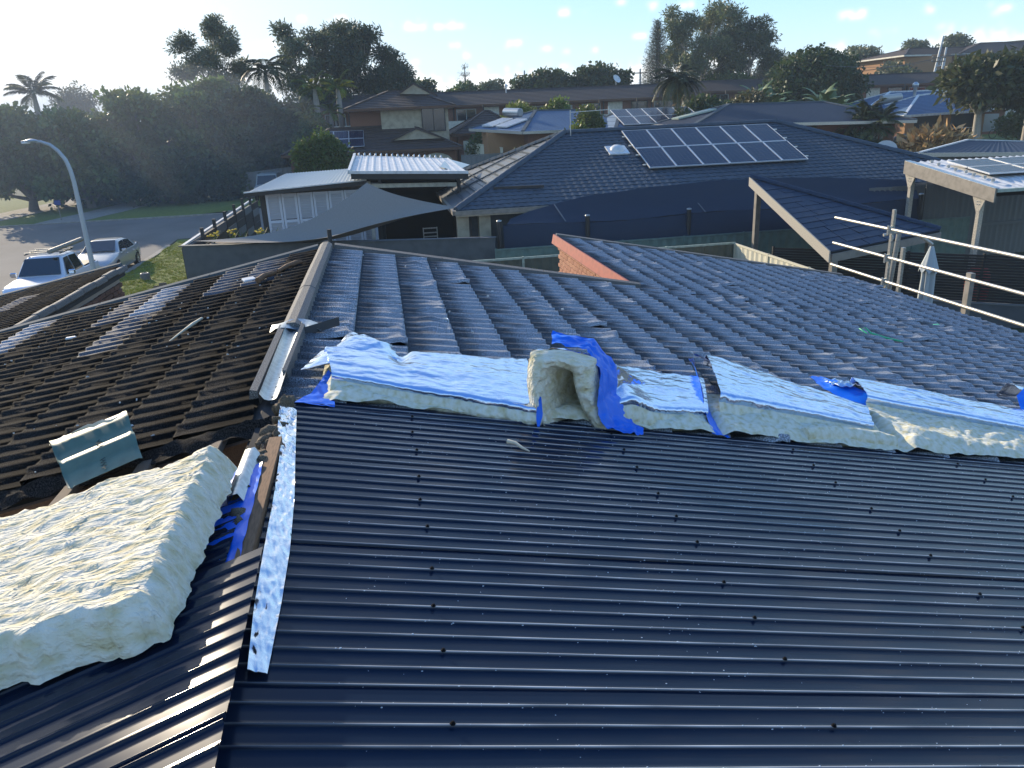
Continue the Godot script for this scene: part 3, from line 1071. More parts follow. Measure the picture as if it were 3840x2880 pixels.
func film(o: Node3D, pts: Array, m: String, called: String, wob := 0.012, nu := 10, nv := 24) -> void:
	# a crumpled strip between two polylines: pts = [[left, right], ...]
	var b := MB.new()
	var k := pts.size()
	b.sheet(nu, nv, func(u: float, w: float):
		var s: float = w * (k - 1)
		var i := mini(int(s), k - 2)
		var t := s - i
		t = t * t * (3 - 2 * t) * 0.5 + t * 0.5
		var a: Vector3 = pts[i][0].lerp(pts[i + 1][0], t)
		var c: Vector3 = pts[i][1].lerp(pts[i + 1][1], t)
		var p := a.lerp(c, u)
		return p + Vector3(0.4, 1, 0.3) * wob * (nz.get_noise_3d(p.x * 9.0, p.y * 9.0, p.z * 9.0) + 0.5 * ridged(p.x * 14.0, p.z * 9.0) - 0.4), Vector3(0.001, -0.0025, 0.001))
	put(called, b, m, o)


func insulation() -> void:
	# the first blanket, lying by the ridge
	var o := thing("insulation_blanket", "foil faced wool blanket beside the ridge, foil folded back with one corner puffed up", "insulation", onr(0.1, -4.8))
	flap(o, Vector2(-0.44, -4.50), Vector2(0.80, -4.28), Vector2(-0.52, -5.10), Vector2(0.90, -5.46), 0.155, 0.13, 1.0, func(q: Vector2):
		return -0.05 * exp(-pow((q.x + 0.02) / 0.06, 2.0) - pow((q.y + 5.05) / 0.2, 2.0)))
	var b := MB.new()   # the puffed corner
	b.sheet(34, 30, func(u: float, w: float):
		var a: Vector2 = Vector2(-0.63, -4.72).lerp(Vector2(-0.02, -5.02), u)
		var c: Vector2 = Vector2(-0.50, -5.32).lerp(Vector2(-0.10, -5.36), u)
		if u > 0.25 and u < 0.8:
			c += Vector2(-0.06, -0.26) * sin((u - 0.25) / 0.55 * PI)
		var q := a.lerp(c, w)
		var y := 0.10 + 0.10 * sin(u * PI) * sin(w * PI * 0.8 + 0.3) + 0.05 * u
		y += 0.05 * ridged(q.x * 1.5 + 1.0 * q.y, q.y * 0.6) * w + 0.008 * ridged(q.x * 3.0 - q.y * 1.5, q.y * 2.0 + 8.0)
		y *= 1.0 - 0.55 * smoothstep(0.75, 1.0, w)
		return onr(q.x, q.y, y), Vector3(0, -0.004, 0))
	put("puffed_corner", b, "foil", o)
	wool_bed(o, -0.50, 0.80, 2.0, 0.075)
	film(o, [[onr(-0.47, -4.78, 0.10), onr(-0.33, -4.66, 0.09)], [onr(-0.50, -4.58, 0.10), onr(-0.38, -4.50, 0.07)], [onr(-0.54, -4.40, 0.075), onr(-0.41, -4.38, 0.06)], [onr(-0.62, -4.24, 0.066), onr(-0.40, -4.24, 0.062)]], "blue_film", "blue_underside", 0.01)
	# the second blanket, one end of it stood up like an open tent
	o = thing("insulation_blanket", "foil faced wool blanket stood up as a tent, cream wool in its mouth", "insulation", onr(1.2, -4.6))
	var tent := func(a: float, d: float, inset: float) -> Vector3:   # a round the mouth from the ridge side, d into the depth
		var x0 := 0.775 + inset
		var x1 := 1.20 - inset
		var top := 0.44 - inset * 0.8
		var p: Vector2
		if a < 0.38:
			var t := a / 0.38
			p = Vector2(x0 - 0.035 * sin(t * PI), top * 0.98 * t)
		elif a < 0.62:
			var t := (a - 0.38) / 0.24
			p = Vector2(lerpf(x0, x1 - 0.05, t), top * (0.98 + 0.06 * sin(t * PI)))
		else:
			var t := (a - 0.62) / 0.38
			p = Vector2(lerpf(x1 - 0.05, x1 + 0.07, t * t), top * 0.98 * (1 - t))
		var shrink := 1.0 - 0.75 * smoothstep(0.0, 1.0, d)
		var cx := 0.95
		var xx := cx + (p.x - cx) * (1.0 + 0.55 * d) + 0.62 * d
		var yy := 0.035 + p.y * shrink
		var zz := -4.32 - 0.75 * d + 0.05 * p.y - 0.25 * p.y * (1 - d)
		return Vector3(xx, onr(xx, 0, 0).y + yy, zz)
	b = MB.new()
	b.sheet(60, 26, func(a: float, d: float):
		var p: Vector3 = tent.call(a, 0.05 + 0.95 * d, -0.004)
		return p + Vector3(0.5, 0.8, 0.1) * (0.012 * ridged(a * 9.0, d * 3.0 + 3.0 * a) + 0.014 * nz.get_noise_2d(a * 7.0, d * 5.0)), Vector3(-0.001, -0.002, 0))
	put("foil_face", b, "foil", o)
	b = MB.new()
	b.grid(70, 24, func(a: float, d: float):   # wool: rim, then the inside of the tent
		var t: float = d
		var fur := 0.018 * nz.get_noise_2d(a * 11.0, t * 9.0 + 30.0) + 0.010 * nz.get_noise_2d(a * 34.0, t * 22.0)
		if t < 0.35:
			var k := t / 0.35
			var p: Vector3 = tent.call(a, 0.06 * (1.0 - k) * (1.0 - k), -0.012 + 0.122 * k + fur * sin(k * PI))
			return p + Vector3(0, 0, 0.03 + 0.055 * sin(k * PI) + fur)
		var k := (t - 0.35) / 0.65
		var p: Vector3 = tent.call(a, k * 0.75, 0.115 + fur)
		return p + Vector3(0, 0, 0.03 * (1 - k)))
	put("wool", b, "wool", o)
	wool_bed(o, 0.74, 2.02, 7.0, 0.095)
	film(o, [[onr(0.86, -4.55, 0.50), onr(0.90, -4.75, 0.53)], [onr(1.06, -4.46, 0.51), onr(1.16, -4.68, 0.52)], [onr(1.14, -4.36, 0.40), onr(1.30, -4.54, 0.39)], [onr(1.12, -4.27, 0.28), onr(1.29, -4.42, 0.25)], [onr(1.13, -4.22, 0.17), onr(1.36, -4.34, 0.13)], [onr(1.18, -4.19, 0.10), onr(1.44, -4.28, 0.085)], [onr(1.33, -4.17, 0.085), onr(1.43, -4.20, 0.078)]], "blue_film", "blue_underside", 0.022, 14, 44)
	film(o, [[onr(0.90, -4.62, 0.50), onr(1.0, -4.60, 0.49)], [onr(0.98, -4.72, 0.50), onr(1.09, -4.66, 0.50)]], "blue_film", "blue_underside", 0.012, 6, 6)
	film(o, [[onr(0.765, -4.30, 0.22), onr(0.78, -4.28, 0.22)], [onr(0.765, -4.26, 0.10), onr(0.80, -4.25, 0.12)], [onr(0.772, -4.22, 0.05), onr(0.785, -4.22, 0.05)]], "blue_film", "blue_underside", 0.004, 4, 8)
	flap(o, Vector2(1.26, -4.36), Vector2(1.96, -4.50), Vector2(1.45, -5.40), Vector2(2.25, -5.30), 0.17, 0.15, 11.0, func(q: Vector2): return 0.05 * exp(-pow((q.x - 1.4) / 0.12, 2.0)))
	# the third: a flap turned up on edge, blue inside, and a long tapering roll
	o = thing("insulation_blanket", "foil faced wool blanket with narrow blue flap on edge and long tapering foil roll", "insulation", onr(2.6, -4.8))
	flap(o, Vector2(2.08, -4.62), Vector2(3.22, -4.55), Vector2(2.42, -5.72), Vector2(3.42, -4.98), 0.24, 0.15, 19.0)
	film(o, [[onr(2.30, -5.72, 0.20), onr(2.43, -5.90, 0.16)], [onr(2.16, -5.28, 0.26), onr(2.30, -5.45, 0.10)], [onr(2.03, -4.86, 0.25), onr(2.18, -4.98, 0.07)], [onr(1.94, -4.52, 0.17), onr(2.10, -4.58, 0.05)], [onr(1.93, -4.32, 0.075), onr(2.05, -4.30, 0.065)]], "blue_film", "blue_underside", 0.008, 8, 26)
	film(o, [[onr(2.36, -5.90, 0.22), onr(2.66, -5.72, 0.16)], [onr(2.30, -5.62, 0.27), onr(2.52, -5.30, 0.24)]], "foil", "turned_up_edge", 0.012, 10, 10)
	film(o, [[onr(3.22, -4.86, 0.15), onr(3.34, -4.92, 0.12)], [onr(3.20, -4.66, 0.12), onr(3.42, -4.72, 0.08)], [onr(3.22, -4.50, 0.08), onr(3.38, -4.56, 0.06)]], "blue_film", "blue_underside", 0.01, 8, 10)
	wool_bed(o, 1.98, 3.36, 13.0, 0.105)
	b = MB.new()   # a rolled lip of wool
	var pts := []
	var rad := []
	for i in 13:
		var t := i / 12.0
		pts.append(onr(lerpf(2.62, 3.30, t), -4.40 - 0.05 * sin(t * 3.0) + 0.02 * nz.get_noise_1d(t * 9.0), 0.085))
		rad.append(0.055 + 0.018 * sin(t * PI) + 0.01 * nz.get_noise_1d(t * 14.0))
	b.tube(pts, rad, 14)
	put("wool_lip", b, "wool_soft", o)
	# the fourth: a straight roll with a crumpled blue end
	o = thing("insulation_blanket", "foil faced wool blanket rolled straight, a crumpled blue film end towards the ridge", "insulation", onr(4.0, -5.0))
	flap(o, Vector2(3.46, -5.02), Vector2(4.86, -4.66), Vector2(3.62, -5.52), Vector2(5.02, -5.14), 0.22, 0.19, 29.0)
	film(o, [[onr(3.36, -5.66, 0.18), onr(3.52, -5.74, 0.17)], [onr(3.34, -5.40, 0.16), onr(3.54, -5.36, 0.22)], [onr(3.44, -5.12, 0.13), onr(3.70, -5.02, 0.20)], [onr(3.52, -4.94, 0.08), onr(3.74, -4.90, 0.10)]], "blue_film", "blue_underside", 0.016, 10, 18)
	b = MB.new()
	b.sheet(20, 16, func(u: float, w: float):
		var q: Vector2 = Vector2(3.42, -5.34).lerp(Vector2(3.72, -5.22), u).lerp(Vector2(3.44, -5.76).lerp(Vector2(3.84, -5.60), u), w)
		return onr(q.x, q.y, 0.20 + 0.03 * sin(u * PI) + 0.03 * ridged(q.x * 6.0, q.y * 6.0) - 0.08 * w), Vector3(0, -0.003, 0))
	put("crumpled_end", b, "foil", o)
	wool_bed(o, 3.34, 4.95, 23.0, 0.12)
	# the fifth starts at the edge of view
	o = thing("insulation_blanket", "foil faced wool blanket with open blue lined end, closest to the gutter", "insulation", onr(5.4, -5.0))
	flap(o, Vector2(5.02, -4.78), Vector2(6.6, -4.50), Vector2(5.20, -5.70), Vector2(6.8, -5.4), 0.28, 0.2, 37.0)
	film(o, [[onr(4.96, -5.02, 0.10), onr(4.99, -4.98, 0.11)], [onr(5.02, -5.30, 0.30), onr(5.12, -5.20, 0.29)], [onr(5.22, -5.42, 0.40), onr(5.34, -5.30, 0.36)], [onr(5.52, -5.40, 0.42), onr(5.58, -5.28, 0.37)]], "blue_film", "blue_underside", 0.01, 8, 16)
	wool_bed(o, 4.93, 6.7, 33.0, 0.10)


func left_side() -> void:
	# foil tape over the ridge
	var o := MB.new()
	var sl := [Vector2(-0.685, -4.12), Vector2(-0.66, -3.80), Vector2(-0.61, -3.44), Vector2(-0.585, -2.98), Vector2(-0.572, -2.61), Vector2(-0.555, -2.24), Vector2(-0.53, -1.93)]
	var sr := [Vector2(-0.595, -4.10), Vector2(-0.57, -3.80), Vector2(-0.54, -3.44), Vector2(-0.505, -3.03), Vector2(-0.482, -2.62), Vector2(-0.475, -2.28), Vector2(-0.475, -1.93)]
	o.sheet(12, 90, func(u: float, w: float):
		var s: float = w * 6.0
		var i := mini(int(s), 5)
		var a: Vector2 = sl[i].lerp(sl[i + 1], s - i)
		var c: Vector2 = sr[i].lerp(sr[i + 1], s - i)
		var q := a.lerp(c, u)
		var y := 0.072 + 0.012 * (1 - u) + (0.010 * ridged(q.x * 20.0, q.y * 12.0) + 0.008 * nz.get_noise_2d(q.x * 9.0, q.y * 14.0)) * (1.0 - 0.6 * w)
		return onr(q.x, q.y, y), Vector3(0, -0.003, 0))
	tag(put("foil_strip", o, "foil_tape", self), "long silver foil strip lying along the ridge over the ends of the navy sheets", "foil strip")
	# the ridge board and the rubble beside it
	var h := thing("roof_framing", "exposed brown battens and rafters in the opening where old tiles were lifted", "roof timber", Vector3(-1.2, 4.0, -3.5))
	var b := MB.new()
	b.hexa([Vector3(-0.665, 4.40, -3.62), Vector3(-0.605, 4.40, -3.62), Vector3(-0.585, 4.40, -2.30), Vector3(-0.64, 4.40, -2.30), Vector3(-0.66, 4.575, -3.62), Vector3(-0.60, 4.575, -3.62), Vector3(-0.58, 4.57, -2.30), Vector3(-0.635, 4.57, -2.30)])
	put("ridge_board", b, "old_timber", h)
	for x in [-1.73, -1.36, -0.99]:
		b = MB.new()
		var p := onl(x, 0, 0.0)
		b.cbox(Vector3(x, p.y - 0.03, -3.35), Vector3(0.075, 0.042, 1.9), 0.004, Basis(Vector3(0, 0, 1), 0.2))
		put("batten", b, "grey_timber", h)
	for z in [-3.98, -3.42, -2.8]:
		b = MB.new()
		b.beam(onl(-3.0, z, -0.13), onl(-0.72, z - 0.03, -0.13), 0.045, 0.12)
		put("rafter", b, "old_timber", h)
	b = MB.new()
	b.box(Vector3(-1.8, 3.75, -3.0), Vector3(2.2, 0.05, 2.4), Basis(Vector3(0, 0, 1), 0.2))
	put("ceiling_lining", b, "old_timber", h)
	b = MB.new()
	b.box(Vector3(-0.80, 4.1, -3.0), Vector3(0.04, 0.7, 2.4))
	put("trimmer", b, "dark_room", h)
	# underlay hanging from the torn tile edge
	b = MB.new()
	b.sheet(60, 6, func(u: float, w: float):
		var x: float = lerpf(-3.2, -0.70, u)
		return onl(x, -4.02 + 0.10 * w + 0.04 * nz.get_noise_2d(x * 4.0, w), 0.03 - 0.05 * w + 0.03 * nz.get_noise_2d(x * 6.0, 4.0 + w)), Vector3(0, -0.004, 0))
	put("torn_edge", b, "tile_dark", h)
	var mm := []
	for k in 4:
		b = MB.new()
		b.grid(9, 7, func(u: float, w: float):
			var a: float = u * TAU
			var e: float = (w - 0.5) * PI
			var d := Vector3(cos(a) * cos(e), sin(e), sin(a) * cos(e))
			return d * Vector3(0.035, 0.025, 0.045) * (1.0 + 0.5 * nz.get_noise_3d(d.x * 1.5 + k * 4.0, d.y * 1.5, d.z * 1.5)), true)
		mm.append(b.mesh())
	for i in 46:
		var z := rnd(-4.3, -2.7)
		var x := -0.66 + rnd(-0.05, 0.02) - 0.02 * (z + 3.5)
		share("mortar_lump", mm[i % 4], "mortar", h, Transform3D(Basis.from_euler(Vector3(rnd(0, 3), rnd(0, 6), rnd(0, 3))).scaled(Vector3.ONE * rnd(0.5, 1.3)), Vector3(x, 4.535 + rnd(-0.02, 0.02), z)))
	# galvanised top-hat batten end
	b = MB.new()
	var pr := [Vector2(-0.055, 0), Vector2(-0.035, 0.0), Vector2(-0.022, 0.045), Vector2(0.022, 0.045), Vector2(0.035, 0), Vector2(0.055, 0)]
	b.sheet(6, 2, func(u: float, w: float):
		var p: Vector2 = pr[roundi(u * 5)]
		return onl(-0.70 + p.x, lerpf(-3.43, -2.95, w), 0.045 + p.y), Vector3(0, -0.002, 0))
	tag(put("steel_batten", b, "galvanised", self), "short shiny galvanised roof batten poking out above the wool slab corner", "roof batten")
	# blue film under the sheets
	var fb := MB.new()
	fb.sheet(8, 30, func(u: float, w: float):
		var z: float = lerpf(-3.30, -2.28, w)
		var x := lerpf(-0.78, -0.632, u) + 0.03 * (w - 0.1) * u
		return onl(x, z, 0.035 + 0.012 * nz.get_noise_2d(x * 12.0, z * 8.0) + 0.02 * (1 - w)), Vector3(0, -0.002, 0))
	tag(put("blue_film_strip", fb, "blue_film", self), "bright blue sarking strip beside the ridge board, running under the sheets with stepped ends", "sarking film")
	# ribbed sheets on the other slope
	var roofing := thing("new_steel_roofing", "dark ribbed steel sheets on the sunny slope under the thick wool slab", "roofing", Vector3(-1.2, 4.3, -2.2))
	var up := Vector3(-SN, CS, 0)
	var dir := Vector2(-0.967, 0.253)   # along the ribs, in x and z
	for k in 2:
		b = MB.new()
		var z0 := -3.22 + 0.44 * k
		ribbed(b, 6, 10, func(u: float, s: float):
			var q := Vector2(-0.672 + 0.02 * (z0 + s + 3.2), z0 + s * 1.03) + dir * u * 2.6
			return onl(q.x, q.y, 0.040 + 0.004 * k), up, 0.001)
		put("roof_sheet", b, "navy_steel", roofing)
	for k in 3:
		b = MB.new()
		var z0 := -2.44 + 0.77 * k
		ribbed(b, 10, 12, func(u: float, s: float):
			var q := Vector2(-0.505 + 0.03 * (z0 + s + 2.42), z0 + s * 1.02) + dir * u * 3.0
			return onl(q.x, q.y, 0.085 + 0.003 * (k % 2) - 0.012 * u), up, 0.001)
		put("roof_sheet", b, "navy_steel", roofing)
	# the wool slab
	b = MB.new()
	var slab := func(u: float, w: float, top: float) -> Vector3:   # u away from the ridge, w from the far edge to the near one
		var far := Vector2(-0.705, -3.20) + Vector2(-0.90, 0.16) * u * 1.9
		var near := Vector2(-0.705, -1.99) + Vector2(-0.90, -0.02) * u * 1.9
		var q := far.lerp(near, w)
		q.y += 0.045 * nz.get_noise_2d(u * 9.0, 2.0 + w) * (1.0 if w < 0.5 else 0.6) + 0.02 * nz.get_noise_2d(u * 30.0, 5.0)
		q.x += 0.02 * nz.get_noise_2d(w * 8.0, 9.0)
		return onl(q.x, q.y, 0.105 + top)
	b.grid(110, 90, func(u: float, w: float):
		var e := minf(minf(u * 1.9, w * 1.1), (1 - w) * 1.1)
		var t := 0.14 * pow(clampf(e / 0.05, 0, 1), 0.5)
		var p: Vector3 = slab.call(u, w, t)
		var k := smoothstep(0.0, 0.06, e)
		p += up * k * (0.020 * nz.get_noise_2d(p.x * 2.2, p.z * 2.8) + 0.010 * ridged(p.x * 2.0 + p.z * 1.0, p.z * 6.0 - p.x * 2.0) + 0.004 * nz.get_noise_2d(p.x * 12.0, p.z * 30.0))
		p += Vector3(0.01, 0, 0.01) * nz.get_noise_3d(p.x * 20.0, p.y * 20.0, p.z * 20.0)
		return p)
	var s := put("wool_slab", b, "wool", self)
	tag(s, "thick cream glass wool slab lying in the sun on the dark sheets, edges frayed", "insulation slab")
	# green offcut of roofing with a folded pale edge and marker writing
	o = MB.new()
	var g := thing("metal_offcut", "pale green offcut of trapezoidal roofing with handwriting, lying on the dark tiles", "roofing offcut", onl(-1.6, -4.0))
	var ga := [onl(-1.89, -4.22, 0.15), onl(-1.49, -4.30, 0.18), onl(-1.31, -3.82, 0.07), onl(-1.66, -3.74, 0.04)]
	var prof := [[0.0, 0.0], [0.10, 0.012], [0.13, 0.045], [0.30, 0.052], [0.34, 0.018], [0.56, 0.014], [0.60, 0.046], [0.70, 0.046], [0.74, 0.006], [1.0, 0.0]]
	o.sheet(24, 10, func(u: float, w: float):
		var p: Vector3 = ga[0].lerp(ga[1], u).lerp(ga[3].lerp(ga[2], u), prof[roundi(w * 9)][0])
		var e := 0.012 * sin(u * 40.0 + w * 3.0) * smoothstep(0.85, 1.0, absf(u - 0.5) * 2.0)
		return p + Vector3(0, prof[roundi(w * 9)][1] + e, 0), Vector3(0, -0.002, 0))
	put("sheet", o, "mint_paint", g)
	o = MB.new()
	o.sheet(14, 3, func(u: float, w: float):
		var p: Vector3 = ga[0].lerp(ga[1], lerpf(0.12, 0.92, u)).lerp(ga[3].lerp(ga[2], lerpf(0.12, 0.92, u)), 0.20 + 0.08 * u + 0.05 * w * (1 - u))
		return p + Vector3(0, 0.062 + 0.025 * w * sin(u * PI) + 0.012 * nz.get_noise_1d(u * 7.0), 0), Vector3(0, -0.002, 0))
	put("folded_edge", o, "raw_edge", g)
	# the marker scrawl, too faint to read: a line of short pen strokes across the pans
	o = MB.new()
	var st: Vector3 = ga[0].lerp(ga[1], 0.56).lerp(ga[3].lerp(ga[2], 0.56), 0.40)
	var en: Vector3 = ga[0].lerp(ga[1], 0.50).lerp(ga[3].lerp(ga[2], 0.50), 0.97)
	var along := (en - st).normalized()
	var across := ((ga[1] - ga[0]) as Vector3).normalized()
	for i in 22:
		if i in [3, 9, 12, 13]:
			continue
		var t := (i + 0.5) / 22.0
		var lift := 0.019 if t < 0.33 else (0.052 if t < 0.52 else 0.012)
		var p := st.lerp(en, t) + Vector3.UP * lift
		var d := across * (0.014 if i % 3 else 0.006) + along * (0.010 if i % 2 else -0.006)
		o.beam(p - d, p + d, 0.0035, 0.001)
	put("marker_scrawl", o, "ink", g)


func roof_litter() -> void:
	var b := MB.new()
	b.tube([onr(0.53, -3.86, 0.085), onr(0.57, -3.83, 0.09), onr(0.60, -3.79, 0.082), onr(0.635, -3.76, 0.078)], [0.013, 0.010, 0.008, 0.003], 7)
	tag(put("wood_splinter", b, "twig", self), "pale wood splinter lying on the navy sheets", "splinter")
	b = MB.new()
	b.tube([onl(-1.90, -6.70, 0.05), onl(-1.84, -6.95, 0.06), onl(-1.80, -7.15, 0.06), onl(-1.76, -7.35, 0.055)], [0.006, 0.010, 0.016, 0.012], 6)
	tag(put("wood_splinter", b, "twig", self), "long pale wood splinter lying on the dark tiles", "splinter")
	b = MB.new()
	b.cbox(onl(-1.57, -8.95, 0.06), Vector3(0.14, 0.03, 0.10), 0.008, Basis(Vector3(0.287, 0.958, 0).normalized(), 0.5))
	tag(put("tile_fragment", b, "chip", self), "white square fragment on the dark tiles near the gable", "fragment")
	b = MB.new()
	b.cbox(onl(-3.31, -8.32, 0.05), Vector3(0.10, 0.025, 0.05), 0.008, Basis(Vector3(0, 1, 0.2).normalized(), 0.2))
	tag(put("tile_fragment", b, "chip", self), "small white chip on the dark tiles far from the ridge", "fragment")
	b = MB.new()   # worn gloves dropped near the gable
	var gl := thing("work_gloves", "pair of brown work gloves dropped on the tiles beside the gable end", "gloves", onl(-1.25, -8.9))
	b.tube([onl(-1.42, -8.62, 0.07), onl(-1.36, -8.75, 0.085), onl(-1.28, -8.86, 0.07), onl(-1.20, -8.95, 0.05)], [0.035, 0.03, 0.028, 0.015], 9)
	put("glove", b, "old_timber", gl)
	b = MB.new()
	b.tube([onl(-1.22, -8.86, 0.08), onl(-1.14, -9.02, 0.085), onl(-1.06, -9.18, 0.07), onl(-1.0, -9.25, 0.055)], [0.02, 0.026, 0.032, 0.015], 9)
	put("glove", b, "old_timber", gl)
	b = MB.new()
	b.tube([onr(5.90, -8.62, 0.06), onr(5.86, -8.74, 0.09), onr(5.93, -8.72, 0.11), onr(5.95, -8.62, 0.07), onr(6.10, -8.53, 0.05), onr(6.28, -8.42, 0.045)], [0.008, 0.009, 0.009, 0.014, 0.014, 0.012], 6)
	tag(put("cable_tie", b, "green_plastic", self), "looped green plastic strap lying on the grey tiles", "strap")
	b = MB.new()
	b.cbox(onr(8.05, -10.1, 0.05), Vector3(0.09, 0.02, 0.05), 0.006)
	tag(put("cable_tie", b, "green_plastic", self), "scrap of green plastic on the grey tiles near the gutter", "strap")
	var places := []
	for i in 160:
		var x := rnd(-5.2, -0.95)
		var z := rnd(-10.0, -4.1)
		var s := rnd(0.15, 0.7)
		places.append(Transform3D(Basis.from_euler(Vector3(rnd(0, 3), rnd(0, 6), rnd(0, 3))).scaled(Vector3(s * 1.6, s, s * 0.6)), onl(x, z, 0.045)))
	for i in 60:
		var x := rnd(-0.5, 8.5)
		var z := rnd(-10.0, -5.4)
		var s := rnd(0.3, 0.9)
		places.append(Transform3D(Basis.from_euler(Vector3(rnd(0, 3), rnd(0, 6), rnd(0, 3))).scaled(Vector3(s * 1.6, s, s * 0.6)), onr(x, z, 0.045)))
	var bx := BoxMesh.new()
	bx.size = Vector3(0.02, 0.008, 0.02)
	var o := scatter("debris", bx, "chip", self, places)
	tag(o, "tiny pale chips and crumbs strewn over the old tiles", "debris")


func scaffold() -> void:
	var o := thing("edge_protection", "temporary guard rail of three pale tubes along the gutter of the old roof", "guard rail", Vector3(10.1, 0, -10))
	var ys := [3.52, 2.95, 2.45]
	for i in 3:
		var b := MB.new()
		b.tube([Vector3(10.1, ys[i] + 0.02, -16.35), Vector3(10.1, ys[i], -12.0), Vector3(10.1, ys[i] - 0.03, -4.0), Vector3(10.1, ys[i] - 0.04, 2.0)], [0.030], 12)
		put("rail", b, "rail_paint", o)
	for p in [[-14.38, 3.72, 2.0, 0.0], [-9.2, 3.72, 2.0, 0.0], [-4.0, 3.72, 2.0, 0.0]]:
		var b := MB.new()
		b.box(Vector3(10.165, (p[1] + p[2]) * 0.5, p[0]), Vector3(0.05, p[1] - p[2] + 0.4, 0.075))
		var post := put("post", b, "steel", o)
		for y in ys:
			b = MB.new()
			b.box(Vector3(10.10, y, p[0] + 0.055), Vector3(0.09, 0.15, 0.022))
			b.box(Vector3(10.055, y - 0.01, p[0] + 0.02), Vector3(0.016, 0.19, 0.05))
			b.tube([Vector3(10.10, y - 0.10, p[0] + 0.09), Vector3(10.14, y - 0.16, p[0] + 0.10), Vector3(10.10, y - 0.24, p[0] + 0.09), Vector3(10.14, y - 0.30, p[0] + 0.09)], [0.012], 6)
			put("clamp", b, "galvanised", post)
	var b := MB.new()
	b.box(Vector3(10.12, 2.55, -13.9), Vector3(0.06, 1.35, 0.08))
	put("post", b, "steel", o)
	b = MB.new()
	b.box(Vector3(10.16, 2.45, -12.05), Vector3(0.09, 1.2, 0.12))
	put("post", b, "taupe_paint", o)


# ---- roofs and houses, shared builders ----

# rows of tiles on a sloping face: a, b the eave ends, d, e the ridge ends (b-d side, a-e side)
func tiled_face(b: MB, a: Vector3, bb: Vector3, d: Vector3, e: Vector3, rows: int, step := 0.035, wave := 0.0) -> void:
	var up := (bb - a).cross(e - a)
	if up.length() < 0.01:
		up = (bb - a).cross(d - a)
	up = up.normalized()
	if up.y < 0:
		up = -up
	for i in rows:
		var t0 := float(i) / rows
		var t1 := float(i + 1) / rows + 0.012
		var p0 := a.lerp(e, t0)
		var p1 := bb.lerp(d, t0)
		var q0 := a.lerp(e, minf(t1, 1.0))
		var q1 := bb.lerp(d, minf(t1, 1.0))
		var ref := (p0 + q1) * 0.5 - up * 5.0
		if wave <= 0.0:
			b.quad_out(p0 + up * step, p1 + up * step, q1 + up * 0.004, q0 + up * 0.004, ref)
			b.quad_out(p0 + up * step, p1 + up * step, p1, p0, (p0 + q1) * 0.5)
		else:
			var n2 := int(p0.distance_to(p1) / 0.10) + 2
			var w := func(s: float, base: float, q: Vector3): return q + up * (base + wave * (0.5 + 0.5 * sin(s * n2 * TAU / 3.0)))
			b.grid(n2 + 1, 3, func(u: float, v2: float):
				if v2 < 0.25:
					return w.call(u, -0.004, p0.lerp(p1, u))
				if v2 < 0.75:
					return w.call(u, step, p0.lerp(p1, u))
				return w.call(u, 0.004, q0.lerp(q1, u)), true)


func cap_line(o: Node3D, a: Vector3, b2: Vector3, m: String, w := 0.2, h := 0.10, seg := 0.0) -> void:
	if seg <= 0.0:
		var b := MB.new()
		b.beam(a, b2, w, h)
		put("ridge_cap", b, m, o)
		return
	var n2 := maxi(1, int(a.distance_to(b2) / seg))
	for i in n2:
		var b := MB.new()
		var p := a.lerp(b2, float(i) / n2)
		var q := a.lerp(b2, float(i + 1) / n2 + 0.01)
		var z := (q - p).normalized()
		var x := Vector3.UP.cross(z).normalized()
		var y := z.cross(x)
		var ring := func(c: Vector3, s: float): return [c - x * w * 0.5 * s, c - x * w * 0.30 * s + y * h * 0.8 * s, c + y * h * s, c + x * w * 0.30 * s + y * h * 0.8 * s, c + x * w * 0.5 * s]
		var r0: Array = ring.call(p, 0.92)
		var r1: Array = ring.call(q, 1.05)
		for k in 4:
			b.quad_out(r0[k], r0[k + 1], r1[k + 1], r1[k], (p + q) * 0.5)
		for k in range(1, 4):
			b.tri_out(r1[0], r1[k], r1[k + 1], p)
			b.tri_out(r0[0], r0[k], r0[k + 1], q)
		put("ridge_cap", b, m, o)


func hip_roof(o: Node3D, fl: Vector3, fr: Vector3, br: Vector3, bl: Vector3, rl: Vector3, rr: Vector3, m: String, mc: String, mf: String, row := 0.36, faces := "flrb", cap_w := 0.24) -> void:
	var mk := func(a: Vector3, b2: Vector3, d: Vector3, e: Vector3):
		var b := MB.new()
		tiled_face(b, a, b2, d, e, maxi(3, int((a.lerp(b2, 0.5)).distance_to(d.lerp(e, 0.5)) / row)))
		put("roof_face", b, m, o)
	if "f" in faces:
		mk.call(fl, fr, rr, rl)
	if "b" in faces:
		mk.call(br, bl, rl, rr)
	if "l" in faces:
		mk.call(bl, fl, rl, rl)
	if "r" in faces:
		mk.call(fr, br, rr, rr)
	cap_line(o, rl + Vector3.UP * 0.04, rr + Vector3.UP * 0.04, mc, cap_w, 0.12)
	for k in [[fl, rl], [bl, rl], [fr, rr], [br, rr]]:
		cap_line(o, k[0] + Vector3.UP * 0.04, k[1] + Vector3.UP * 0.04, mc, cap_w, 0.10)
	var b := MB.new()
	var ring := [fl, fr, br, bl]
	for i in 4:
		b.beam(ring[i] - Vector3.UP * 0.07, ring[(i + 1) % 4] - Vector3.UP * 0.07, 0.14, 0.18)
	put("gutter", b, mf, o)
	b = MB.new()   # soffit
	b.quad(fl - Vector3.UP * 0.17, fr - Vector3.UP * 0.17, br - Vector3.UP * 0.17, bl - Vector3.UP * 0.17)
	put("soffit", b, "cream_paint", o)


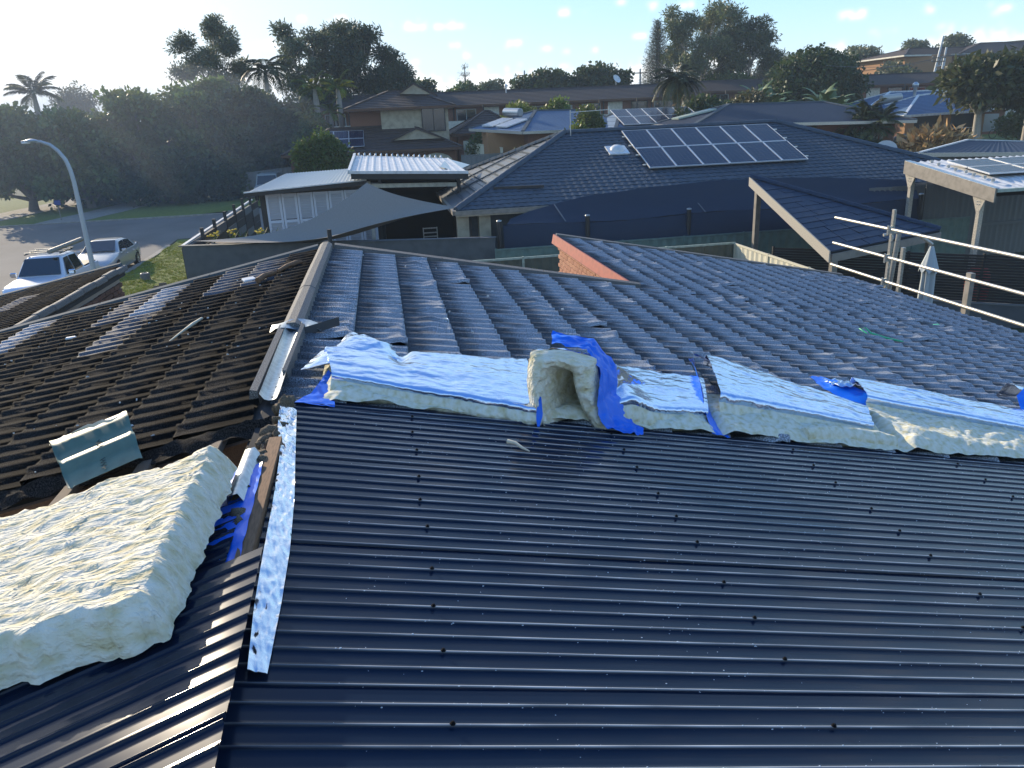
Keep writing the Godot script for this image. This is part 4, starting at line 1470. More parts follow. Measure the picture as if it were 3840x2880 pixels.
func window_on(o: Node3D, at: Vector3, w: float, h: float, out: Vector3, frame := "charcoal", glass_m := "window_dark", bars := 1) -> void:
	var x := Vector3.UP.cross(out).normalized()
	var bas := Basis(x, Vector3.UP, out)
	var b := MB.new()
	for s in [-1, 1]:
		b.box(at + x * s * w * 0.5 + out * 0.02, Vector3(0.07, h + 0.07, 0.09), bas)
		b.box(at + Vector3.UP * s * h * 0.5 + out * 0.022, Vector3(w + 0.06, 0.07, 0.09), bas)
	for i in bars:
		b.box(at + x * (w * (float(i + 1) / (bars + 1) - 0.5)) + out * 0.018, Vector3(0.06, h, 0.07), bas)
	var f := put("window", b, frame, o)
	b = MB.new()
	b.box(at + out * 0.002, Vector3(w, h, 0.02), bas)
	put("pane", b, glass_m, f)


func door_on(o: Node3D, called: String, at: Vector3, w: float, h: float, out: Vector3, m: String) -> void:   # at: middle of its foot
	var x := Vector3.UP.cross(out).normalized()
	var b := MB.new()
	b.box(at + Vector3.UP * h * 0.5 + out * 0.01, Vector3(w, h, 0.06), Basis(x, Vector3.UP, out))
	put(called, b, m, o)


func solar_panel(o: Node3D, at: Vector3, ex: Vector3, ey: Vector3, w: float, h: float, frame := true) -> void:   # at: lower corner, ex and ey unit edges
	var n2 := ex.cross(ey).normalized()
	if n2.y < 0:
		n2 = -n2
	var bas := Basis(ex, n2, ex.cross(n2))
	var mid := at + ex * w * 0.5 + ey * h * 0.5
	var b := MB.new()
	b.box(mid, Vector3(w - 0.03, 0.032, h - 0.03), bas)
	var p := put("solar_panel", b, "panel_cell", o)
	b = MB.new()
	for s in [-1, 1]:
		b.box(mid + ex * s * (w * 0.5 - 0.015), Vector3(0.026, 0.05, h), bas)
		b.box(mid + ey * s * (h * 0.5 - 0.015), Vector3(w - 0.05, 0.049, 0.026), bas)
	put("frame", b, "panel_frame", p)
	b = MB.new()
	for i in range(1, 6):
		b.box(mid + ex * (w * i / 6.0 - w * 0.5) + n2 * 0.017, Vector3(0.004, 0.003, h - 0.07), bas)
	for i in range(1, 10):
		b.box(mid + ey * (h * i / 10.0 - h * 0.5) + n2 * 0.0175, Vector3(w - 0.07, 0.003, 0.004), bas)
	put("cell_grid", b, "panel_line", p)


func antenna(o: Node3D, foot: Vector3, high: float, arm: Vector3) -> void:
	var b := MB.new()
	b.tube([foot, foot + Vector3.UP * high], [0.022], 6)
	var mast := put("mast", b, "galvanised", o)
	b = MB.new()
	var top := foot + Vector3.UP * (high - 0.1)
	b.beam(top, top + arm, 0.03, 0.03)
	var side := arm.cross(Vector3.UP).normalized()
	for i in 7:
		var p := top + arm * (0.1 + 0.13 * i)
		b.beam(p - side * 0.22, p + side * 0.22, 0.012, 0.012)
	b.box(top + arm * 0.95, Vector3(0.05, 0.28, 0.05))
	put("antenna", b, "galvanised", mast)


# ---- the tiled house next door with the solar array ----

func neighbour() -> void:
	var h := thing("solar_roof_house", "neighbouring house with a slate grey tiled hip roof carrying twelve solar panels", "house", Vector3(13, 0, -34))
	var fl := Vector3(2.5, 2.9, -28.0)
	var fr := Vector3(24.3, 2.9, -28.0)
	var rl := Vector3(8.0, 5.22, -34.4)
	var rr := Vector3(17.9, 5.26, -34.5)
	var bl := Vector3(2.5, 2.9, -40.8)
	var br := Vector3(24.3, 2.9, -40.8)
	var b := MB.new()
	b.hexa([fl - Vector3.UP * 0.2, fr - Vector3.UP * 0.2, br - Vector3.UP * 0.2, bl - Vector3.UP * 0.2, fl - Vector3.UP * 0.02, fr - Vector3.UP * 0.02, br - Vector3.UP * 0.02, bl - Vector3.UP * 0.02])
	put("ceiling", b, "cream_paint", h)
	# front face: single concrete tiles, the nearest as parts
	var ey := Vector3(0, 5.24 - 2.9, -6.45).normalized()
	var up := Vector3(0, -ey.z, ey.y)
	b = MB.new()
	b.quad_out(fl, fr, rr, rl, Vector3(13, 0, -34))
	var face := put("roof_face", b, "tile_slate", h)
	var meshes := []
	for k in 4:
		b = MB.new()
		var tone := 0.86 + 0.09 * k
		b.grid(9, 3, func(u: float, w: float):
			var y := 0.030 * (0.5 + 0.5 * cos(u * TAU)) * (0.55 + 0.45 * w) + 0.012 + 0.030 * (1 - w)
			if w > 0.9:
				y -= 0.0
			return Vector3((u - 0.5) * 0.302, y, -w * 0.345), false, func(_u: float, _w: float): return Color(tone, tone, tone))
		b.grid(9, 2, func(u: float, w: float):
			var y := 0.030 * (0.5 + 0.5 * cos(u * TAU)) * 0.55 + 0.042
			return Vector3((u - 0.5) * 0.302, y - 0.05 * (1 - w), 0.001), false, func(_u: float, _w: float): return Color(tone, tone, tone) * 0.9)
		meshes.append(b.mesh())
	var places := []
	var row := 0
	var s := 0.0
	while s < 6.75:
		var t := s / 6.86
		var x0 := lerpf(fl.x, rl.x, t)
		var x1 := lerpf(fr.x, rr.x, t)
		var x := 2.5 + 0.15
		while x < x1:
			if x > x0 + 0.05 and x < x1 - 0.05:
				places.append(Transform3D(Basis(Vector3.RIGHT, up, -ey), Vector3(x, 2.9, -28.0) + ey * s + up * 0.01))
			x += 0.30
		s += 0.318
		row += 1
	places.sort_custom(func(p, q): return p.origin.distance_squared_to(Vector3(8, 4, -20)) < q.origin.distance_squared_to(Vector3(8, 4, -20)))
	pieces("roof_tile", meshes, "tile_slate", face, places, 300)
	for k in [["l", bl, fl, rl, rl], ["r", fr, br, rr, rr], ["b", br, bl, rl, rr]]:
		b = MB.new()
		tiled_face(b, k[1], k[2], k[3], k[4], 20, 0.03)
		put("roof_face", b, "tile_slate_hip", h)
	cap_line(h, fl + Vector3.UP * 0.05, rl + Vector3.UP * 0.05, "tile_slate", 0.26, 0.13, 0.4)
	cap_line(h, bl + Vector3.UP * 0.05, rl + Vector3.UP * 0.05, "cap_pale", 0.26, 0.13, 0.4)
	cap_line(h, fr + Vector3.UP * 0.05, rr + Vector3.UP * 0.05, "tile_slate", 0.26, 0.13, 0.4)
	cap_line(h, br + Vector3.UP * 0.05, rr + Vector3.UP * 0.05, "tile_slate", 0.26, 0.13, 0.4)
	cap_line(h, rl + Vector3.UP * 0.05, rr + Vector3.UP * 0.05, "tile_slate", 0.26, 0.13, 0.4)
	# seams of the dark heating mats on the sunny hip, and their feed pipes
	for i in 9:
		b = MB.new()
		var t := 0.08 + i * 0.10
		b.beam(bl.lerp(rl, t) + Vector3.UP * 0.06 + Vector3(0, 0, 0.2), fl.lerp(rl, t) + Vector3.UP * 0.06 - Vector3(0, 0, 0.2), 0.05, 0.02)
		put("mat_seam", b, "cap_pale", h)
	for z in [-33.0, -35.8]:
		b = MB.new()
		var k: float = (z + 40.8) / 12.8
		var t := 0.93 - absf(z + 34.4) * 0.145
		b.beam(Vector3(2.6, 3.0, z), Vector3(lerpf(2.5, 8.0, t), lerpf(2.9, 5.22, t) + 0.08, z), 0.10, 0.05)
		put("feed_pipe", b, "cap_pale", h)
	b = MB.new()
	b.beam(Vector3(4.1, 3.52, -29.5), Vector3(6.0, 3.50, -29.3), 0.10, 0.09)
	put("valley_gutter", b, "charcoal", h)
	# gutter, walls
	b = MB.new()
	b.beam(fl + Vector3(-0.05, -0.06, 0.06), fr + Vector3(0, -0.06, 0.06), 0.13, 0.16)
	b.beam(fl + Vector3(-0.06, -0.062, 0.0), bl + Vector3(-0.06, -0.062, 0), 0.13, 0.16)
	put("gutter", b, "taupe_paint", h)
	b = MB.new()
	b.box(Vector3(13.4, 1.35, -34.4), Vector3(20.6, 2.7, 11.6))
	put("wall", b, "render_grey", h)
	for x in [2.75, 3.55]:
		b = MB.new()
		b.box(Vector3(x, 1.4, -28.4), Vector3(0.42, 2.8, 0.4))
		put("porch_pier", b, "render_cream", h)
	# skylight
	b = MB.new()
	var sk := Vector3(0, 0, 0) + Vector3(9.75, 2.9, -28) + ey * 4.55
	b.lathe([Vector2(0.30, 0.10), Vector2(0.29, 0.16), Vector2(0.22, 0.24), Vector2(0.12, 0.28), Vector2(0.001, 0.29)], sk, 16, Basis(Vector3.RIGHT, up, -ey))
	b.box(sk + up * 0.085, Vector3(0.85, 0.05, 0.85), Basis(Vector3.RIGHT, up, -ey))
	put("skylight_dome", b, "white_paint", h)
	# twelve panels
	var ps := thing("solar_array", "two rows of six dark blue solar panels on the slate grey roof", "solar panels", Vector3(13.8, 4.3, -32))
	for r in 2:
		for i in 6:
			solar_panel(ps, Vector3(10.48 + i * 1.125 - 0.02 * r, 2.9, -28) + ey * (2.42 + 2.0 * r) + up * 0.17, Vector3.RIGHT, ey, 1.11, 1.97)
	for r in 4:
		b = MB.new()
		b.beam(Vector3(10.35, 2.9, -28) + ey * (2.9 + r * 1.0) + up * 0.11, Vector3(17.45, 2.9, -28) + ey * (2.9 + r * 1.0) + up * 0.11, 0.05, 0.05)
		put("mounting_rail", b, "panel_frame", ps)
	var an := thing("roof_antenna", "thin television antenna on a mast at the ridge end of the solar house", "antenna", Vector3(8.2, 5.0, -34.0))
	antenna(an, Vector3(8.2, 5.05, -34.0), 1.15, Vector3(1.75, 0.05, 0.1))
	var d := thing("satellite_dish", "grey satellite dish on the far hip of the solar house", "satellite dish", Vector3(21.8, 3.3, -32))
	b = MB.new()
	b.lathe([Vector2(0.001, 0.0), Vector2(0.2, 0.02), Vector2(0.36, 0.07), Vector2(0.45, 0.11)], Vector3(21.85, 3.95, -32.0), 20, Basis.from_euler(Vector3(0.9, -0.5, 0.0)))
	put("dish", b, "dish_grey", d)
	b = MB.new()
	b.tube([Vector3(21.9, 3.3, -32.1), Vector3(21.85, 3.92, -32.05)], [0.03], 6)
	b.tube([Vector3(21.7, 3.75, -31.8), Vector3(21.5, 4.15, -31.4)], [0.015], 5)
	put("bracket", b, "galvanised", d)


func louvre_panel(o: Node3D, at: Vector3, w: float, hh: float) -> void:   # at: lower corner
	var b := MB.new()
	for x in [0.05, w - 0.05]:
		b.box(at + Vector3(x, hh * 0.5, 0), Vector3(0.09, hh, 0.06))
	for y in [0.06, hh * 0.5, hh - 0.06]:
		b.box(at + Vector3(w * 0.5, y, 0.002), Vector3(w - 0.19, 0.11, 0.055))
	var f := put("shutter", b, "louvre_white", o)
	b = MB.new()
	b.box(Vector3.ZERO, Vector3(w - 0.18, 0.128, 0.012), Basis(Vector3.RIGHT, 0.6))
	var m := b.mesh()
	for half in 2:
		for i in 9:
			var y := 0.14 + half * (hh * 0.5) + i * (hh * 0.5 - 0.2) / 8.6
			share("slat", m, "louvre_white", f, Transform3D(Basis(), at + Vector3(w * 0.5, y, 0)))


func neighbour_yard() -> void:
	# rendered wall
	var o := thing("rendered_wall", "long dark grey rendered wall with a pale coping around the next yard", "wall", Vector3(-2, 0, -28))
	var b := MB.new()
	b.hexa([Vector3(-7.4, 0, -29.7), Vector3(3.6, 0, -26.2), Vector3(3.65, 0, -26.4), Vector3(-7.4, 0, -29.9), Vector3(-7.4, 2.06, -29.7), Vector3(3.6, 2.13, -26.2), Vector3(3.65, 2.13, -26.4), Vector3(-7.4, 2.06, -29.9)])
	put("wall_face", b, "render_grey", o)
	b = MB.new()
	b.beam(Vector3(-7.5, 2.075, -29.83), Vector3(3.66, 2.145, -26.29), 0.26, 0.035)
	put("coping", b, "render_grey", o)
	b = MB.new()
	b.box(Vector3(-7.38, 1.0, -38.2), Vector3(0.2, 2.0, 16.6))
	put("wall_face", b, "render_grey", o)
	b = MB.new()
	b.beam(Vector3(-7.42, 2.06, -29.9), Vector3(-7.42, 2.2, -46.6), 0.12, 0.07)
	put("rail", b, "white_paint", o)
	# dark timber screen along the side
	o = thing("timber_screen", "dark timber boundary screen stepping back behind the grey wall's corner", "fence", Vector3(-6.9, 0, -36))
	for i in 6:
		b = MB.new()
		b.box(Vector3(-7.0, 1.25, -31.4 - i * 2.4), Vector3(0.12, 2.5 + 0.12 * i, 0.12))
		put("post", b, "charcoal", o)
		for k in 6:
			b = MB.new()
			b.box(Vector3(-6.98, 0.25 + k * 0.36, -32.6 - i * 2.4), Vector3(0.03, 0.33, 2.3))
			put("board", b, "charcoal" if (i + k) % 3 else "fence_grey", o)
	# planter with flowers
	o = thing("planter_box", "dark planter box of yellow flowers and strappy leaves behind the grey wall", "planter", Vector3(-5.2, 0, -31))
	b = MB.new()
	b.box(Vector3(-4.9, 1.75, -30.6), Vector3(3.4, 0.5, 0.6))
	put("box", b, "grey_timber", o)
	for k in 5:
		b = MB.new()
		var c := Vector3(-6.4 + k * 0.55 + rnd(-0.1, 0.1), 2.0, -30.6 - 0.3 * (k % 2))
		for i in 16:
			var a := rnd(0, TAU)
			var l := rnd(0.25, 0.5)
			var d := Vector3(cos(a), 0, sin(a))
			var s := Vector3(-sin(a), 0, cos(a)) * 0.022
			b.tri(c - s, c + s, c + d * l * 0.7 + Vector3.UP * l)
		put("leaves", b, "leaf_mid", o)
		if k in [0, 1, 3]:
			b = MB.new()
			for i in 10:
				var a := rnd(0, TAU)
				var r := rnd(0.08, 0.24)
				b.cbox(c + Vector3(cos(a) * r, rnd(0.25, 0.42), sin(a) * r), Vector3(0.09, 0.05, 0.08), 0.015, Basis(Vector3.UP, a))
			put("flower", b, "flower_yellow", o)
	# lean-to with white shutters
	o = thing("shutter_room", "garden room with tall white louvred shutters under a low metal lean-to roof", "garden room", Vector3(-2.6, 0, -33))
	b = MB.new()
	b.box(Vector3(-2.5, 1.75, -35.6), Vector3(4.9, 3.5, 5.0))
	put("wall", b, "charcoal", o)
	for i in 7:
		louvre_panel(o, Vector3(-4.72 + i * 0.625, 1.28, -33.04), 0.615, 2.2)
	b = MB.new()
	ribbed_roof(b, Vector3(-5.35, 3.62, -32.4), Vector3(-0.65, 3.86, -32.4), Vector3(-0.66, 4.12, -37.2), Vector3(-4.3, 4.02, -37.2), 30, 0.03)
	put("roof_sheet", b, "galvanised", o)
	b = MB.new()
	b.beam(Vector3(-5.4, 3.55, -32.36), Vector3(-0.62, 3.79, -32.36), 0.06, 0.16)
	put("fascia", b, "charcoal", o)
	b = MB.new()
	b.beam(Vector3(-5.4, 3.65, -32.3), Vector3(-0.62, 3.885, -32.3), 0.10, 0.05)
	put("gutter", b, "white_paint", o)
	# raised patio roof
	o = thing("patio_roof", "flat white insulated patio roof raised above the neighbouring courtyard", "patio roof", Vector3(1.2, 0, -34))
	var pf := [Vector3(-1.2, 4.22, -32.0), Vector3(3.45, 3.98, -32.0), Vector3(3.1, 4.36, -36.6), Vector3(-1.04, 4.68, -36.6)]
	b = MB.new()
	ribbed_roof(b, pf[0], pf[1], pf[2], pf[3], 15, 0.035)
	put("roof_sheet", b, "white_paint", o)
	b = MB.new()
	b.hexa([pf[0] - Vector3.UP * 0.26, pf[1] - Vector3.UP * 0.26, pf[2] - Vector3.UP * 0.26, pf[3] - Vector3.UP * 0.26, pf[0] - Vector3.UP * 0.02, pf[1] - Vector3.UP * 0.02, pf[2] - Vector3.UP * 0.02, pf[3] - Vector3.UP * 0.02])
	put("ceiling", b, "charcoal", o)
	b = MB.new()
	b.beam(pf[0] + Vector3(-0.05, 0.01, 0.06), pf[1] + Vector3(0, 0.01, 0.06), 0.13, 0.11)
	put("gutter", b, "white_paint", o)
	b = MB.new()
	b.beam(pf[0] + Vector3(-0.06, 0.02, 0.06), pf[3] + Vector3(-0.06, 0.03, 0), 0.10, 0.16)
	put("barge_cap", b, "white_paint", o)
	for i in 16:
		b = MB.new()
		var p: Vector3 = pf[3].lerp(pf[2], (i + 0.5) / 17.0)
		b.tube([p + Vector3(0, 0.02, 0.05), p + Vector3(0, 0.08, 0.0), p + Vector3(0.02, 0.12, -0.06)], [0.05, 0.045, 0.02], 6)
		put("rib_end", b, "white_paint", o)
	b = MB.new()
	b.beam(Vector3(-0.45, 3.62, -32.6), Vector3(3.0, 3.50, -32.6), 0.12, 0.16)
	put("beam", b, "cream_paint", o)
	for x in [-0.55, 3.1]:
		b = MB.new()
		b.box(Vector3(x, 1.95, -32.6), Vector3(0.14, 3.7, 0.14))
		put("post", b, "cream_paint" if x < 0 else "charcoal", o)
	b = MB.new()
	b.box(Vector3(1.3, 1.9, -36.4), Vector3(4.4, 3.8, 0.12))
	b.box(Vector3(-0.12, 1.8, -34.6), Vector3(0.1, 3.6, 3.4))
	put("back_wall", b, "dark_room", o)
	b = MB.new()
	b.quad(Vector3(3.0, 4.02, -32.6), Vector3(4.0, 4.05, -36.2), Vector3(3.0, 4.36, -36.6), Vector3(2.4, 4.2, -33.0))
	put("flashing", b, "galvanised", o)
	o = thing("garden_chair", "pale metal chair seen under the patio roof through the dark courtyard", "chair", Vector3(1.6, 0, -29.5))
	b = MB.new()
	for k in [-0.26, 0.26]:
		b.box(Vector3(1.62 + k, 1.95, -29.6), Vector3(0.035, 0.5, 0.035))
	put("frame", b, "steel", o)
	b = MB.new()
	for y in [1.86, 2.0, 2.17]:
		b.box(Vector3(1.62, y, -29.6), Vector3(0.5, 0.04, 0.03))
	put("backrest", b, "steel", o)
	# grey shade sail on its post
	var sail := thing("shade_sail", "grey shade sail stretched from a wall post up to the patio roof beam", "shade sail", Vector3(-2, 2, -29))
	var A := Vector3(-0.58, 3.92, -30.2)
	var B := Vector3(2.58, 3.0, -28.4)
	var C := Vector3(-1.9, 2.42, -27.1)
	var D := Vector3(-6.9, 2.28, -29.4)
	b = MB.new()
	b.sheet(34, 34, func(u: float, w: float):
		var top := D.lerp(A, u)
		var low := C.lerp(B, u)
		top += Vector3(0.35, -0.55, 0.10) * sin(u * PI)
		low += Vector3(0.0, 0.06, -0.25) * sin(u * PI)
		var p := top.lerp(low, w)
		p += Vector3(0.30, -0.10, 0) * sin(w * PI) * (1 - u) * 1.5 - Vector3(0.42, 0, 0) * sin(w * PI) * u
		return p + Vector3(0, -0.35 * sin(u * PI) * sin(w * PI), 0), Vector3(0, -0.006, 0))
	put("fabric", b, "sail_grey", sail)
	b = MB.new()
	b.tube([Vector3(-1.93, 0.0, -27.0), Vector3(-1.93, 2.68, -27.0)], [0.075], 12)
	put("post", b, "charcoal", sail)
	# long blue sail and the lower sheet behind the fence
	sail = thing("shade_sail", "long dark blue shade sail hung between black posts and the solar house's eave", "shade sail", Vector3(12, 2, -27.6))
	b = MB.new()
	b.sheet(70, 14, func(u: float, w: float):
		var x: float = lerpf(4.0, 20.0, u)
		var xt: float = lerpf(4.4, 20.3, u)
		var top := Vector3(xt, 2.9 + 0.55 * sin(u * PI * 0.95) + 0.05 * u, -27.75)
		var low := Vector3(x, 2.42 + 0.05 * cos(u * TAU * 2.0), -26.9)
		if u < 0.2:
			top.y -= 0.35 * pow((0.2 - u) / 0.2, 2.0)
		return top.lerp(low, w) + Vector3(0, -0.10 * sin(w * PI) + 0.03 * nz.get_noise_2d(u * 14.0, w * 2.0), 0), Vector3(0, -0.006, 0))
	put("fabric", b, "sail_blue", sail)
	b = MB.new()
	b.sheet(70, 10, func(u: float, w: float):
		var x: float = lerpf(4.0, 20.0, u)
		var top := Vector3(x, 2.40 + 0.05 * cos(u * TAU * 2.0), -26.86)
		var low := Vector3(x, 1.25 + 0.22 * absf(sin(u * PI * 4.0)), -26.6)
		return top.lerp(low, w) + Vector3(0, 0, 0.06 * sin(w * PI)), Vector3(0, 0, -0.006))
	put("hanging_sheet", b, "sail_blue", sail)
	for x in [6.0, 11.2, 15.2]:
		b = MB.new()
		b.beam(Vector3(x, 3.0, -27.55), Vector3(x + 0.25, 2.46, -26.86), 0.05, 0.01)
		put("seam", b, "sail_hem", sail)
	for x in [3.85, 7.0, 10.75, 15.0, 19.9]:
		b = MB.new()
		b.tube([Vector3(x, 0, -26.7), Vector3(x, 2.62, -26.7)], [0.08], 10)
		put("post", b, "charcoal", sail)
		b = MB.new()
		b.lathe([Vector2(0.09, 0.0), Vector2(0.09, 0.04), Vector2(0.001, 0.06)], Vector3(x, 2.62, -26.7), 10)
		put("post_cap", b, "steel", sail)


# corrugated roof between four corners (front pair first); ribs run from front to back
func ribbed_roof(b: MB, fl: Vector3, fr: Vector3, br: Vector3, bl: Vector3, ribs: int, hgt: float) -> void:
	var n2 := ribs * 6 + 1
	b.sheet(n2, 2, func(u: float, w: float):
		var p := fl.lerp(fr, u).lerp(bl.lerp(br, u), w)
		var f := fposmod(u * ribs, 1.0)
		var k := 1.0 if f > 0.68 and f < 0.92 else 0.0
		return p + Vector3.UP * hgt * k, Vector3(0, -0.01, 0))


func panel_fence(called: String, label: String, a: Vector3, b2: Vector3, h: float, m: String, mp: String, group := "") -> Node3D:
	var o := thing(called, label, "fence", a, group)
	var d := b2 - a
	var n2 := maxi(1, roundi(Vector2(d.x, d.z).length() / 2.37))
	var x := d.normalized()
	var side := x.cross(Vector3.UP).normalized()
	for i in n2:
		var p := a.lerp(b2, float(i) / n2)
		var q := a.lerp(b2, float(i + 1) / n2)
		var b := MB.new()
		var L := p.distance_to(q)
		var cols := int(L / 0.055)
		b.sheet(cols, 2, func(u: float, w: float):
			var k := fposmod(u * L / 0.33, 1.0)
			var z := 0.0 if k < 0.62 else 0.032
			return p + x * u * L + Vector3.UP * (0.06 + w * (h - 0.10)) + side * z, side * 0.008)
		put("fence_panel", b, m, o)
		b = MB.new()
		b.beam(p + Vector3.UP * h + side * 0.012, q + Vector3.UP * h + side * 0.012, 0.055, 0.06)
		put("top_rail", b, mp, o)
		b = MB.new()
		b.box(p + Vector3.UP * (h * 0.5 + 0.02) + side * 0.012, Vector3(0.07, h + 0.05, 0.07), Basis(x, Vector3.UP, -side))
		put("post", b, mp, o)
	return o


func fences() -> void:
	panel_fence("panel_fence", "mint green corrugated fence below the blue shade sail, the rear one of two", Vector3(3.6, 0, -26.0), Vector3(21.5, 0, -26.0), 1.76, "fence_mint", "fence_mint")
	panel_fence("panel_fence", "olive green corrugated fence with pale top rail close behind the old roof", Vector3(1.8, 0, -24.0), Vector3(11.3, 0, -24.0), 1.78, "fence_olive", "mint_pale")
	panel_fence("panel_fence", "cream corrugated fence facing the sun beside the old roof's gutter", Vector3(11.3, 0, -24.0), Vector3(11.3, 0, -17.0), 1.75, "fence_cream", "fence_cream")
	# black slat fence
	var o := thing("slat_fence", "black horizontal slat fence on a low dark wall around the patio beyond the guard rail", "fence", Vector3(13.5, 0, -20))
	var A := Vector3(11.5, 0.0, -21.8)
	var B := Vector3(17.4, 0.0, -17.4)
	var d := (B - A).normalized()
	var b := MB.new()
	b.beam(A + Vector3.UP * 0.3, B + Vector3.UP * 0.3, 0.18, 0.6)
	put("base_wall", b, "render_grey", o)
	b = MB.new()
	b.beam(A + Vector3.UP * 0.62, B + Vector3.UP * 0.62, 0.22, 0.03)
	put("base_cap", b, "fence_grey", o)
	for i in 17:
		b = MB.new()
		var y := 0.68 + i * 0.077
		b.beam(A + Vector3.UP * y, B + Vector3.UP * y, 0.03, 0.064)
		put("slat", b, "slat_black", o)
	for i in 5:
		b = MB.new()
		var p := A.lerp(B, i / 4.0)
		b.box(p + Vector3(0, 1.3, 0) - d.cross(Vector3.UP) * 0.05, Vector3(0.06, 1.35, 0.06))
		put("post", b, "slat_black", o)
	# what shows behind the slats
	b = MB.new()
	b.lathe([Vector2(0.28, 0.0), Vector2(0.34, 0.5), Vector2(0.30, 0.9), Vector2(0.2, 1.05)], Vector3(16.6, 0.35, -19.4), 14)
	tag(put("water_tank", b, "red_glow_plastic", self), "bright red plastic drum glimpsed through the black slats", "drum")
	# shade umbrella, folded, on a cantilever arm
	o = thing("folded_umbrella", "folded grey cantilever umbrella hanging from a curved pale arm behind the guard rail", "umbrella", Vector3(12.0, 0, -15.6))
	b = MB.new()
	b.tube([Vector3(11.2, 0.0, -15.9), Vector3(11.35, 3.25, -15.8)], [0.055], 8)
	put("mast", b, "steel", o)
	b = MB.new()
	b.tube([Vector3(11.0, 3.15, -15.85), Vector3(11.35, 3.22, -15.8), Vector3(11.75, 3.14, -15.72), Vector3(12.1, 2.90, -15.65)], [0.035], 8)
	put("arm", b, "rail_paint", o)
	b = MB.new()
	b.grid(49, 26, func(u: float, w: float):
		var a: float = u * TAU
		var r := 0.04 + 0.13 * smoothstep(0.0, 0.22, w) - 0.03 * smoothstep(0.22, 0.3, w) + 0.06 * w
		r *= 1.0 + 0.22 * sin(a * 6.0 + 2.0 * w) + 0.1 * sin(a * 11.0)
		return Vector3(12.1, 2.80, -15.65) + Vector3(cos(a) * r * 0.85, -1.95 * w, sin(a) * r * 0.7), true)
	put("canopy", b, "canvas_cover", o)
	b = MB.new()
	b.grid(33, 5, func(u: float, w: float):
		var a: float = u * TAU
		var r := 0.04 + 0.17 * w
		return Vector3(12.1, 2.86, -15.65) + Vector3(cos(a) * r, -0.55 * w + 0.05 * sin(a * 8.0) * w, sin(a) * r), true)
	put("canopy_vent", b, "canvas_cover", o)
	b = MB.new()
	b.box(Vector3(13.0, 0.02, -14.0), Vector3(4.0, 0.06, 7.5))
	structure("garden_path", b, "soil")


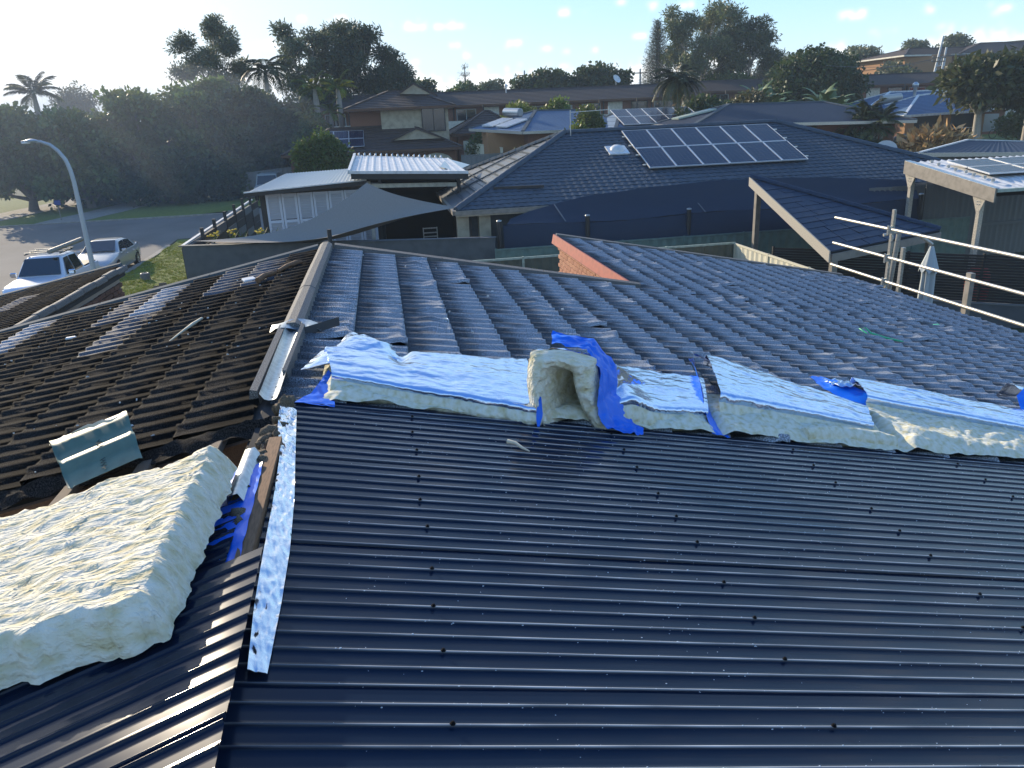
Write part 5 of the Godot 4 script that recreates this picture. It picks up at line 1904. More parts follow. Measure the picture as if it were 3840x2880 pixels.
func gazebo_and_carport() -> void:
	var o := thing("gazebo", "small open gazebo with a dark tiled roof and a weathered timber barge facing the sun", "gazebo", Vector3(13, 0, -21))
	var A := Vector3(11.75, 2.20, -19.1)
	var H := Vector3(11.8, 3.80, -24.1)
	var R := Vector3(16.5, 2.22, -21.1)
	var K := Vector3(16.0, 2.3, -26.0)
	var b := MB.new()
	var up := (R - A).cross(H - A).normalized()
	if up.y < 0:
		up = -up
	b.prism([A, R, H], -up * 0.10)
	b.prism([H, R, K], Vector3.DOWN * 0.1)
	var deck := put("roof_deck", b, "charcoal", o)
	# courses of long dark tiles, lying parallel to the eave
	var rows := 15
	for i in rows:
		var t0 := float(i) / rows
		var t1 := float(i + 1) / rows + 0.02
		var p0 := A.lerp(H, t0)
		var p1 := R.lerp(H, t0)
		var n2 := maxi(1, roundi(p0.distance_to(p1) / 0.9))
		for k in n2:
			b = MB.new()
			var ua := float(k) / n2
			var ub := float(k + 1) / n2 - 0.01
			var q0 := A.lerp(H, minf(t1, 1.0))
			var q1 := R.lerp(H, minf(t1, 1.0))
			var e := up * rnd(0.028, 0.05)
			var c := [p0.lerp(p1, ua), p0.lerp(p1, ub), q0.lerp(q1, ub), q0.lerp(q1, ua)]
			b.hexa([c[0], c[1], c[2], c[3], c[0] + e, c[1] + e + up * rnd(-0.008, 0.008), c[2] + up * 0.02, c[3] + up * 0.02])
			put("tile_strip", b, "tile_navy", deck)
	b = MB.new()
	tiled_face(b, R, K, H, H, 12, 0.04)
	put("roof_face", b, "tile_navy", o)
	cap_line(o, R + Vector3.UP * 0.04, H + Vector3.UP * 0.05, "tile_navy", 0.22, 0.10, 0.36)
	b = MB.new()
	b.hexa([A + Vector3(-0.09, -0.26, 0.08), A + Vector3(-0.05, -0.26, 0.08), H + Vector3(-0.05, -0.22, 0), H + Vector3(-0.09, -0.22, 0), A + Vector3(-0.09, 0.05, 0.08), A + Vector3(-0.05, 0.05, 0.08), H + Vector3(-0.05, 0.06, 0), H + Vector3(-0.09, 0.06, 0)])
	put("barge_board", b, "weathered", o)
	b = MB.new()
	b.beam(A + Vector3(0, -0.15, 0.05), R + Vector3(0, -0.15, 0.05), 0.05, 0.22)
	put("fascia", b, "taupe_paint", o)
	for p in [[11.95, -19.25, 2.1, 0.16], [11.95, -23.9, 3.5, 0.16], [16.2, -21.1, 2.1, 0.15], [15.6, -25.6, 2.2, 0.15]]:
		b = MB.new()
		b.box(Vector3(p[0], p[2] * 0.5, p[1]), Vector3(p[3], p[2], p[3]))
		put("post", b, "taupe_paint", o)
	# carport with white ribbed roof
	o = thing("carport", "steel carport with deep taupe fascia and white ribbed roof behind the gazebo", "carport", Vector3(22, 0, -24.5))
	var fl := Vector3(19.0, 3.18, -22.05)
	var bl := Vector3(19.0, 3.82, -26.6)
	var fr := Vector3(27.0, 3.18, -22.05)
	var br := Vector3(27.0, 3.82, -26.6)
	b = MB.new()
	ribbed_roof(b, fl + Vector3(0.1, 0.0, -0.12), fr + Vector3(0, 0.0, -0.12), br, bl + Vector3(0.1, 0, 0), 28, 0.05)
	put("roof_sheet", b, "white_paint", o)
	b = MB.new()
	b.hexa([fl + Vector3(-0.03, -0.36, 0.03), fl + Vector3(0.03, -0.36, 0.03), bl + Vector3(0.03, -0.38, 0), bl + Vector3(-0.03, -0.38, 0), fl + Vector3(-0.03, 0.07, 0.03), fl + Vector3(0.03, 0.07, 0.03), bl + Vector3(0.03, 0.07, 0), bl + Vector3(-0.03, 0.07, 0)])
	put("fascia", b, "taupe_paint", o)
	b = MB.new()
	b.beam(fl + Vector3(0.04, 0.0, 0.0), fr + Vector3(0, 0.0, 0), 0.14, 0.10)
	put("gutter", b, "mint_pale", o)
	b = MB.new()
	b.beam(fl + Vector3(0.08, 0.075, -0.05), bl + Vector3(0.08, 0.075, 0), 0.20, 0.02)
	put("flashing", b, "galvanised", o)
	for p in [[19.15, -22.75, 2.9, "rail_paint"], [19.15, -26.3, 3.4, "rail_paint"], [23.5, -22.3, 2.9, "charcoal"]]:
		b = MB.new()
		b.box(Vector3(p[0], p[2] * 0.5, p[1]), Vector3(0.15, p[2], 0.15))
		var post := put("post", b, p[3], o)
		b = MB.new()
		b.prism([Vector3(p[0] - 0.08, p[2] - 0.45, p[1] - 0.07), Vector3(p[0] - 0.08, p[2] + 0.02, p[1] - 0.30), Vector3(p[0] - 0.08, p[2] + 0.02, p[1] + 0.30), Vector3(p[0] - 0.08, p[2] - 0.45, p[1] + 0.07)], Vector3(-0.012, 0, 0))
		put("bracket", b, p[3], post)
		for k in 4:
			b = MB.new()
			b.lathe([Vector2(0.016, 0), Vector2(0.016, 0.014), Vector2(0.001, 0.018)], Vector3(p[0] - 0.094, p[2] - 0.12 - 0.09 * (k / 2), p[1] + (0.05 if k % 2 else -0.05)), 6, Basis(Vector3(0, 0, 1), PI / 2))
			put("bolt", b, "steel", post)
	b = MB.new()
	b.quad_out(bl - Vector3.UP * 0.3, br - Vector3.UP * 0.3, Vector3(27, 3.0, -22.1), Vector3(19.05, 3.0, -22.1), Vector3(22, 9, -24))
	put("lining", b, "charcoal", o)
	var ey := (bl - fl).normalized()
	var ps := thing("solar_array", "two rows of pale reflecting solar panels lying on the white carport roof", "solar panels", Vector3(22, 3.4, -24.5))
	for r in 2:
		for i in 4:
			solar_panel(ps, fl + Vector3(1.0 + i * 1.72 + r * 0.02, 0.16, 0) + ey * (1.55 + r * 1.12), Vector3.RIGHT, ey, 1.68, 1.05)
	for i in 8:
		b = MB.new()
		b.box(fl + Vector3(0.62 + 0.05 * (i % 2), 0.11, 0) + ey * (0.9 + i * 0.45), Vector3(0.10, 0.10, 0.05))
		put("clamp", b, "galvanised", ps)
	# grey cladding fence behind
	o = thing("cladding_fence", "tall grey ribbed metal fence in shade behind the carport", "fence", Vector3(22, 0, -28))
	for i in 5:
		b = MB.new()
		var x0 := 18.2 + i * 2.4
		b.sheet(44, 2, func(u: float, w: float): return Vector3(x0 + u * 2.36, w * 2.9, -27.4 + (0.03 if fposmod(u * 10.0, 1.0) > 0.7 else 0.0)), Vector3(0, 0, -0.01))
		put("fence_panel", b, "fence_grey", o)
	b = MB.new()
	b.beam(Vector3(18.2, 1.25, -27.3), Vector3(30, 1.25, -27.3), 0.08, 0.12)
	put("rail", b, "fence_grey", o)
	# low blue ribbed roof behind
	o = thing("shed", "shed with a low navy ribbed hip roof and pale eave behind the carport", "shed", Vector3(30, 0, -37))
	b = MB.new()
	ribbed_roof(b, Vector3(25.0, 3.62, -34.0), Vector3(36.0, 3.2, -33.0), Vector3(36.5, 3.45, -38.5), Vector3(30.6, 3.85, -38.0), 34, 0.03)
	put("roof_sheet", b, "tile_navy", o)
	b = MB.new()
	b.beam(Vector3(24.9, 3.54, -33.96), Vector3(36.0, 3.12, -32.96), 0.10, 0.18)
	put("fascia", b, "rail_paint", o)
	b = MB.new()
	b.beam(Vector3(25.0, 3.66, -34.0), Vector3(30.6, 3.89, -38.0), 0.14, 0.06)
	put("ridge_cap", b, "white_paint", o)
	b = MB.new()
	b.beam(Vector3(30.6, 3.89, -38.0), Vector3(36.5, 3.49, -38.5), 0.14, 0.06)
	put("ridge_cap", b, "white_paint", o)
	b = MB.new()
	b.hexa([Vector3(25.4, 0, -34.4), Vector3(36, 0, -33.4), Vector3(36, 0, -38), Vector3(30, 0, -37.6), Vector3(25.4, 3.5, -34.4), Vector3(36, 3.1, -33.4), Vector3(36, 3.3, -38), Vector3(30, 3.7, -37.6)])
	put("wall", b, "fence_grey", o)
	panel_fence("panel_fence", "low pale corrugated fence beside the heap of dead fronds", Vector3(23.0, 2.2, -38.5), Vector3(28.0, 2.2, -37.5), 1.2, "fence_cream", "white_paint")
	# tarp and tubs by the carport
	o = thing("storage_tub", "blue tub with a yellow lid standing under the carport", "tub", Vector3(21.5, 0, -24.2))
	b = MB.new()
	b.cbox(Vector3(20.6, 1.25, -21.3), Vector3(0.9, 0.5, 0.6), 0.04)
	put("tub", b, "blue_plastic", o)
	b = MB.new()
	b.cbox(Vector3(20.6, 1.54, -21.3), Vector3(1.1, 0.08, 0.75), 0.02)
	put("lid", b, "yellow_paint", o)
	b = MB.new()
	b.box(Vector3(20.6, 0.5, -21.3), Vector3(0.8, 1.0, 0.5))
	put("stand", b, "grey_timber", o)


# a car body swept through stations: each [z, half width, sill height, shoulder height, top height]
func car_shell(b: MB, st: Array, at: Vector3) -> void:
	var n2 := st.size()
	var prof := func(s: Array, j: int) -> Vector3:
		var w: float = s[1]
		var q := [Vector2(-w * 0.90, s[2]), Vector2(-w * 0.985, s[2] + 0.10), Vector2(-w, lerpf(s[2], s[3], 0.6)), Vector2(-w * 0.975, s[3]), Vector2(-w * 0.90, lerpf(s[3], s[4], 0.75)), Vector2(-w * 0.62, s[4] + 0.008), Vector2(0, s[4] + 0.02)]
		var p: Vector2 = q[j] if j < 7 else q[12 - j] * Vector2(-1, 1)
		return at + Vector3(p.x, p.y, s[0])
	b.grid(13, n2, func(u: float, w: float): return prof.call(st[roundi(w * (n2 - 1))], roundi(u * 12)), true)
	for e in [0, n2 - 1]:
		for j in range(1, 12):
			b.tri_out(prof.call(st[e], 0), prof.call(st[e], j), prof.call(st[e], mini(j + 1, 12)), prof.call(st[n2 / 2], 6))


func wheel(o: Node3D, at: Vector3, r: float, out: float) -> void:
	var bas := Basis(Vector3(0, 0, 1), -PI / 2 * out)
	var b := MB.new()
	b.lathe([Vector2(r * 0.62, -0.10), Vector2(r * 0.93, -0.10), Vector2(r, -0.06), Vector2(r, 0.06), Vector2(r * 0.93, 0.10), Vector2(r * 0.66, 0.105)], at, 24, bas)
	var w := put("wheel", b, "tyre", o)
	b = MB.new()
	b.lathe([Vector2(r * 0.68, 0.06), Vector2(r * 0.66, 0.10), Vector2(r * 0.60, 0.075)], at, 24, bas)
	for i in 7:
		var a := TAU * i / 7.0
		var d := bas * Vector3(cos(a), 0, sin(a))
		b.beam(at + bas.y * 0.085, at + bas.y * 0.075 + d * r * 0.63, 0.05, 0.03, bas.y)
	b.lathe([Vector2(0.06, 0.08), Vector2(0.05, 0.11), Vector2(0.001, 0.115)], at, 12, bas)
	put("rim", b, "alloy", w)
	b = MB.new()
	b.lathe([Vector2(r * 0.66, 0.0), Vector2(0.001, 0.0)], at, 16, bas)
	put("brake_shade", b, "tyre", w)


func pane(o: Node3D, p: Array, called := "window", m := "car_glass", inset := 0.012) -> void:   # p: four corners, pushed outwards from the cabin
	var b := MB.new()
	var c: Vector3 = (p[0] + p[1] + p[2] + p[3]) * 0.25
	var n2 := ((p[1] - p[0]) as Vector3).cross(p[3] - p[0]).normalized()
	if n2.dot(c - o.get_meta("cabin")) < 0:
		n2 = -n2
	b.quad_out(p[0] + n2 * inset, p[1] + n2 * inset, p[2] + n2 * inset, p[3] + n2 * inset, o.get_meta("cabin"))
	put(called, b, m, o)


func sedan(at: Vector3) -> void:
	var o := thing("parked_sedan", "silver sedan parked at the kerb behind the white utility truck, facing the camera", "car", at)
	o.set_meta("cabin", at + Vector3(0, 1.1, -0.3))
	var b := MB.new()
	car_shell(b, [[2.38, 0.62, 0.32, 0.56, 0.60], [2.30, 0.78, 0.24, 0.64, 0.70], [2.05, 0.87, 0.20, 0.70, 0.80], [1.4, 0.905, 0.19, 0.80, 0.93], [0.95, 0.91, 0.19, 0.86, 1.0], [0.0, 0.91, 0.19, 0.90, 0.98], [-1.2, 0.91, 0.19, 0.93, 1.0], [-1.8, 0.90, 0.20, 0.94, 1.06], [-2.25, 0.84, 0.24, 0.92, 1.05], [-2.42, 0.72, 0.34, 0.80, 0.98]], at)
	put("body", b, "car_silver", o)
	var f := func(x: float, y: float, z: float): return at + Vector3(x, y, z)
	# greenhouse
	b = MB.new()
	b.grid(17, 15, func(u: float, w: float):
		var z: float = lerpf(1.02, -1.85, w)
		var t := clampf((z - 0.15) / 0.87, 0, 1)
		var r := clampf((-0.75 - z) / 1.1, 0, 1)
		var top := 1.455 - 0.48 * pow(t, 1.15) - 0.40 * pow(r, 1.4) - 0.01 * absf(z)
		var half := lerpf(0.62, 0.80, maxf(t, r))
		var a: float = (u - 0.5) * 2.0
		var s := signf(a)
		a = absf(a)
		if a < 0.6:
			return at + Vector3(s * half * a / 0.6, top - 0.035 * pow(a / 0.6, 3.0), z)
		var k := (a - 0.6) / 0.4
		return at + Vector3(s * lerpf(half, 0.86, k), lerpf(top - 0.035, 0.93, k), z), true)
	put("roof", b, "car_silver", o)
	pane(o, [f.call(-0.70, 1.03, 0.98), f.call(0.70, 1.03, 0.98), f.call(0.575, 1.41, 0.24), f.call(-0.575, 1.41, 0.24)], "windscreen", "car_glass", 0.03)
	pane(o, [f.call(-0.66, 1.08, -1.70), f.call(0.66, 1.08, -1.70), f.call(0.56, 1.38, -0.90), f.call(-0.56, 1.38, -0.90)], "rear_window", "car_glass", 0.04)
	for s in [-1, 1]:
		pane(o, [f.call(s * 0.845, 0.97, 0.72), f.call(s * 0.845, 0.97, -0.28), f.call(s * 0.66, 1.36, -0.25), f.call(s * 0.67, 1.34, 0.22)], "window", "car_glass", 0.02)
		pane(o, [f.call(s * 0.845, 0.97, -0.36), f.call(s * 0.845, 0.98, -1.28), f.call(s * 0.69, 1.31, -1.0), f.call(s * 0.66, 1.36, -0.36)], "window", "car_glass", 0.02)
		b = MB.new()
		b.cbox(f.call(s * 0.98, 1.02, 0.62), Vector3(0.20, 0.13, 0.10), 0.03)
		put("mirror", b, "car_silver", o)
		b = MB.new()
		b.hexa([f.call(s * 0.42, 0.52, 2.31), f.call(s * 0.76, 0.56, 2.10), f.call(s * 0.80, 0.58, 1.95), f.call(s * 0.46, 0.54, 2.15), f.call(s * 0.42, 0.66, 2.29), f.call(s * 0.78, 0.72, 2.08), f.call(s * 0.82, 0.74, 1.90), f.call(s * 0.46, 0.70, 2.1)])
		put("headlight", b, "lamp_lens", o)
		b = MB.new()
		b.cbox(f.call(s * 0.60, 0.34, 2.30), Vector3(0.22, 0.10, 0.06), 0.02)
		put("fog_lamp", b, "charcoal", o)
		b = MB.new()
		for z in [0.05, -0.95]:
			b.cbox(f.call(s * 0.925, 0.80, z), Vector3(0.03, 0.03, 0.16), 0.008)
		put("handle", b, "chrome", o)
		for z in [1.40, -1.38]:
			b = MB.new()
			b.lathe([Vector2(0.37, 0.0), Vector2(0.001, 0.0)], f.call(s * 0.905, 0.34, z), 20, Basis(Vector3(0, 0, 1), -PI / 2 * s))
			put("wheel_arch", b, "tyre", o)
			wheel(o, f.call(s * 0.83, 0.32, z), 0.32, s)
	b = MB.new()
	b.cbox(f.call(0, 0.57, 2.36), Vector3(0.66, 0.11, 0.05), 0.02)
	put("grille", b, "charcoal", o)
	b = MB.new()
	b.cbox(f.call(0, 0.585, 2.385), Vector3(0.68, 0.02, 0.03), 0.006)
	put("grille_bar", b, "chrome", o)
	b = MB.new()
	b.cbox(f.call(0, 0.36, 2.37), Vector3(0.9, 0.10, 0.05), 0.02)
	put("intake", b, "charcoal", o)


func ute(at: Vector3) -> void:
	var o := thing("utility_truck", "white dual cab utility truck with roof racks and tilted awning tube at kerb", "utility truck", at)
	o.set_meta("cabin", at + Vector3(0, 1.3, 0.0))
	var f := func(x: float, y: float, z: float): return at + Vector3(x, y, z)
	var b := MB.new()
	car_shell(b, [[2.58, 0.66, 0.45, 0.78, 0.84], [2.48, 0.80, 0.38, 0.86, 0.95], [2.2, 0.88, 0.34, 0.94, 1.04], [1.3, 0.90, 0.32, 1.02, 1.12], [0.9, 0.90, 0.32, 1.06, 1.12], [-0.9, 0.90, 0.32, 1.08, 1.10], [-0.95, 0.89, 0.38, 1.06, 1.08], [-2.5, 0.89, 0.42, 1.07, 1.09], [-2.6, 0.86, 0.46, 1.05, 1.08]], at)
	put("body", b, "car_white", o)
	b = MB.new()
	b.grid(17, 13, func(u: float, w: float):
		var z: float = lerpf(1.12, -1.05, w)
		var t := clampf((z - 0.45) / 0.67, 0, 1)
		var r := clampf((-0.85 - z) / 0.2, 0, 1)
		var top := 1.80 - 0.70 * pow(t, 1.1) - 0.65 * r * r - 0.012 * absf(z)
		var half := lerpf(0.64, 0.80, maxf(t, r))
		var a: float = (u - 0.5) * 2.0
		var s := signf(a)
		a = absf(a)
		if a < 0.6:
			return at + Vector3(s * half * a / 0.6, top - 0.03 * pow(a / 0.6, 3.0), z)
		var k := (a - 0.6) / 0.4
		return at + Vector3(s * lerpf(half, 0.86, k), lerpf(top - 0.03, 1.06, k), z), true)
	put("roof", b, "car_white", o)
	pane(o, [f.call(-0.74, 1.15, 1.06), f.call(0.74, 1.15, 1.06), f.call(0.60, 1.71, 0.53), f.call(-0.60, 1.71, 0.53)], "windscreen", "car_glass", 0.035)
	for s in [-1, 1]:
		pane(o, [f.call(s * 0.85, 1.12, 0.82), f.call(s * 0.85, 1.12, 0.05), f.call(s * 0.67, 1.70, 0.05), f.call(s * 0.67, 1.68, 0.44)], "window", "car_glass", 0.02)
		pane(o, [f.call(s * 0.85, 1.12, -0.05), f.call(s * 0.85, 1.13, -0.80), f.call(s * 0.68, 1.67, -0.72), f.call(s * 0.67, 1.70, -0.05)], "window", "car_glass", 0.02)
		b = MB.new()
		b.cbox(f.call(s * 1.02, 1.20, 0.78), Vector3(0.24, 0.18, 0.10), 0.035)
		put("mirror", b, "chrome", o)
		b = MB.new()
		b.hexa([f.call(s * 0.46, 0.70, 2.56), f.call(s * 0.80, 0.72, 2.38), f.call(s * 0.82, 0.74, 2.2), f.call(s * 0.5, 0.72, 2.4), f.call(s * 0.48, 0.88, 2.52), f.call(s * 0.84, 0.92, 2.33), f.call(s * 0.85, 0.93, 2.15), f.call(s * 0.52, 0.92, 2.35)])
		put("headlight", b, "lamp_lens", o)
		for z in [1.62, -1.45]:
			b = MB.new()
			b.lathe([Vector2(0.44, 0.0), Vector2(0.001, 0.0)], f.call(s * 0.895, 0.42, z), 20, Basis(Vector3(0, 0, 1), -PI / 2 * s))
			put("wheel_arch", b, "tyre", o)
			wheel(o, f.call(s * 0.81, 0.37, z), 0.37, s)
		b = MB.new()
		b.beam(f.call(s * 0.62, 1.87, 0.45), f.call(s * 0.62, 1.87, -0.85), 0.04, 0.04)
		put("roof_rail", b, "charcoal", o)
	for z in [0.30, -0.20, -0.70]:
		b = MB.new()
		b.beam(f.call(-0.70, 1.91, z), f.call(0.70, 1.91, z), 0.05, 0.03)
		put("rack_bar", b, "steel", o)
	b = MB.new()
	b.tube([f.call(0.35, 1.97, 0.70), f.call(0.92, 2.15, -1.15)], [0.085, 0.085], 10)
	put("awning_tube", b, "taupe_paint", o)
	b = MB.new()
	b.cbox(f.call(0, 0.80, 2.55), Vector3(0.8, 0.18, 0.06), 0.03)
	put("grille", b, "charcoal", o)
	b = MB.new()
	b.box(f.call(0, 1.115, -1.75), Vector3(1.55, 0.03, 1.5))
	put("tray_cover", b, "charcoal", o)
	b = MB.new()
	b.cbox(f.call(0, 1.15, -1.02), Vector3(1.5, 0.10, 0.06), 0.02)
	put("sports_bar", b, "chrome", o)


func street() -> void:
	ute(Vector3(-12.85, 0.02, -31.9))
	sedan(Vector3(-12.90, 0.02, -38.3))
	# street lamp
	var o := thing("street_lamp", "pale steel street lamp with a long curved arm reaching over the road", "street lamp", Vector3(-9.6, 0.1, -27))
	var b := MB.new()
	b.tube([Vector3(-9.6, 0.1, -27), Vector3(-9.6, 2.5, -27), Vector3(-9.6, 4.6, -27), Vector3(-9.63, 5.0, -27), Vector3(-9.70, 5.32, -27), Vector3(-9.86, 5.60, -27), Vector3(-10.06, 5.80, -27), Vector3(-10.3, 5.90, -27), Vector3(-10.45, 5.91, -27)], [0.085, 0.078, 0.066, 0.064, 0.06, 0.056, 0.05, 0.045, 0.042], 14)
	put("pole", b, "lamp_steel", o)
	b = MB.new()
	b.grid(17, 9, func(u: float, w: float):
		var a: float = u * TAU
		var r := sin(clampf(w * 1.15 + 0.08, 0, 1) * PI * 0.92) * 0.11 + 0.012
		return Vector3(-10.36 - 0.50 * w, 5.93 + sin(a) * r * 0.5 + 0.04 * w * (1 - w), -27 + cos(a) * r), false)
	var head := put("lamp_head", b, "lamp_steel", o)
	b = MB.new()
	b.cbox(Vector3(-10.72, 5.885, -27), Vector3(0.26, 0.05, 0.15), 0.02)
	put("lens", b, "lamp_lens", head)
	# sign and letterbox on the far verge
	o = thing("round_sign", "small dark round sign on a thin post beside the far driveway", "sign", Vector3(-22.2, 0.5, -58.6))
	b = MB.new()
	var g := gy(-22.2, -58.6) + 0.1
	b.tube([Vector3(-22.2, g, -58.6), Vector3(-22.2, g + 1.15, -58.6)], [0.03], 6)
	put("post", b, "taupe_paint", o)
	b = MB.new()
	b.cbox(Vector3(-22.2, g + 1.2, -58.57), Vector3(0.42, 0.32, 0.04), 0.018)
	put("plate", b, "blue_plastic", o)
	# tree stump ring on the near verge
	o = thing("concrete_stump", "short dark concrete pipe stump standing on the sunny verge", "stump", Vector3(-10.35, 0.1, -34.7))
	b = MB.new()
	b.lathe([Vector2(0.20, 0.0), Vector2(0.20, 0.28), Vector2(0.16, 0.32), Vector2(0.10, 0.32), Vector2(0.10, 0.1), Vector2(0.001, 0.1)], Vector3(-10.35, 0.08, -34.7), 16)
	put("pipe", b, "fence_grey", o)
	# timber steps at the edge of the verge
	o = thing("timber_palings", "stepped row of timber palings seen over the gable edge beside the lawn", "fence", Vector3(-8.2, 0, -30))
	for i in 6:
		b = MB.new()
		b.cbox(Vector3(-8.6 + i * 0.22, 0.26 + 0.06 * i, -27.4 + 0.12 * i), Vector3(0.24, 1.0 + 0.1 * i, 0.05), 0.01)
		put("paling", b, "grey_timber", o)
	# a vehicle parked by the far gate
	var at := Vector3(-8.4, gy(-8.4, -61.5) + 0.1, -61.5)
	o = thing("parked_van", "old pale four wheel drive parked before the grey gate under the trees", "car", at)
	o.set_meta("cabin", at + Vector3(0, 1.3, -0.5))
	b = MB.new()
	car_shell(b, [[2.1, 0.75, 0.45, 0.85, 0.9], [1.9, 0.85, 0.40, 0.95, 1.05], [0.9, 0.86, 0.38, 1.02, 1.12], [-1.9, 0.86, 0.38, 1.05, 1.1], [-2.0, 0.84, 0.42, 1.0, 1.08]], at)
	put("body", b, "window_pale", o)
	b = MB.new()
	b.hexa([at + Vector3(-0.82, 1.05, 0.85), at + Vector3(0.82, 1.05, 0.85), at + Vector3(0.82, 1.05, -1.9), at + Vector3(-0.82, 1.05, -1.9), at + Vector3(-0.70, 1.82, 0.45), at + Vector3(0.70, 1.82, 0.45), at + Vector3(0.70, 1.82, -1.8), at + Vector3(-0.70, 1.82, -1.8)])
	put("cabin", b, "window_pale", o)
	pane(o, [at + Vector3(-0.72, 1.12, 0.83), at + Vector3(0.72, 1.12, 0.83), at + Vector3(0.64, 1.72, 0.52), at + Vector3(-0.64, 1.72, 0.52)], "windscreen")
	for s in [-1, 1]:
		for z in [1.3, -1.3]:
			wheel(o, at + Vector3(s * 0.78, 0.36, z), 0.36, s)
	panel_fence("panel_fence", "grey metal gate panels under the trees behind the old four wheel drive", Vector3(-10.5, gy(-9, -64), -64.5), Vector3(-6.0, gy(-6, -64), -64.5), 1.9, "fence_grey", "fence_grey")
	panel_fence("panel_fence", "tan corrugated fence climbing beside the brown roofed garage", Vector3(6.5, 2.4, -62.0), Vector3(8.6, 2.0, -56.0), 2.0, "fence_cream", "fence_cream")
	panel_fence("panel_fence", "pale grey fence panels below the tan fence, behind the patio roof", Vector3(5.6, 1.9, -55.5), Vector3(10.2, 1.9, -55.5), 1.75, "fence_grey", "fence_grey")


func block(o: Node3D, called: String, a: Vector3, b2: Vector3, m: String) -> MeshInstance3D:
	var b := MB.new()
	b.box((a + b2) * 0.5, (b2 - a).abs())
	return put(called, b, m, o)


func gable_roof(o: Node3D, x0: float, x1: float, zf: float, zb: float, ye: float, yr: float, m: String, mf: String, rows := 9) -> void:
	var zr := (zf + zb) * 0.5
	for k in [[zf, 1], [zb, -1]]:
		var b := MB.new()
		tiled_face(b, Vector3(x0, ye, k[0]), Vector3(x1, ye, k[0]), Vector3(x1, yr, zr), Vector3(x0, yr, zr), rows, 0.04)
		put("roof_face", b, m, o)
		b = MB.new()
		b.beam(Vector3(x0, ye - 0.08, k[0] + 0.06 * k[1]), Vector3(x1, ye - 0.08, k[0] + 0.06 * k[1]), 0.12, 0.2)
		put("gutter", b, mf, o)
	var b := MB.new()
	b.beam(Vector3(x0, yr + 0.03, zr), Vector3(x1, yr + 0.03, zr), 0.3, 0.12)
	put("ridge_cap", b, m, o)
	for x in [x0 + 0.25, x1 - 0.25]:
		b = MB.new()
		b.tri(Vector3(x, ye, zf - 0.4), Vector3(x, ye, zb + 0.4), Vector3(x, yr - 0.1, zr))
		put("gable_wall", b, "brick_far", o)


func apartments(label: String, x0: float, x1: float, z: float, g: float, eave: float, ridge: float, first: int) -> Node3D:
	var o := thing("apartment_row", label, "apartment building", Vector3((x0 + x1) * 0.5, g, z))
	block(o, "wall", Vector3(x0 + 0.3, g, z - 8.5), Vector3(x1 - 0.3, eave, z - 0.6), "brick_far")
	gable_roof(o, x0, x1, z, z - 9.0, eave, ridge, "tile_apart", "rusty", 10)
	var x := x0 + 1.6
	var i := first
	while x < x1 - 1.5:
		var k := i % 5
		if k == 0 or k == 3:
			window_on(o, Vector3(x, eave - 1.0, z - 0.57), 1.9, 1.25, Vector3(0, 0, 1), "window_pale", "window_dark", 1)
		elif k == 1:
			door_on(o, "door", Vector3(x, eave - 2.2, z - 0.58), 1.5, 1.95, Vector3(0, 0, 1), "cream_paint")
		elif k == 2:
			window_on(o, Vector3(x, eave - 1.05, z - 0.57), 1.7, 1.5, Vector3(0, 0, 1), "charcoal", "window_dark", 0)
		else:
			door_on(o, "blind", Vector3(x, eave - 2.0, z - 0.58), 1.2, 1.6, Vector3(0, 0, 1), "window_pale")
		if i % 2 == 0:
			block(o, "downpipe", Vector3(x + 1.25, g, z - 0.55), Vector3(x + 1.35, eave, z - 0.45), "charcoal")
		x += 2.55
		i += 1
	var y := eave - 2.15
	x = x0 + 0.4
	while x < x1 - 3.0:
		block(o, "balcony_wall", Vector3(x, y - 0.15, z + 0.9), Vector3(x + 3.7, y + 0.72, z + 1.0), "cream_paint")
		block(o, "balcony_slab", Vector3(x, y - 0.3, z - 0.6), Vector3(x + 3.75, y - 0.16, z + 0.98), "cream_paint")
		block(o, "balcony_post", Vector3(x + 3.72, g, z + 0.86), Vector3(x + 3.82, eave, z + 0.96), "charcoal")
		x += 3.9
	return o


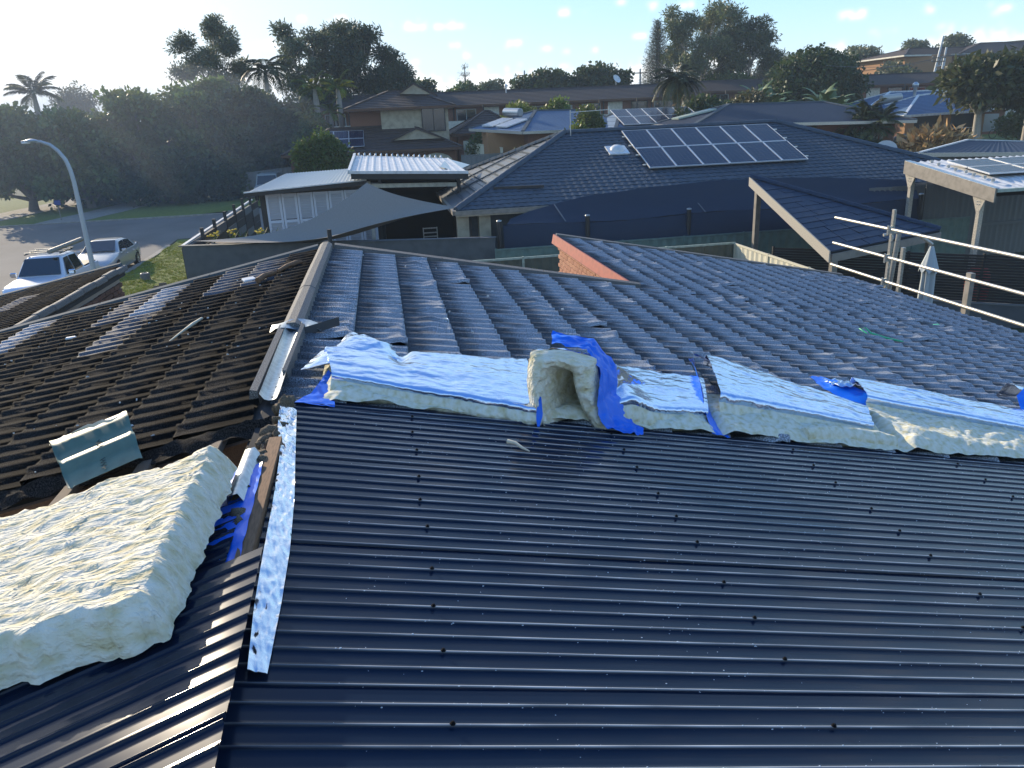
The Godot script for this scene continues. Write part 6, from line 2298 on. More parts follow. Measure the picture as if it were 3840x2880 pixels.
func far_houses() -> void:
	apartments("long two storey brick apartment row with a dark tiled roof behind the solar houses", -5.5, 33.5, -80.0, 2.6, 7.33, 8.7, 0)
	apartments("second brick apartment row, its brown roof showing behind the palm and hedge", 33.9, 45.0, -86.0, 3.2, 7.8, 9.0, 2)
	apartments("third brick apartment row with pale doors above the blue roofed house", 50.5, 66.0, -79.0, 3.8, 7.6, 8.75, 1)
	# two storey cream house with double arched garage
	var o := thing("two_storey_house", "two storey cream house with brown tiled roofs and two arched garage doors", "house", Vector3(1, 1.5, -63))
	block(o, "wall", Vector3(0.35, 1.4, -69.0), Vector3(5.5, 7.0, -63.0), "render_cream")
	block(o, "wall", Vector3(-2.0, 1.4, -69.5), Vector3(0.35, 6.9, -63.4), "brick_far")
	hip_roof(o, Vector3(-2.3, 7.07, -62.4), Vector3(6.0, 7.07, -62.4), Vector3(6.0, 7.07, -70.0), Vector3(-2.3, 7.07, -70.0), Vector3(1.1, 8.35, -66.2), Vector3(3.0, 8.35, -66.2), "tile_brown", "tile_brown", "rusty", 0.4)
	var b := MB.new()   # the little gable on its ridge
	b.prism([Vector3(2.0, 8.1, -64.9), Vector3(4.4, 8.0, -64.9), Vector3(3.1, 8.75, -64.9)], Vector3(0, 0, -2.0))
	put("roof_gable", b, "render_cream", o)
	b = MB.new()
	b.beam(Vector3(1.8, 8.05, -64.8), Vector3(3.1, 8.82, -64.8), 0.12, 0.12)
	b.beam(Vector3(3.1, 8.84, -64.8), Vector3(4.9, 7.85, -64.8), 0.12, 0.12)
	put("roof_gable_trim", b, "tile_brown", o)
	window_on(o, Vector3(4.35, 6.15, -62.97), 1.75, 1.75, Vector3(0, 0, 1), "charcoal", "window_dark", 1)
	block(o, "wall", Vector3(-6.5, 1.3, -66.0), Vector3(5.7, 4.0, -60.7), "brick_far")
	hip_roof(o, Vector3(-7.0, 4.06, -60.0), Vector3(6.15, 4.06, -60.0), Vector3(6.15, 4.06, -67.0), Vector3(-7.0, 4.06, -67.0), Vector3(-3.6, 5.75, -63.4), Vector3(2.6, 5.75, -63.4), "tile_brown", "tile_brown", "rusty", 0.38, "flr")
	b = MB.new()
	b.prism([Vector3(1.1, 4.75, -61.0), Vector3(4.7, 4.75, -61.0), Vector3(2.9, 5.45, -61.0)], Vector3(0, 0, -0.6))
	put("dutch_gable", b, "render_cream", o)
	b = MB.new()
	b.beam(Vector3(0.9, 4.72, -60.98), Vector3(2.9, 5.56, -60.98), 0.3, 0.12)
	b.beam(Vector3(2.9, 5.56, -60.98), Vector3(4.9, 4.72, -60.98), 0.3, 0.12)
	put("gable_trim", b, "tile_brown", o)
	for x in [1.35, 4.2]:
		b = MB.new()
		var poly := [Vector3(x - 1.25, 1.5, -60.66), Vector3(x - 1.25, 3.0, -60.66)]
		for i in 9:
			var a := PI - PI * i / 8.0
			poly.append(Vector3(x + 1.25 * cos(a), 3.0 + 0.72 * sin(a), -60.66))
		poly.append(Vector3(x + 1.25, 1.5, -60.66))
		b.prism(poly, Vector3(0, 0, -0.05))
		put("garage_door", b, "cream_paint", o)
	for i in 3:
		b = MB.new()
		b.box(Vector3(-1.45, 3.75 - i * 0.14, -60.64), Vector3(1.5, 0.10, 0.04))
		put("blind_slat", b, "cream_paint", o)
	var ey := Vector3(0, 1.69, -3.4).normalized()
	var ps := thing("solar_array", "six solar panels on the brown garage roof above the round hedge", "solar panels", Vector3(-2.7, 4.8, -61.5))
	for r in 2:
		for i in 3:
			solar_panel(ps, Vector3(-4.4 + i * 1.12, 4.06, -60.0) + ey * (0.55 + r * 1.25) + Vector3(0, 0.14, 0.06), Vector3.RIGHT, ey, 1.10, 1.22)
	# house with solar water heater
	o = thing("water_heater_house", "house with a slate hip roof carrying a solar water heater on its sunny side", "house", Vector3(12, 2.3, -58))
	hip_roof(o, Vector3(9.7, 5.05, -54.0), Vector3(18.6, 5.0, -54.0), Vector3(18.6, 5.0, -63.0), Vector3(6.6, 5.35, -58.6), Vector3(11.8, 6.38, -60.0), Vector3(15.2, 6.3, -60.5), "tile_blue", "cap_pale", "rail_paint", 0.34, "flrb")
	block(o, "wall", Vector3(10.2, 2.2, -62.0), Vector3(18.2, 4.95, -54.6), "brick_far")
	block(o, "wall", Vector3(7.6, 2.2, -60.0), Vector3(10.2, 5.05, -56.4), "brick_tan")
	for x in [12.6, 13.3]:
		window_on(o, Vector3(x + 2.4, 4.0, -54.58), 0.55, 1.4, Vector3(0, 0, 1), "white_paint", "window_dark", 1)
	var hip_a := Vector3(6.6, 5.35, -58.6)
	var hip_b := Vector3(9.7, 5.05, -54.0)
	var hip_r := Vector3(11.8, 6.38, -60.0)
	var ex := (hip_b - hip_a).normalized()
	var hy := (hip_r - hip_a.lerp(hip_b, 0.45)).normalized()
	var heater := thing("solar_water_heater", "two pale collector plates below a horizontal tank on the slate hip roof", "water heater", Vector3(8.7, 5.5, -57.4))
	for i in 2:
		b = MB.new()
		var p := hip_a.lerp(hip_b, 0.22 + 0.27 * i) + hy * 0.35 + Vector3.UP * 0.14
		var nn := ex.cross(hy).normalized()
		if nn.y < 0:
			nn = -nn
		b.box(p + ex * 0.5 + hy * 1.1, Vector3(1.1, 0.09, 2.1), Basis(ex, nn, ex.cross(nn)))
		var cp := put("collector", b, "white_paint", heater)
		for k in 5:
			b = MB.new()
			b.box(p + ex * (0.1 + 0.2 * k) + hy * 1.1 + nn * 0.05, Vector3(0.03, 0.02, 2.0), Basis(ex, nn, ex.cross(nn)))
			put("riser_tube", b, "lamp_steel", cp)
	b = MB.new()
	var tp := hip_a.lerp(hip_b, 0.35) + hy * 2.95 + Vector3.UP * 0.45
	b.tube([tp - ex * 0.7, tp - ex * 0.68, tp + ex * 0.9, tp + ex * 0.92], [0.26, 0.31, 0.31, 0.26], 14)
	put("tank", b, "galvanised", heater)
	# the house with the big dark array
	o = thing("panel_covered_house", "low house whose slate roof is almost covered by one dark solar array", "house", Vector3(19.5, 2.4, -57))
	hip_roof(o, Vector3(15.6, 4.95, -52.0), Vector3(23.2, 5.0, -52.0), Vector3(23.2, 5.0, -60.0), Vector3(15.6, 5.0, -60.0), Vector3(17.2, 6.15, -56.0), Vector3(21.6, 6.15, -56.0), "tile_blue", "cap_pale", "rail_paint", 0.34, "flrb")
	block(o, "wall", Vector3(16.0, 2.2, -59.5), Vector3(22.8, 4.9, -52.5), "brick_far")
	ps = thing("solar_array", "large dark solar array covering the front of a low slate roof", "solar panels", Vector3(19.5, 5.4, -54))
	var ey2 := Vector3(0, 1.18, -4.0).normalized()
	for r in 2:
		for i in 5:
			solar_panel(ps, Vector3(16.3 + i * 1.15, 4.97, -52.0) + ey2 * (0.35 + r * 1.75) + Vector3.UP * 0.15, Vector3.RIGHT, ey2, 1.13, 1.72)
	# the long navy roof with a skylight
	o = thing("navy_roof_house", "house with long navy tiled hip roof and a pale roof window", "house", Vector3(27, 2.2, -51))
	hip_roof(o, Vector3(19.3, 5.08, -47.6), Vector3(34.0, 4.75, -47.0), Vector3(34.0, 4.8, -57.0), Vector3(18.3, 5.15, -52.5), Vector3(24.4, 6.2, -54.0), Vector3(31.5, 6.1, -54.0), "tile_navy", "cap_pale", "rail_paint", 0.36, "flrb")
	block(o, "wall", Vector3(20.2, 2.0, -55.0), Vector3(33.5, 4.9, -48.4), "brick_far")
	var ha := Vector3(18.3, 5.15, -52.5)
	var hb := Vector3(19.3, 5.08, -47.6)
	var hr := Vector3(24.4, 6.2, -54.0)
	var wy := (hr - ha.lerp(hb, 0.5)).normalized()
	var wx := (hb - ha).normalized()
	var wn := wx.cross(wy).normalized()
	if wn.y < 0:
		wn = -wn
	b = MB.new()
	b.box(ha.lerp(hb, 0.42) + wy * 3.0 + wn * 0.12, Vector3(0.85, 0.10, 3.0), Basis(wx, wn, wx.cross(wn)))
	put("roof_window", b, "mint_pale", o)
	# blue roofed house with the double garage
	o = thing("blue_roof_house", "brick house with a blue tiled roof and a dark double garage facing the lawn", "house", Vector3(47, 2.6, -63))
	hip_roof(o, Vector3(42.3, 4.82, -60.0), Vector3(50.2, 4.98, -60.0), Vector3(51.5, 5.0, -69.0), Vector3(42.6, 4.9, -68.0), Vector3(46.2, 6.30, -64.0), Vector3(48.8, 6.45, -64.6), "tile_blue", "white_paint", "white_paint", 0.33, "flrb", 0.2)
	hip_roof(o, Vector3(41.0, 5.0, -64.2), Vector3(57.0, 5.02, -65.2), Vector3(57.0, 5.0, -73.0), Vector3(40.3, 4.95, -72.0), Vector3(46.5, 6.72, -68.4), Vector3(52.0, 6.70, -69.0), "tile_blue", "white_paint", "white_paint", 0.33, "flrb", 0.2)
	block(o, "wall", Vector3(42.8, 2.4, -68.0), Vector3(49.9, 4.8, -61.1), "brick_far")
	block(o, "wall", Vector3(42.8, 2.4, -61.1), Vector3(43.6, 4.75, -60.5), "brick_tan")
	block(o, "wall", Vector3(46.2, 2.4, -61.1), Vector3(46.9, 4.75, -60.5), "brick_tan")
	block(o, "wall", Vector3(49.3, 2.4, -61.1), Vector3(50.0, 4.75, -60.5), "brick_tan")
	block(o, "wall", Vector3(41.6, 2.4, -72.0), Vector3(56.4, 4.9, -65.8), "brick_far")
	for k in [[44.9, 2.5, 4.7], [48.1, 3.6, 4.7]]:
		b = MB.new()
		b.box(Vector3(k[0], (k[1] + k[2]) * 0.5, -60.95), Vector3(2.5, k[2] - k[1], 0.06))
		put("garage_door", b, "charcoal", o)
	block(o, "garage_shade", Vector3(46.9, 2.45, -61.08), Vector3(49.3, 3.6, -61.04), "dark_room")
	block(o, "door_edge", Vector3(46.9, 3.56, -60.96), Vector3(49.3, 3.64, -60.86), "white_paint")
	b = MB.new()
	b.tube([Vector3(44.2, 6.15, -66.2), Vector3(44.25, 6.15, -66.2), Vector3(46.15, 6.25, -66.4), Vector3(46.2, 6.25, -66.4)], [0.30, 0.36, 0.36, 0.30], 14)
	put("water_tank", b, "rail_paint", o)
	b = MB.new()
	b.lathe([Vector2(0.14, -0.4), Vector2(0.14, 0.3), Vector2(0.26, 0.32), Vector2(0.28, 0.55), Vector2(0.12, 0.72), Vector2(0.001, 0.74)], Vector3(47.6, 6.75, -66.5), 12)
	put("roof_vent", b, "galvanised", o)
	block(o, "side_door", Vector3(50.05, 3.2, -60.9), Vector3(51.6, 4.6, -60.8), "window_pale")
	# things on its lawn
	o = thing("skip_bin", "open pink skip bin standing on the drive before the dark garage", "skip bin", Vector3(40.4, 2.7, -53))
	b = MB.new()
	var c := Vector3(40.0, 2.65, -53.2)
	var q0 := [c + Vector3(-0.75, 0, 0.55), c + Vector3(0.95, 0, 0.55), c + Vector3(0.95, 0, -0.65), c + Vector3(-0.75, 0, -0.65)]
	var q1 := [c + Vector3(-1.30, 1.0, 0.70), c + Vector3(1.50, 1.0, 0.70), c + Vector3(1.50, 1.0, -0.85), c + Vector3(-1.30, 1.0, -0.85)]
	for i in 4:
		var j := (i + 1) % 4
		b.quad_out(q0[i], q0[j], q1[j], q1[i], c + Vector3(0, 0.5, 0))
	b.quad(q0[0] + Vector3.UP * 0.05, q0[1] + Vector3.UP * 0.05, q0[2] + Vector3.UP * 0.05, q0[3] + Vector3.UP * 0.05)
	put("hull", b, "pink_paint", o)
	b = MB.new()
	for i in 4:
		b.beam(q1[i], q1[(i + 1) % 4], 0.10, 0.09)
	put("rim", b, "pink_paint", o)
	for x in [-0.55, 0.2, 0.9]:
		b = MB.new()
		b.hexa([c + Vector3(x - 0.04, 0.05, 0.56), c + Vector3(x + 0.04, 0.05, 0.56), c + Vector3(x + 0.04, 0.05, 0.50), c + Vector3(x - 0.04, 0.05, 0.50), c + Vector3(x * 1.3 - 0.04, 0.95, 0.75), c + Vector3(x * 1.3 + 0.04, 0.95, 0.75), c + Vector3(x * 1.3 + 0.04, 0.95, 0.66), c + Vector3(x * 1.3 - 0.04, 0.95, 0.66)])
		put("rib", b, "pink_paint", o)
	o = thing("rubbish_bags", "black and white bags with a green tub piled by the brick wall of the garage", "rubbish bags", Vector3(40.5, 2.6, -57))
	for k in [[40.0, 0.35, "charcoal"], [40.6, 0.42, "charcoal"], [41.0, 0.30, "white_paint"], [41.4, 0.26, "bin_green"]]:
		b = MB.new()
		b.grid(13, 9, func(u: float, w: float):
			var a: float = u * TAU
			var e: float = (w - 0.5) * PI
			var d := Vector3(cos(a) * cos(e), sin(e), sin(a) * cos(e))
			return Vector3(k[0], 2.72 + k[1] * 0.8, -57.5) + d * k[1] * (1.0 + 0.25 * nz.get_noise_3d(d.x * 2.0 + k[0], d.y * 2.0, d.z * 2.0)), false)
		put("bag", b, k[2], o)
	o = thing("bicycle", "child's red bicycle leaning beside the garage under the ragged tree", "bicycle", Vector3(51.5, 2.6, -60.2))
	for x in [50.6, 51.7]:
		b = MB.new()
		var ring := []
		for i in 17:
			ring.append(Vector3(x + 0.36 * cos(TAU * i / 16.0), 3.02 + 0.36 * sin(TAU * i / 16.0), -60.0))
		b.tube(ring, [0.03], 5, false)
		put("wheel", b, "tyre", o)
	b = MB.new()
	var fp := [Vector3(50.6, 3.02, -60), Vector3(51.0, 3.5, -60), Vector3(51.5, 3.5, -60), Vector3(51.15, 3.05, -60), Vector3(51.0, 3.5, -60)]
	b.tube(fp, [0.03], 5)
	b.tube([Vector3(51.7, 3.02, -60), Vector3(51.5, 3.5, -60), Vector3(51.45, 3.7, -60)], [0.03], 5)
	put("frame", b, "tail_red", o)
	b = MB.new()
	b.tube([Vector3(51.45, 3.7, -60.25), Vector3(51.45, 3.72, -59.75)], [0.025], 5)
	put("handlebar", b, "chrome", o)
	o = thing("wheelie_bin", "dark green wheeled bin with a yellow lid beside the ragged tree", "bin", Vector3(53.4, 2.7, -60.5))
	b = MB.new()
	b.hexa([Vector3(53.2, 2.7, -60.3), Vector3(53.7, 2.7, -60.3), Vector3(53.7, 2.7, -60.8), Vector3(53.2, 2.7, -60.8), Vector3(53.1, 3.7, -60.2), Vector3(53.8, 3.7, -60.2), Vector3(53.8, 3.7, -60.95), Vector3(53.1, 3.7, -60.95)])
	put("body", b, "bin_green", o)
	b = MB.new()
	b.cbox(Vector3(53.45, 3.75, -60.55), Vector3(0.8, 0.1, 0.85), 0.03)
	put("lid", b, "yellow_paint", o)
	# cream cottage at the edge of view
	o = thing("red_roof_house", "pale clad house with a dark red roof beyond the ragged tree", "house", Vector3(62, 3.4, -72))
	block(o, "wall", Vector3(58.0, 3.2, -76), Vector3(68, 5.7, -70), "white_paint")
	for i in 22:
		b = MB.new()
		b.box(Vector3(58.2 + i * 0.44, 4.45, -69.96), Vector3(0.22, 2.4, 0.05))
		put("clad_board", b, "cream_paint", o)
	hip_roof(o, Vector3(57.4, 5.75, -69.3), Vector3(68.5, 5.75, -69.3), Vector3(68.5, 5.75, -76.6), Vector3(57.4, 5.75, -76.6), Vector3(60.5, 7.2, -73), Vector3(65.4, 7.2, -73), "red_paint", "red_paint", "white_paint", 0.5)
	# big brick building on the hill
	o = thing("hill_apartments", "tan brick two storey building with a low brown roof on the hill", "apartment building", Vector3(82, 8.5, -104))
	block(o, "wall", Vector3(70.3, 6.5, -112), Vector3(77.2, 11.6, -101.0), "brick_tan")
	block(o, "wall", Vector3(77.2, 6.5, -112), Vector3(98, 11.5, -103.0), "brick_far")
	hip_roof(o, Vector3(69.6, 11.6, -100.2), Vector3(79.0, 11.6, -102.0), Vector3(98.5, 11.6, -113), Vector3(69.6, 11.6, -113), Vector3(74.5, 12.75, -106.5), Vector3(92, 12.75, -108), "tile_brown", "tile_brown", "cream_paint", 0.5)
	hip_roof(o, Vector3(79.0, 11.62, -102.2), Vector3(99, 11.6, -102.2), Vector3(99, 11.6, -112), Vector3(79, 11.6, -112), Vector3(86, 13.2, -107), Vector3(96, 13.2, -107), "tile_brown", "tile_brown", "cream_paint", 0.5)
	for x in [75.6, 80.2, 84.6, 89.4]:
		window_on(o, Vector3(x, 10.7, -100.97 if x < 77 else -102.97), 1.2, 1.1, Vector3(0, 0, 1), "white_paint", "window_pale" if x > 77 else "window_dark", 1)
	# power poles and wires
	var pole := func(label: String, at: Vector3, high: float, arms: Array, lean: float) -> Array:
		var p := thing("power_pole", label, "power pole", at)
		var q := MB.new()
		q.tube([at, at + Vector3(lean, high, 0)], [0.16, 0.11], 8)
		put("pole", q, "lamp_steel", p)
		var ends := []
		for y in arms:
			q = MB.new()
			var m := at + Vector3(lean * y / high, y, 0)
			q.beam(m + Vector3(-0.9, 0, 0.12), m + Vector3(0.9, 0, 0.12), 0.1, 0.12)
			put("crossarm", q, "grey_timber", p)
			for x in [-0.8, 0.0, 0.8]:
				q = MB.new()
				q.lathe([Vector2(0.04, 0), Vector2(0.06, 0.08), Vector2(0.03, 0.16), Vector2(0.001, 0.17)], m + Vector3(x, 0.06, 0.12), 6)
				put("insulator", q, "window_pale", p)
				ends.append(m + Vector3(x, 0.2, 0.12))
		return ends
	var e1: Array = pole.call("tall leaning pale power pole before the tan brick building on the hill", Vector3(66.2, 5.2, -90), 7.8, [5.4, 5.0], 1.1)
	var e2: Array = pole.call("second shorter power pole standing close behind the leaning one", Vector3(68.0, 5.2, -90.8), 6.6, [5.6], 0.5)
	pole.call("thin power pole beside the tall pointed pine above the apartment roof", Vector3(33.2, 3.0, -100), 8.1, [7.6], 0.0)
	pole.call("thin power pole behind the apartment roof near the dark broad trees", Vector3(19.9, 3.2, -108), 8.6, [8.0], 0.0)
	var wires := MB.new()
	for k in [[e1[0], Vector3(112, 13.2, -96)], [e1[1], Vector3(112, 13.0, -95)], [e1[2], Vector3(112, 12.8, -94)], [e2[0], Vector3(112, 11.8, -97)], [e1[4], Vector3(35, 8.8, -60)], [e2[2], Vector3(40, 8.6, -70)], [e1[3], Vector3(44, 8.4, -110)]]:
		var line := []
		for i in 13:
			var t := i / 12.0
			line.append((k[0] as Vector3).lerp(k[1], t) - Vector3.UP * 1.6 * 4.0 * t * (1 - t) * 0.25)
		wires.tube(line, [0.018], 4, false)
	tag(put("power_line", wires, "charcoal", self), "thin power lines running from the leaning pole across the sky", "power line")
	# small things on the apartment roof
	o = thing("roof_dish", "white satellite dish on the ridge of the long apartment row", "satellite dish", Vector3(25.3, 8.7, -84.6))
	b = MB.new()
	b.lathe([Vector2(0.001, 0.0), Vector2(0.25, 0.03), Vector2(0.48, 0.12)], Vector3(25.4, 9.35, -84.4), 16, Basis.from_euler(Vector3(1.0, 0.5, 0)))
	put("dish", b, "white_paint", o)
	b = MB.new()
	b.tube([Vector3(25.4, 8.6, -84.5), Vector3(25.4, 9.35, -84.5)], [0.04], 5)
	put("mast", b, "galvanised", o)
	for k in [[13.4, 8.7, "white cowl pipe vent on the apartment ridge beside the low brown roof"], [4.2, 8.4, "short white vent pipe on the dark apartment roof above the cream house"]]:
		b = MB.new()
		b.tube([Vector3(k[0], k[1] - 0.8, -83.5), Vector3(k[0], k[1] + 0.35, -83.5)], [0.06], 6)
		b.lathe([Vector2(0.16, 0.0), Vector2(0.16, 0.18), Vector2(0.001, 0.3)], Vector3(k[0], k[1] + 0.3, -83.5), 8)
		tag(put("vent_pipe", b, "white_paint", self), k[2], "vent pipe")
	# the small purple-brown roof in front of the apartments
	o = thing("small_brown_roof_house", "low house with a small brown hip roof before the apartment balconies", "house", Vector3(9.5, 2.4, -70))
	hip_roof(o, Vector3(6.0, 4.9, -66.0), Vector3(12.2, 4.9, -66.0), Vector3(12.2, 4.9, -73), Vector3(6.0, 4.9, -73), Vector3(9.2, 6.6, -69.5), Vector3(9.6, 6.6, -69.5), "tile_brown", "tile_brown", "rusty", 0.4)
	block(o, "wall", Vector3(6.5, 2.2, -72.5), Vector3(11.7, 4.8, -66.5), "brick_far")


var clumps := {}


func leaf_clump(n2: int, r: float, lw: float, ll: float, droop: float, seed_: int) -> ArrayMesh:
	var g := RandomNumberGenerator.new()
	g.seed = seed_
	var b := MB.new()
	for i in n2:
		var d := Vector3(g.randf_range(-1, 1), g.randf_range(-1, 1), g.randf_range(-1, 1))
		while d.length() > 1.0 or d.length() < 0.2:
			d = Vector3(g.randf_range(-1, 1), g.randf_range(-1, 1), g.randf_range(-1, 1))
		var p := d * r
		var a := (d.normalized() + Vector3(g.randf_range(-0.7, 0.7), g.randf_range(-0.7, 0.7), g.randf_range(-0.7, 0.7)) - Vector3.UP * droop).normalized()
		var s := a.cross(Vector3(g.randf_range(-1, 1), g.randf_range(-1, 1), g.randf_range(-1, 1))).normalized() * lw * g.randf_range(0.7, 1.3)
		var l := a * ll * g.randf_range(0.7, 1.3)
		var t := g.randf_range(0.75, 1.2)
		b.col = Color(t, t, t * 0.95)
		b.quad(p, p + l * 0.5 + s, p + l, p + l * 0.5 - s)
	return b.mesh()


func frond_mesh(leaflets: int, length: float, lw: float, ll: float, arch: float, seed_: int) -> ArrayMesh:   # grows along +x from the origin
	var g := RandomNumberGenerator.new()
	g.seed = seed_
	var b := MB.new()
	var spine := func(t: float) -> Vector3: return Vector3(length * (t - 0.18 * arch * t * t), length * (0.42 * t - arch * 0.62 * t * t), 0)
	for i in 8:
		var p: Vector3 = spine.call(i / 8.0)
		var q: Vector3 = spine.call((i + 1) / 8.0)
		b.beam(p, q, 0.035 * length / 2.5, 0.03 * length / 2.5)
	for i in leaflets:
		var t := 0.14 + 0.86 * i / leaflets
		var p: Vector3 = spine.call(t)
		var fwd: Vector3 = (spine.call(minf(t + 0.05, 1.0)) - spine.call(t - 0.05)).normalized()
		var k := ll * (0.45 + 0.55 * sin(PI * clampf(t * 0.95, 0, 1)))
		for s in [-1, 1]:
			var a := (fwd * 0.55 + Vector3(0, g.randf_range(-0.55, -0.1), s)).normalized()
			var tip := p + a * k * g.randf_range(0.85, 1.1) - Vector3.UP * k * 0.22
			var side := fwd * lw
			var c := g.randf_range(0.8, 1.15)
			b.col = Color(c, c, c * 0.9)
			b.quad(p - side * 0.5, p + a * k * 0.5 - side, tip, p + a * k * 0.5 + side)
	return b.mesh()


func leafy(o: Node3D, called: String, kind: String, places: Array, tint: Color, vary := 0.25) -> void:
	var src: Array = clumps[kind].surface_get_arrays(0)
	var v0: PackedVector3Array = src[Mesh.ARRAY_VERTEX]
	var n0: PackedVector3Array = src[Mesh.ARRAY_NORMAL]
	var c0: PackedColorArray = src[Mesh.ARRAY_COLOR]
	var i0: PackedInt32Array = src[Mesh.ARRAY_INDEX]
	var tinted := []
	for i in 12:
		var k := 1.0 + rnd(-vary, vary)
		var t := Color(tint.r * k * rnd(0.88, 1.18), tint.g * k, tint.b * k * rnd(0.8, 1.1))
		var cs := PackedColorArray()
		for c in c0:
			cs.append(Color(c.r * t.r, c.g * t.g, c.b * t.b))
		tinted.append(cs)
	var b := MB.new()
	var at: Vector3 = org.get(o, Vector3.ZERO)
	var ids := PackedInt32Array()
	ids.resize(i0.size() * places.size())
	var w := 0
	for i in places.size():
		var p: Transform3D = places[i]
		p.origin -= at
		b.v.append_array(p * v0)
		b.n.append_array(Transform3D(p.basis.orthonormalized(), Vector3.ZERO) * n0)
		b.c.append_array(tinted[i % 12])
		var base := i * v0.size()
		for k in i0:
			ids[w] = k + base
			w += 1
	b.ix = ids
	b.uv.resize(b.v.size())
	var m := MeshInstance3D.new()
	m.mesh = b.mesh()
	m.material_override = M["leaf"]
	m.name = sub_name(o, called)
	o.add_child(m, true)


func lobe_points(places: Array, c: Vector3, r: Vector3, n2: int, s: float) -> void:
	for i in n2:
		var d := Vector3(rnd(-1, 1), rnd(-1, 1), rnd(-1, 1)).normalized()
		var k := pow(rng.randf(), 0.30)
		if d.y < -0.2 and rng.randf() < 0.5:
			d.y = -d.y
		var f := 1.0 + 0.25 * nz.get_noise_3d(d.x * 1.7 + c.x, d.y * 1.7, d.z * 1.7 + c.z)
		var z := rnd(0.7, 1.35) * s
		places.append(Transform3D(Basis.from_euler(Vector3(rnd(0, TAU), rnd(0, TAU), rnd(0, TAU))).scaled(Vector3(z, z, z)), c + d * r * k * f))


# crown of several lobes on a branching trunk. r: crown radius, top: height of its top, low: height where foliage begins
func broad_tree(label: String, x: float, z: float, top: float, low: float, r: float, n2: int, tint: Color, kind := "dense", s := 1.0, flat := 0.55, lobes := 9, group := "", called := "broad_tree", bark := "bark") -> void:
	var g := gy(x, z)
	var o := thing(called, label, "tree", Vector3(x, g, z), group)
	var places := []
	var limb := []
	var hgt := top - low
	for i in lobes:
		var a := TAU * (i * 0.382 + rnd(-0.06, 0.06))
		var t := (i + 0.5) / lobes
		var rr := r * (0.34 + 0.14 * rng.randf())
		var out := (r - rr) * sqrt(1.0 - pow(absf(t * 1.6 - 0.6), 2.2)) * rnd(0.7, 1.05)
		var c := Vector3(x + cos(a) * out, lerpf(low + rr * 0.5, top - rr * flat * 1.0, t), z + sin(a) * out)
		limb.append(c)
		lobe_points(places, c, Vector3(rr, rr * flat, rr) * rnd(0.9, 1.15), n2 / lobes, s)
	var b := MB.new()
	var fork := Vector3(x + rnd(-0.2, 0.2), lerpf(g, low, 0.75) + 0.3, z)
	var tr := clampf(r * 0.085, 0.10, 0.4)
	b.tube([Vector3(x, g - 0.1, z), Vector3(x, g, z).lerp(fork, 0.5), fork], [tr * 1.3, tr, tr * 0.85], 8)
	for c in limb:
		b.tube([fork, fork.lerp(c, 0.5) + Vector3(0, -0.05 * hgt, 0), c], [tr * 0.55, tr * 0.35, tr * 0.12], 6)
	put("trunk", b, bark, o)
	leafy(o, "crown", kind, places, tint)


# tall gum: several steep limbs, airy drooping foliage at their ends
func gum_tree(label: String, x: float, z: float, top: float, low: float, r: float, n2: int, tint: Color, group := "", limbs := 11, lean := 0.0) -> void:
	var g := gy(x, z)
	var o := thing("gum_tree", label, "tree", Vector3(x, g, z), group)
	var places := []
	var b := MB.new()
	var hgt := top - g
	var tr := 0.018 * hgt + 0.05
	var fork := Vector3(x + lean * 0.3, lerpf(g, low, 0.6), z)
	b.tube([Vector3(x, g - 0.1, z), Vector3(x + lean * 0.1, lerpf(g, fork.y, 0.5), z), fork], [tr, tr * 0.85, tr * 0.75], 9)
	for i in limbs:
		var a := TAU * (i * 0.382) + rnd(-0.25, 0.25)
		var t := (i + 0.6) / limbs
		var out := r * sqrt(maxf(0.04, 1.0 - pow(absf(t * 1.5 - 0.62), 2.0))) * rnd(0.60, 0.92)
		var rr := r * rnd(0.26, 0.40)
		var tip := Vector3(x + lean + cos(a) * out, lerpf(low + rr * 0.5, top - rr * 0.7, t), z + sin(a) * out)
		var mid := fork.lerp(tip, 0.5) + Vector3(-cos(a) * out * 0.12, 0.06 * hgt, -sin(a) * out * 0.12)
		b.tube([fork - Vector3.UP * rnd(0, 0.1) * hgt, fork.lerp(mid, 0.5), mid, tip], [tr * 0.5, tr * 0.36, tr * 0.24, tr * 0.06], 6)
		var m := 4
		for k in m:
			var c := tip + Vector3(rnd(-1, 1), rnd(-0.5, 0.6), rnd(-1, 1)) * rr * 0.8
			b.tube([mid, mid.lerp(c, 0.6) + Vector3.UP * 0.1, c], [tr * 0.14, tr * 0.08, tr * 0.03], 4)
			lobe_points(places, c, Vector3(rr * 0.62, rr * 0.48, rr * 0.62), n2 / (limbs * m), 1.0)
	put("trunk", b, "bark_pale", o)
	leafy(o, "crown", "gum", places, tint)


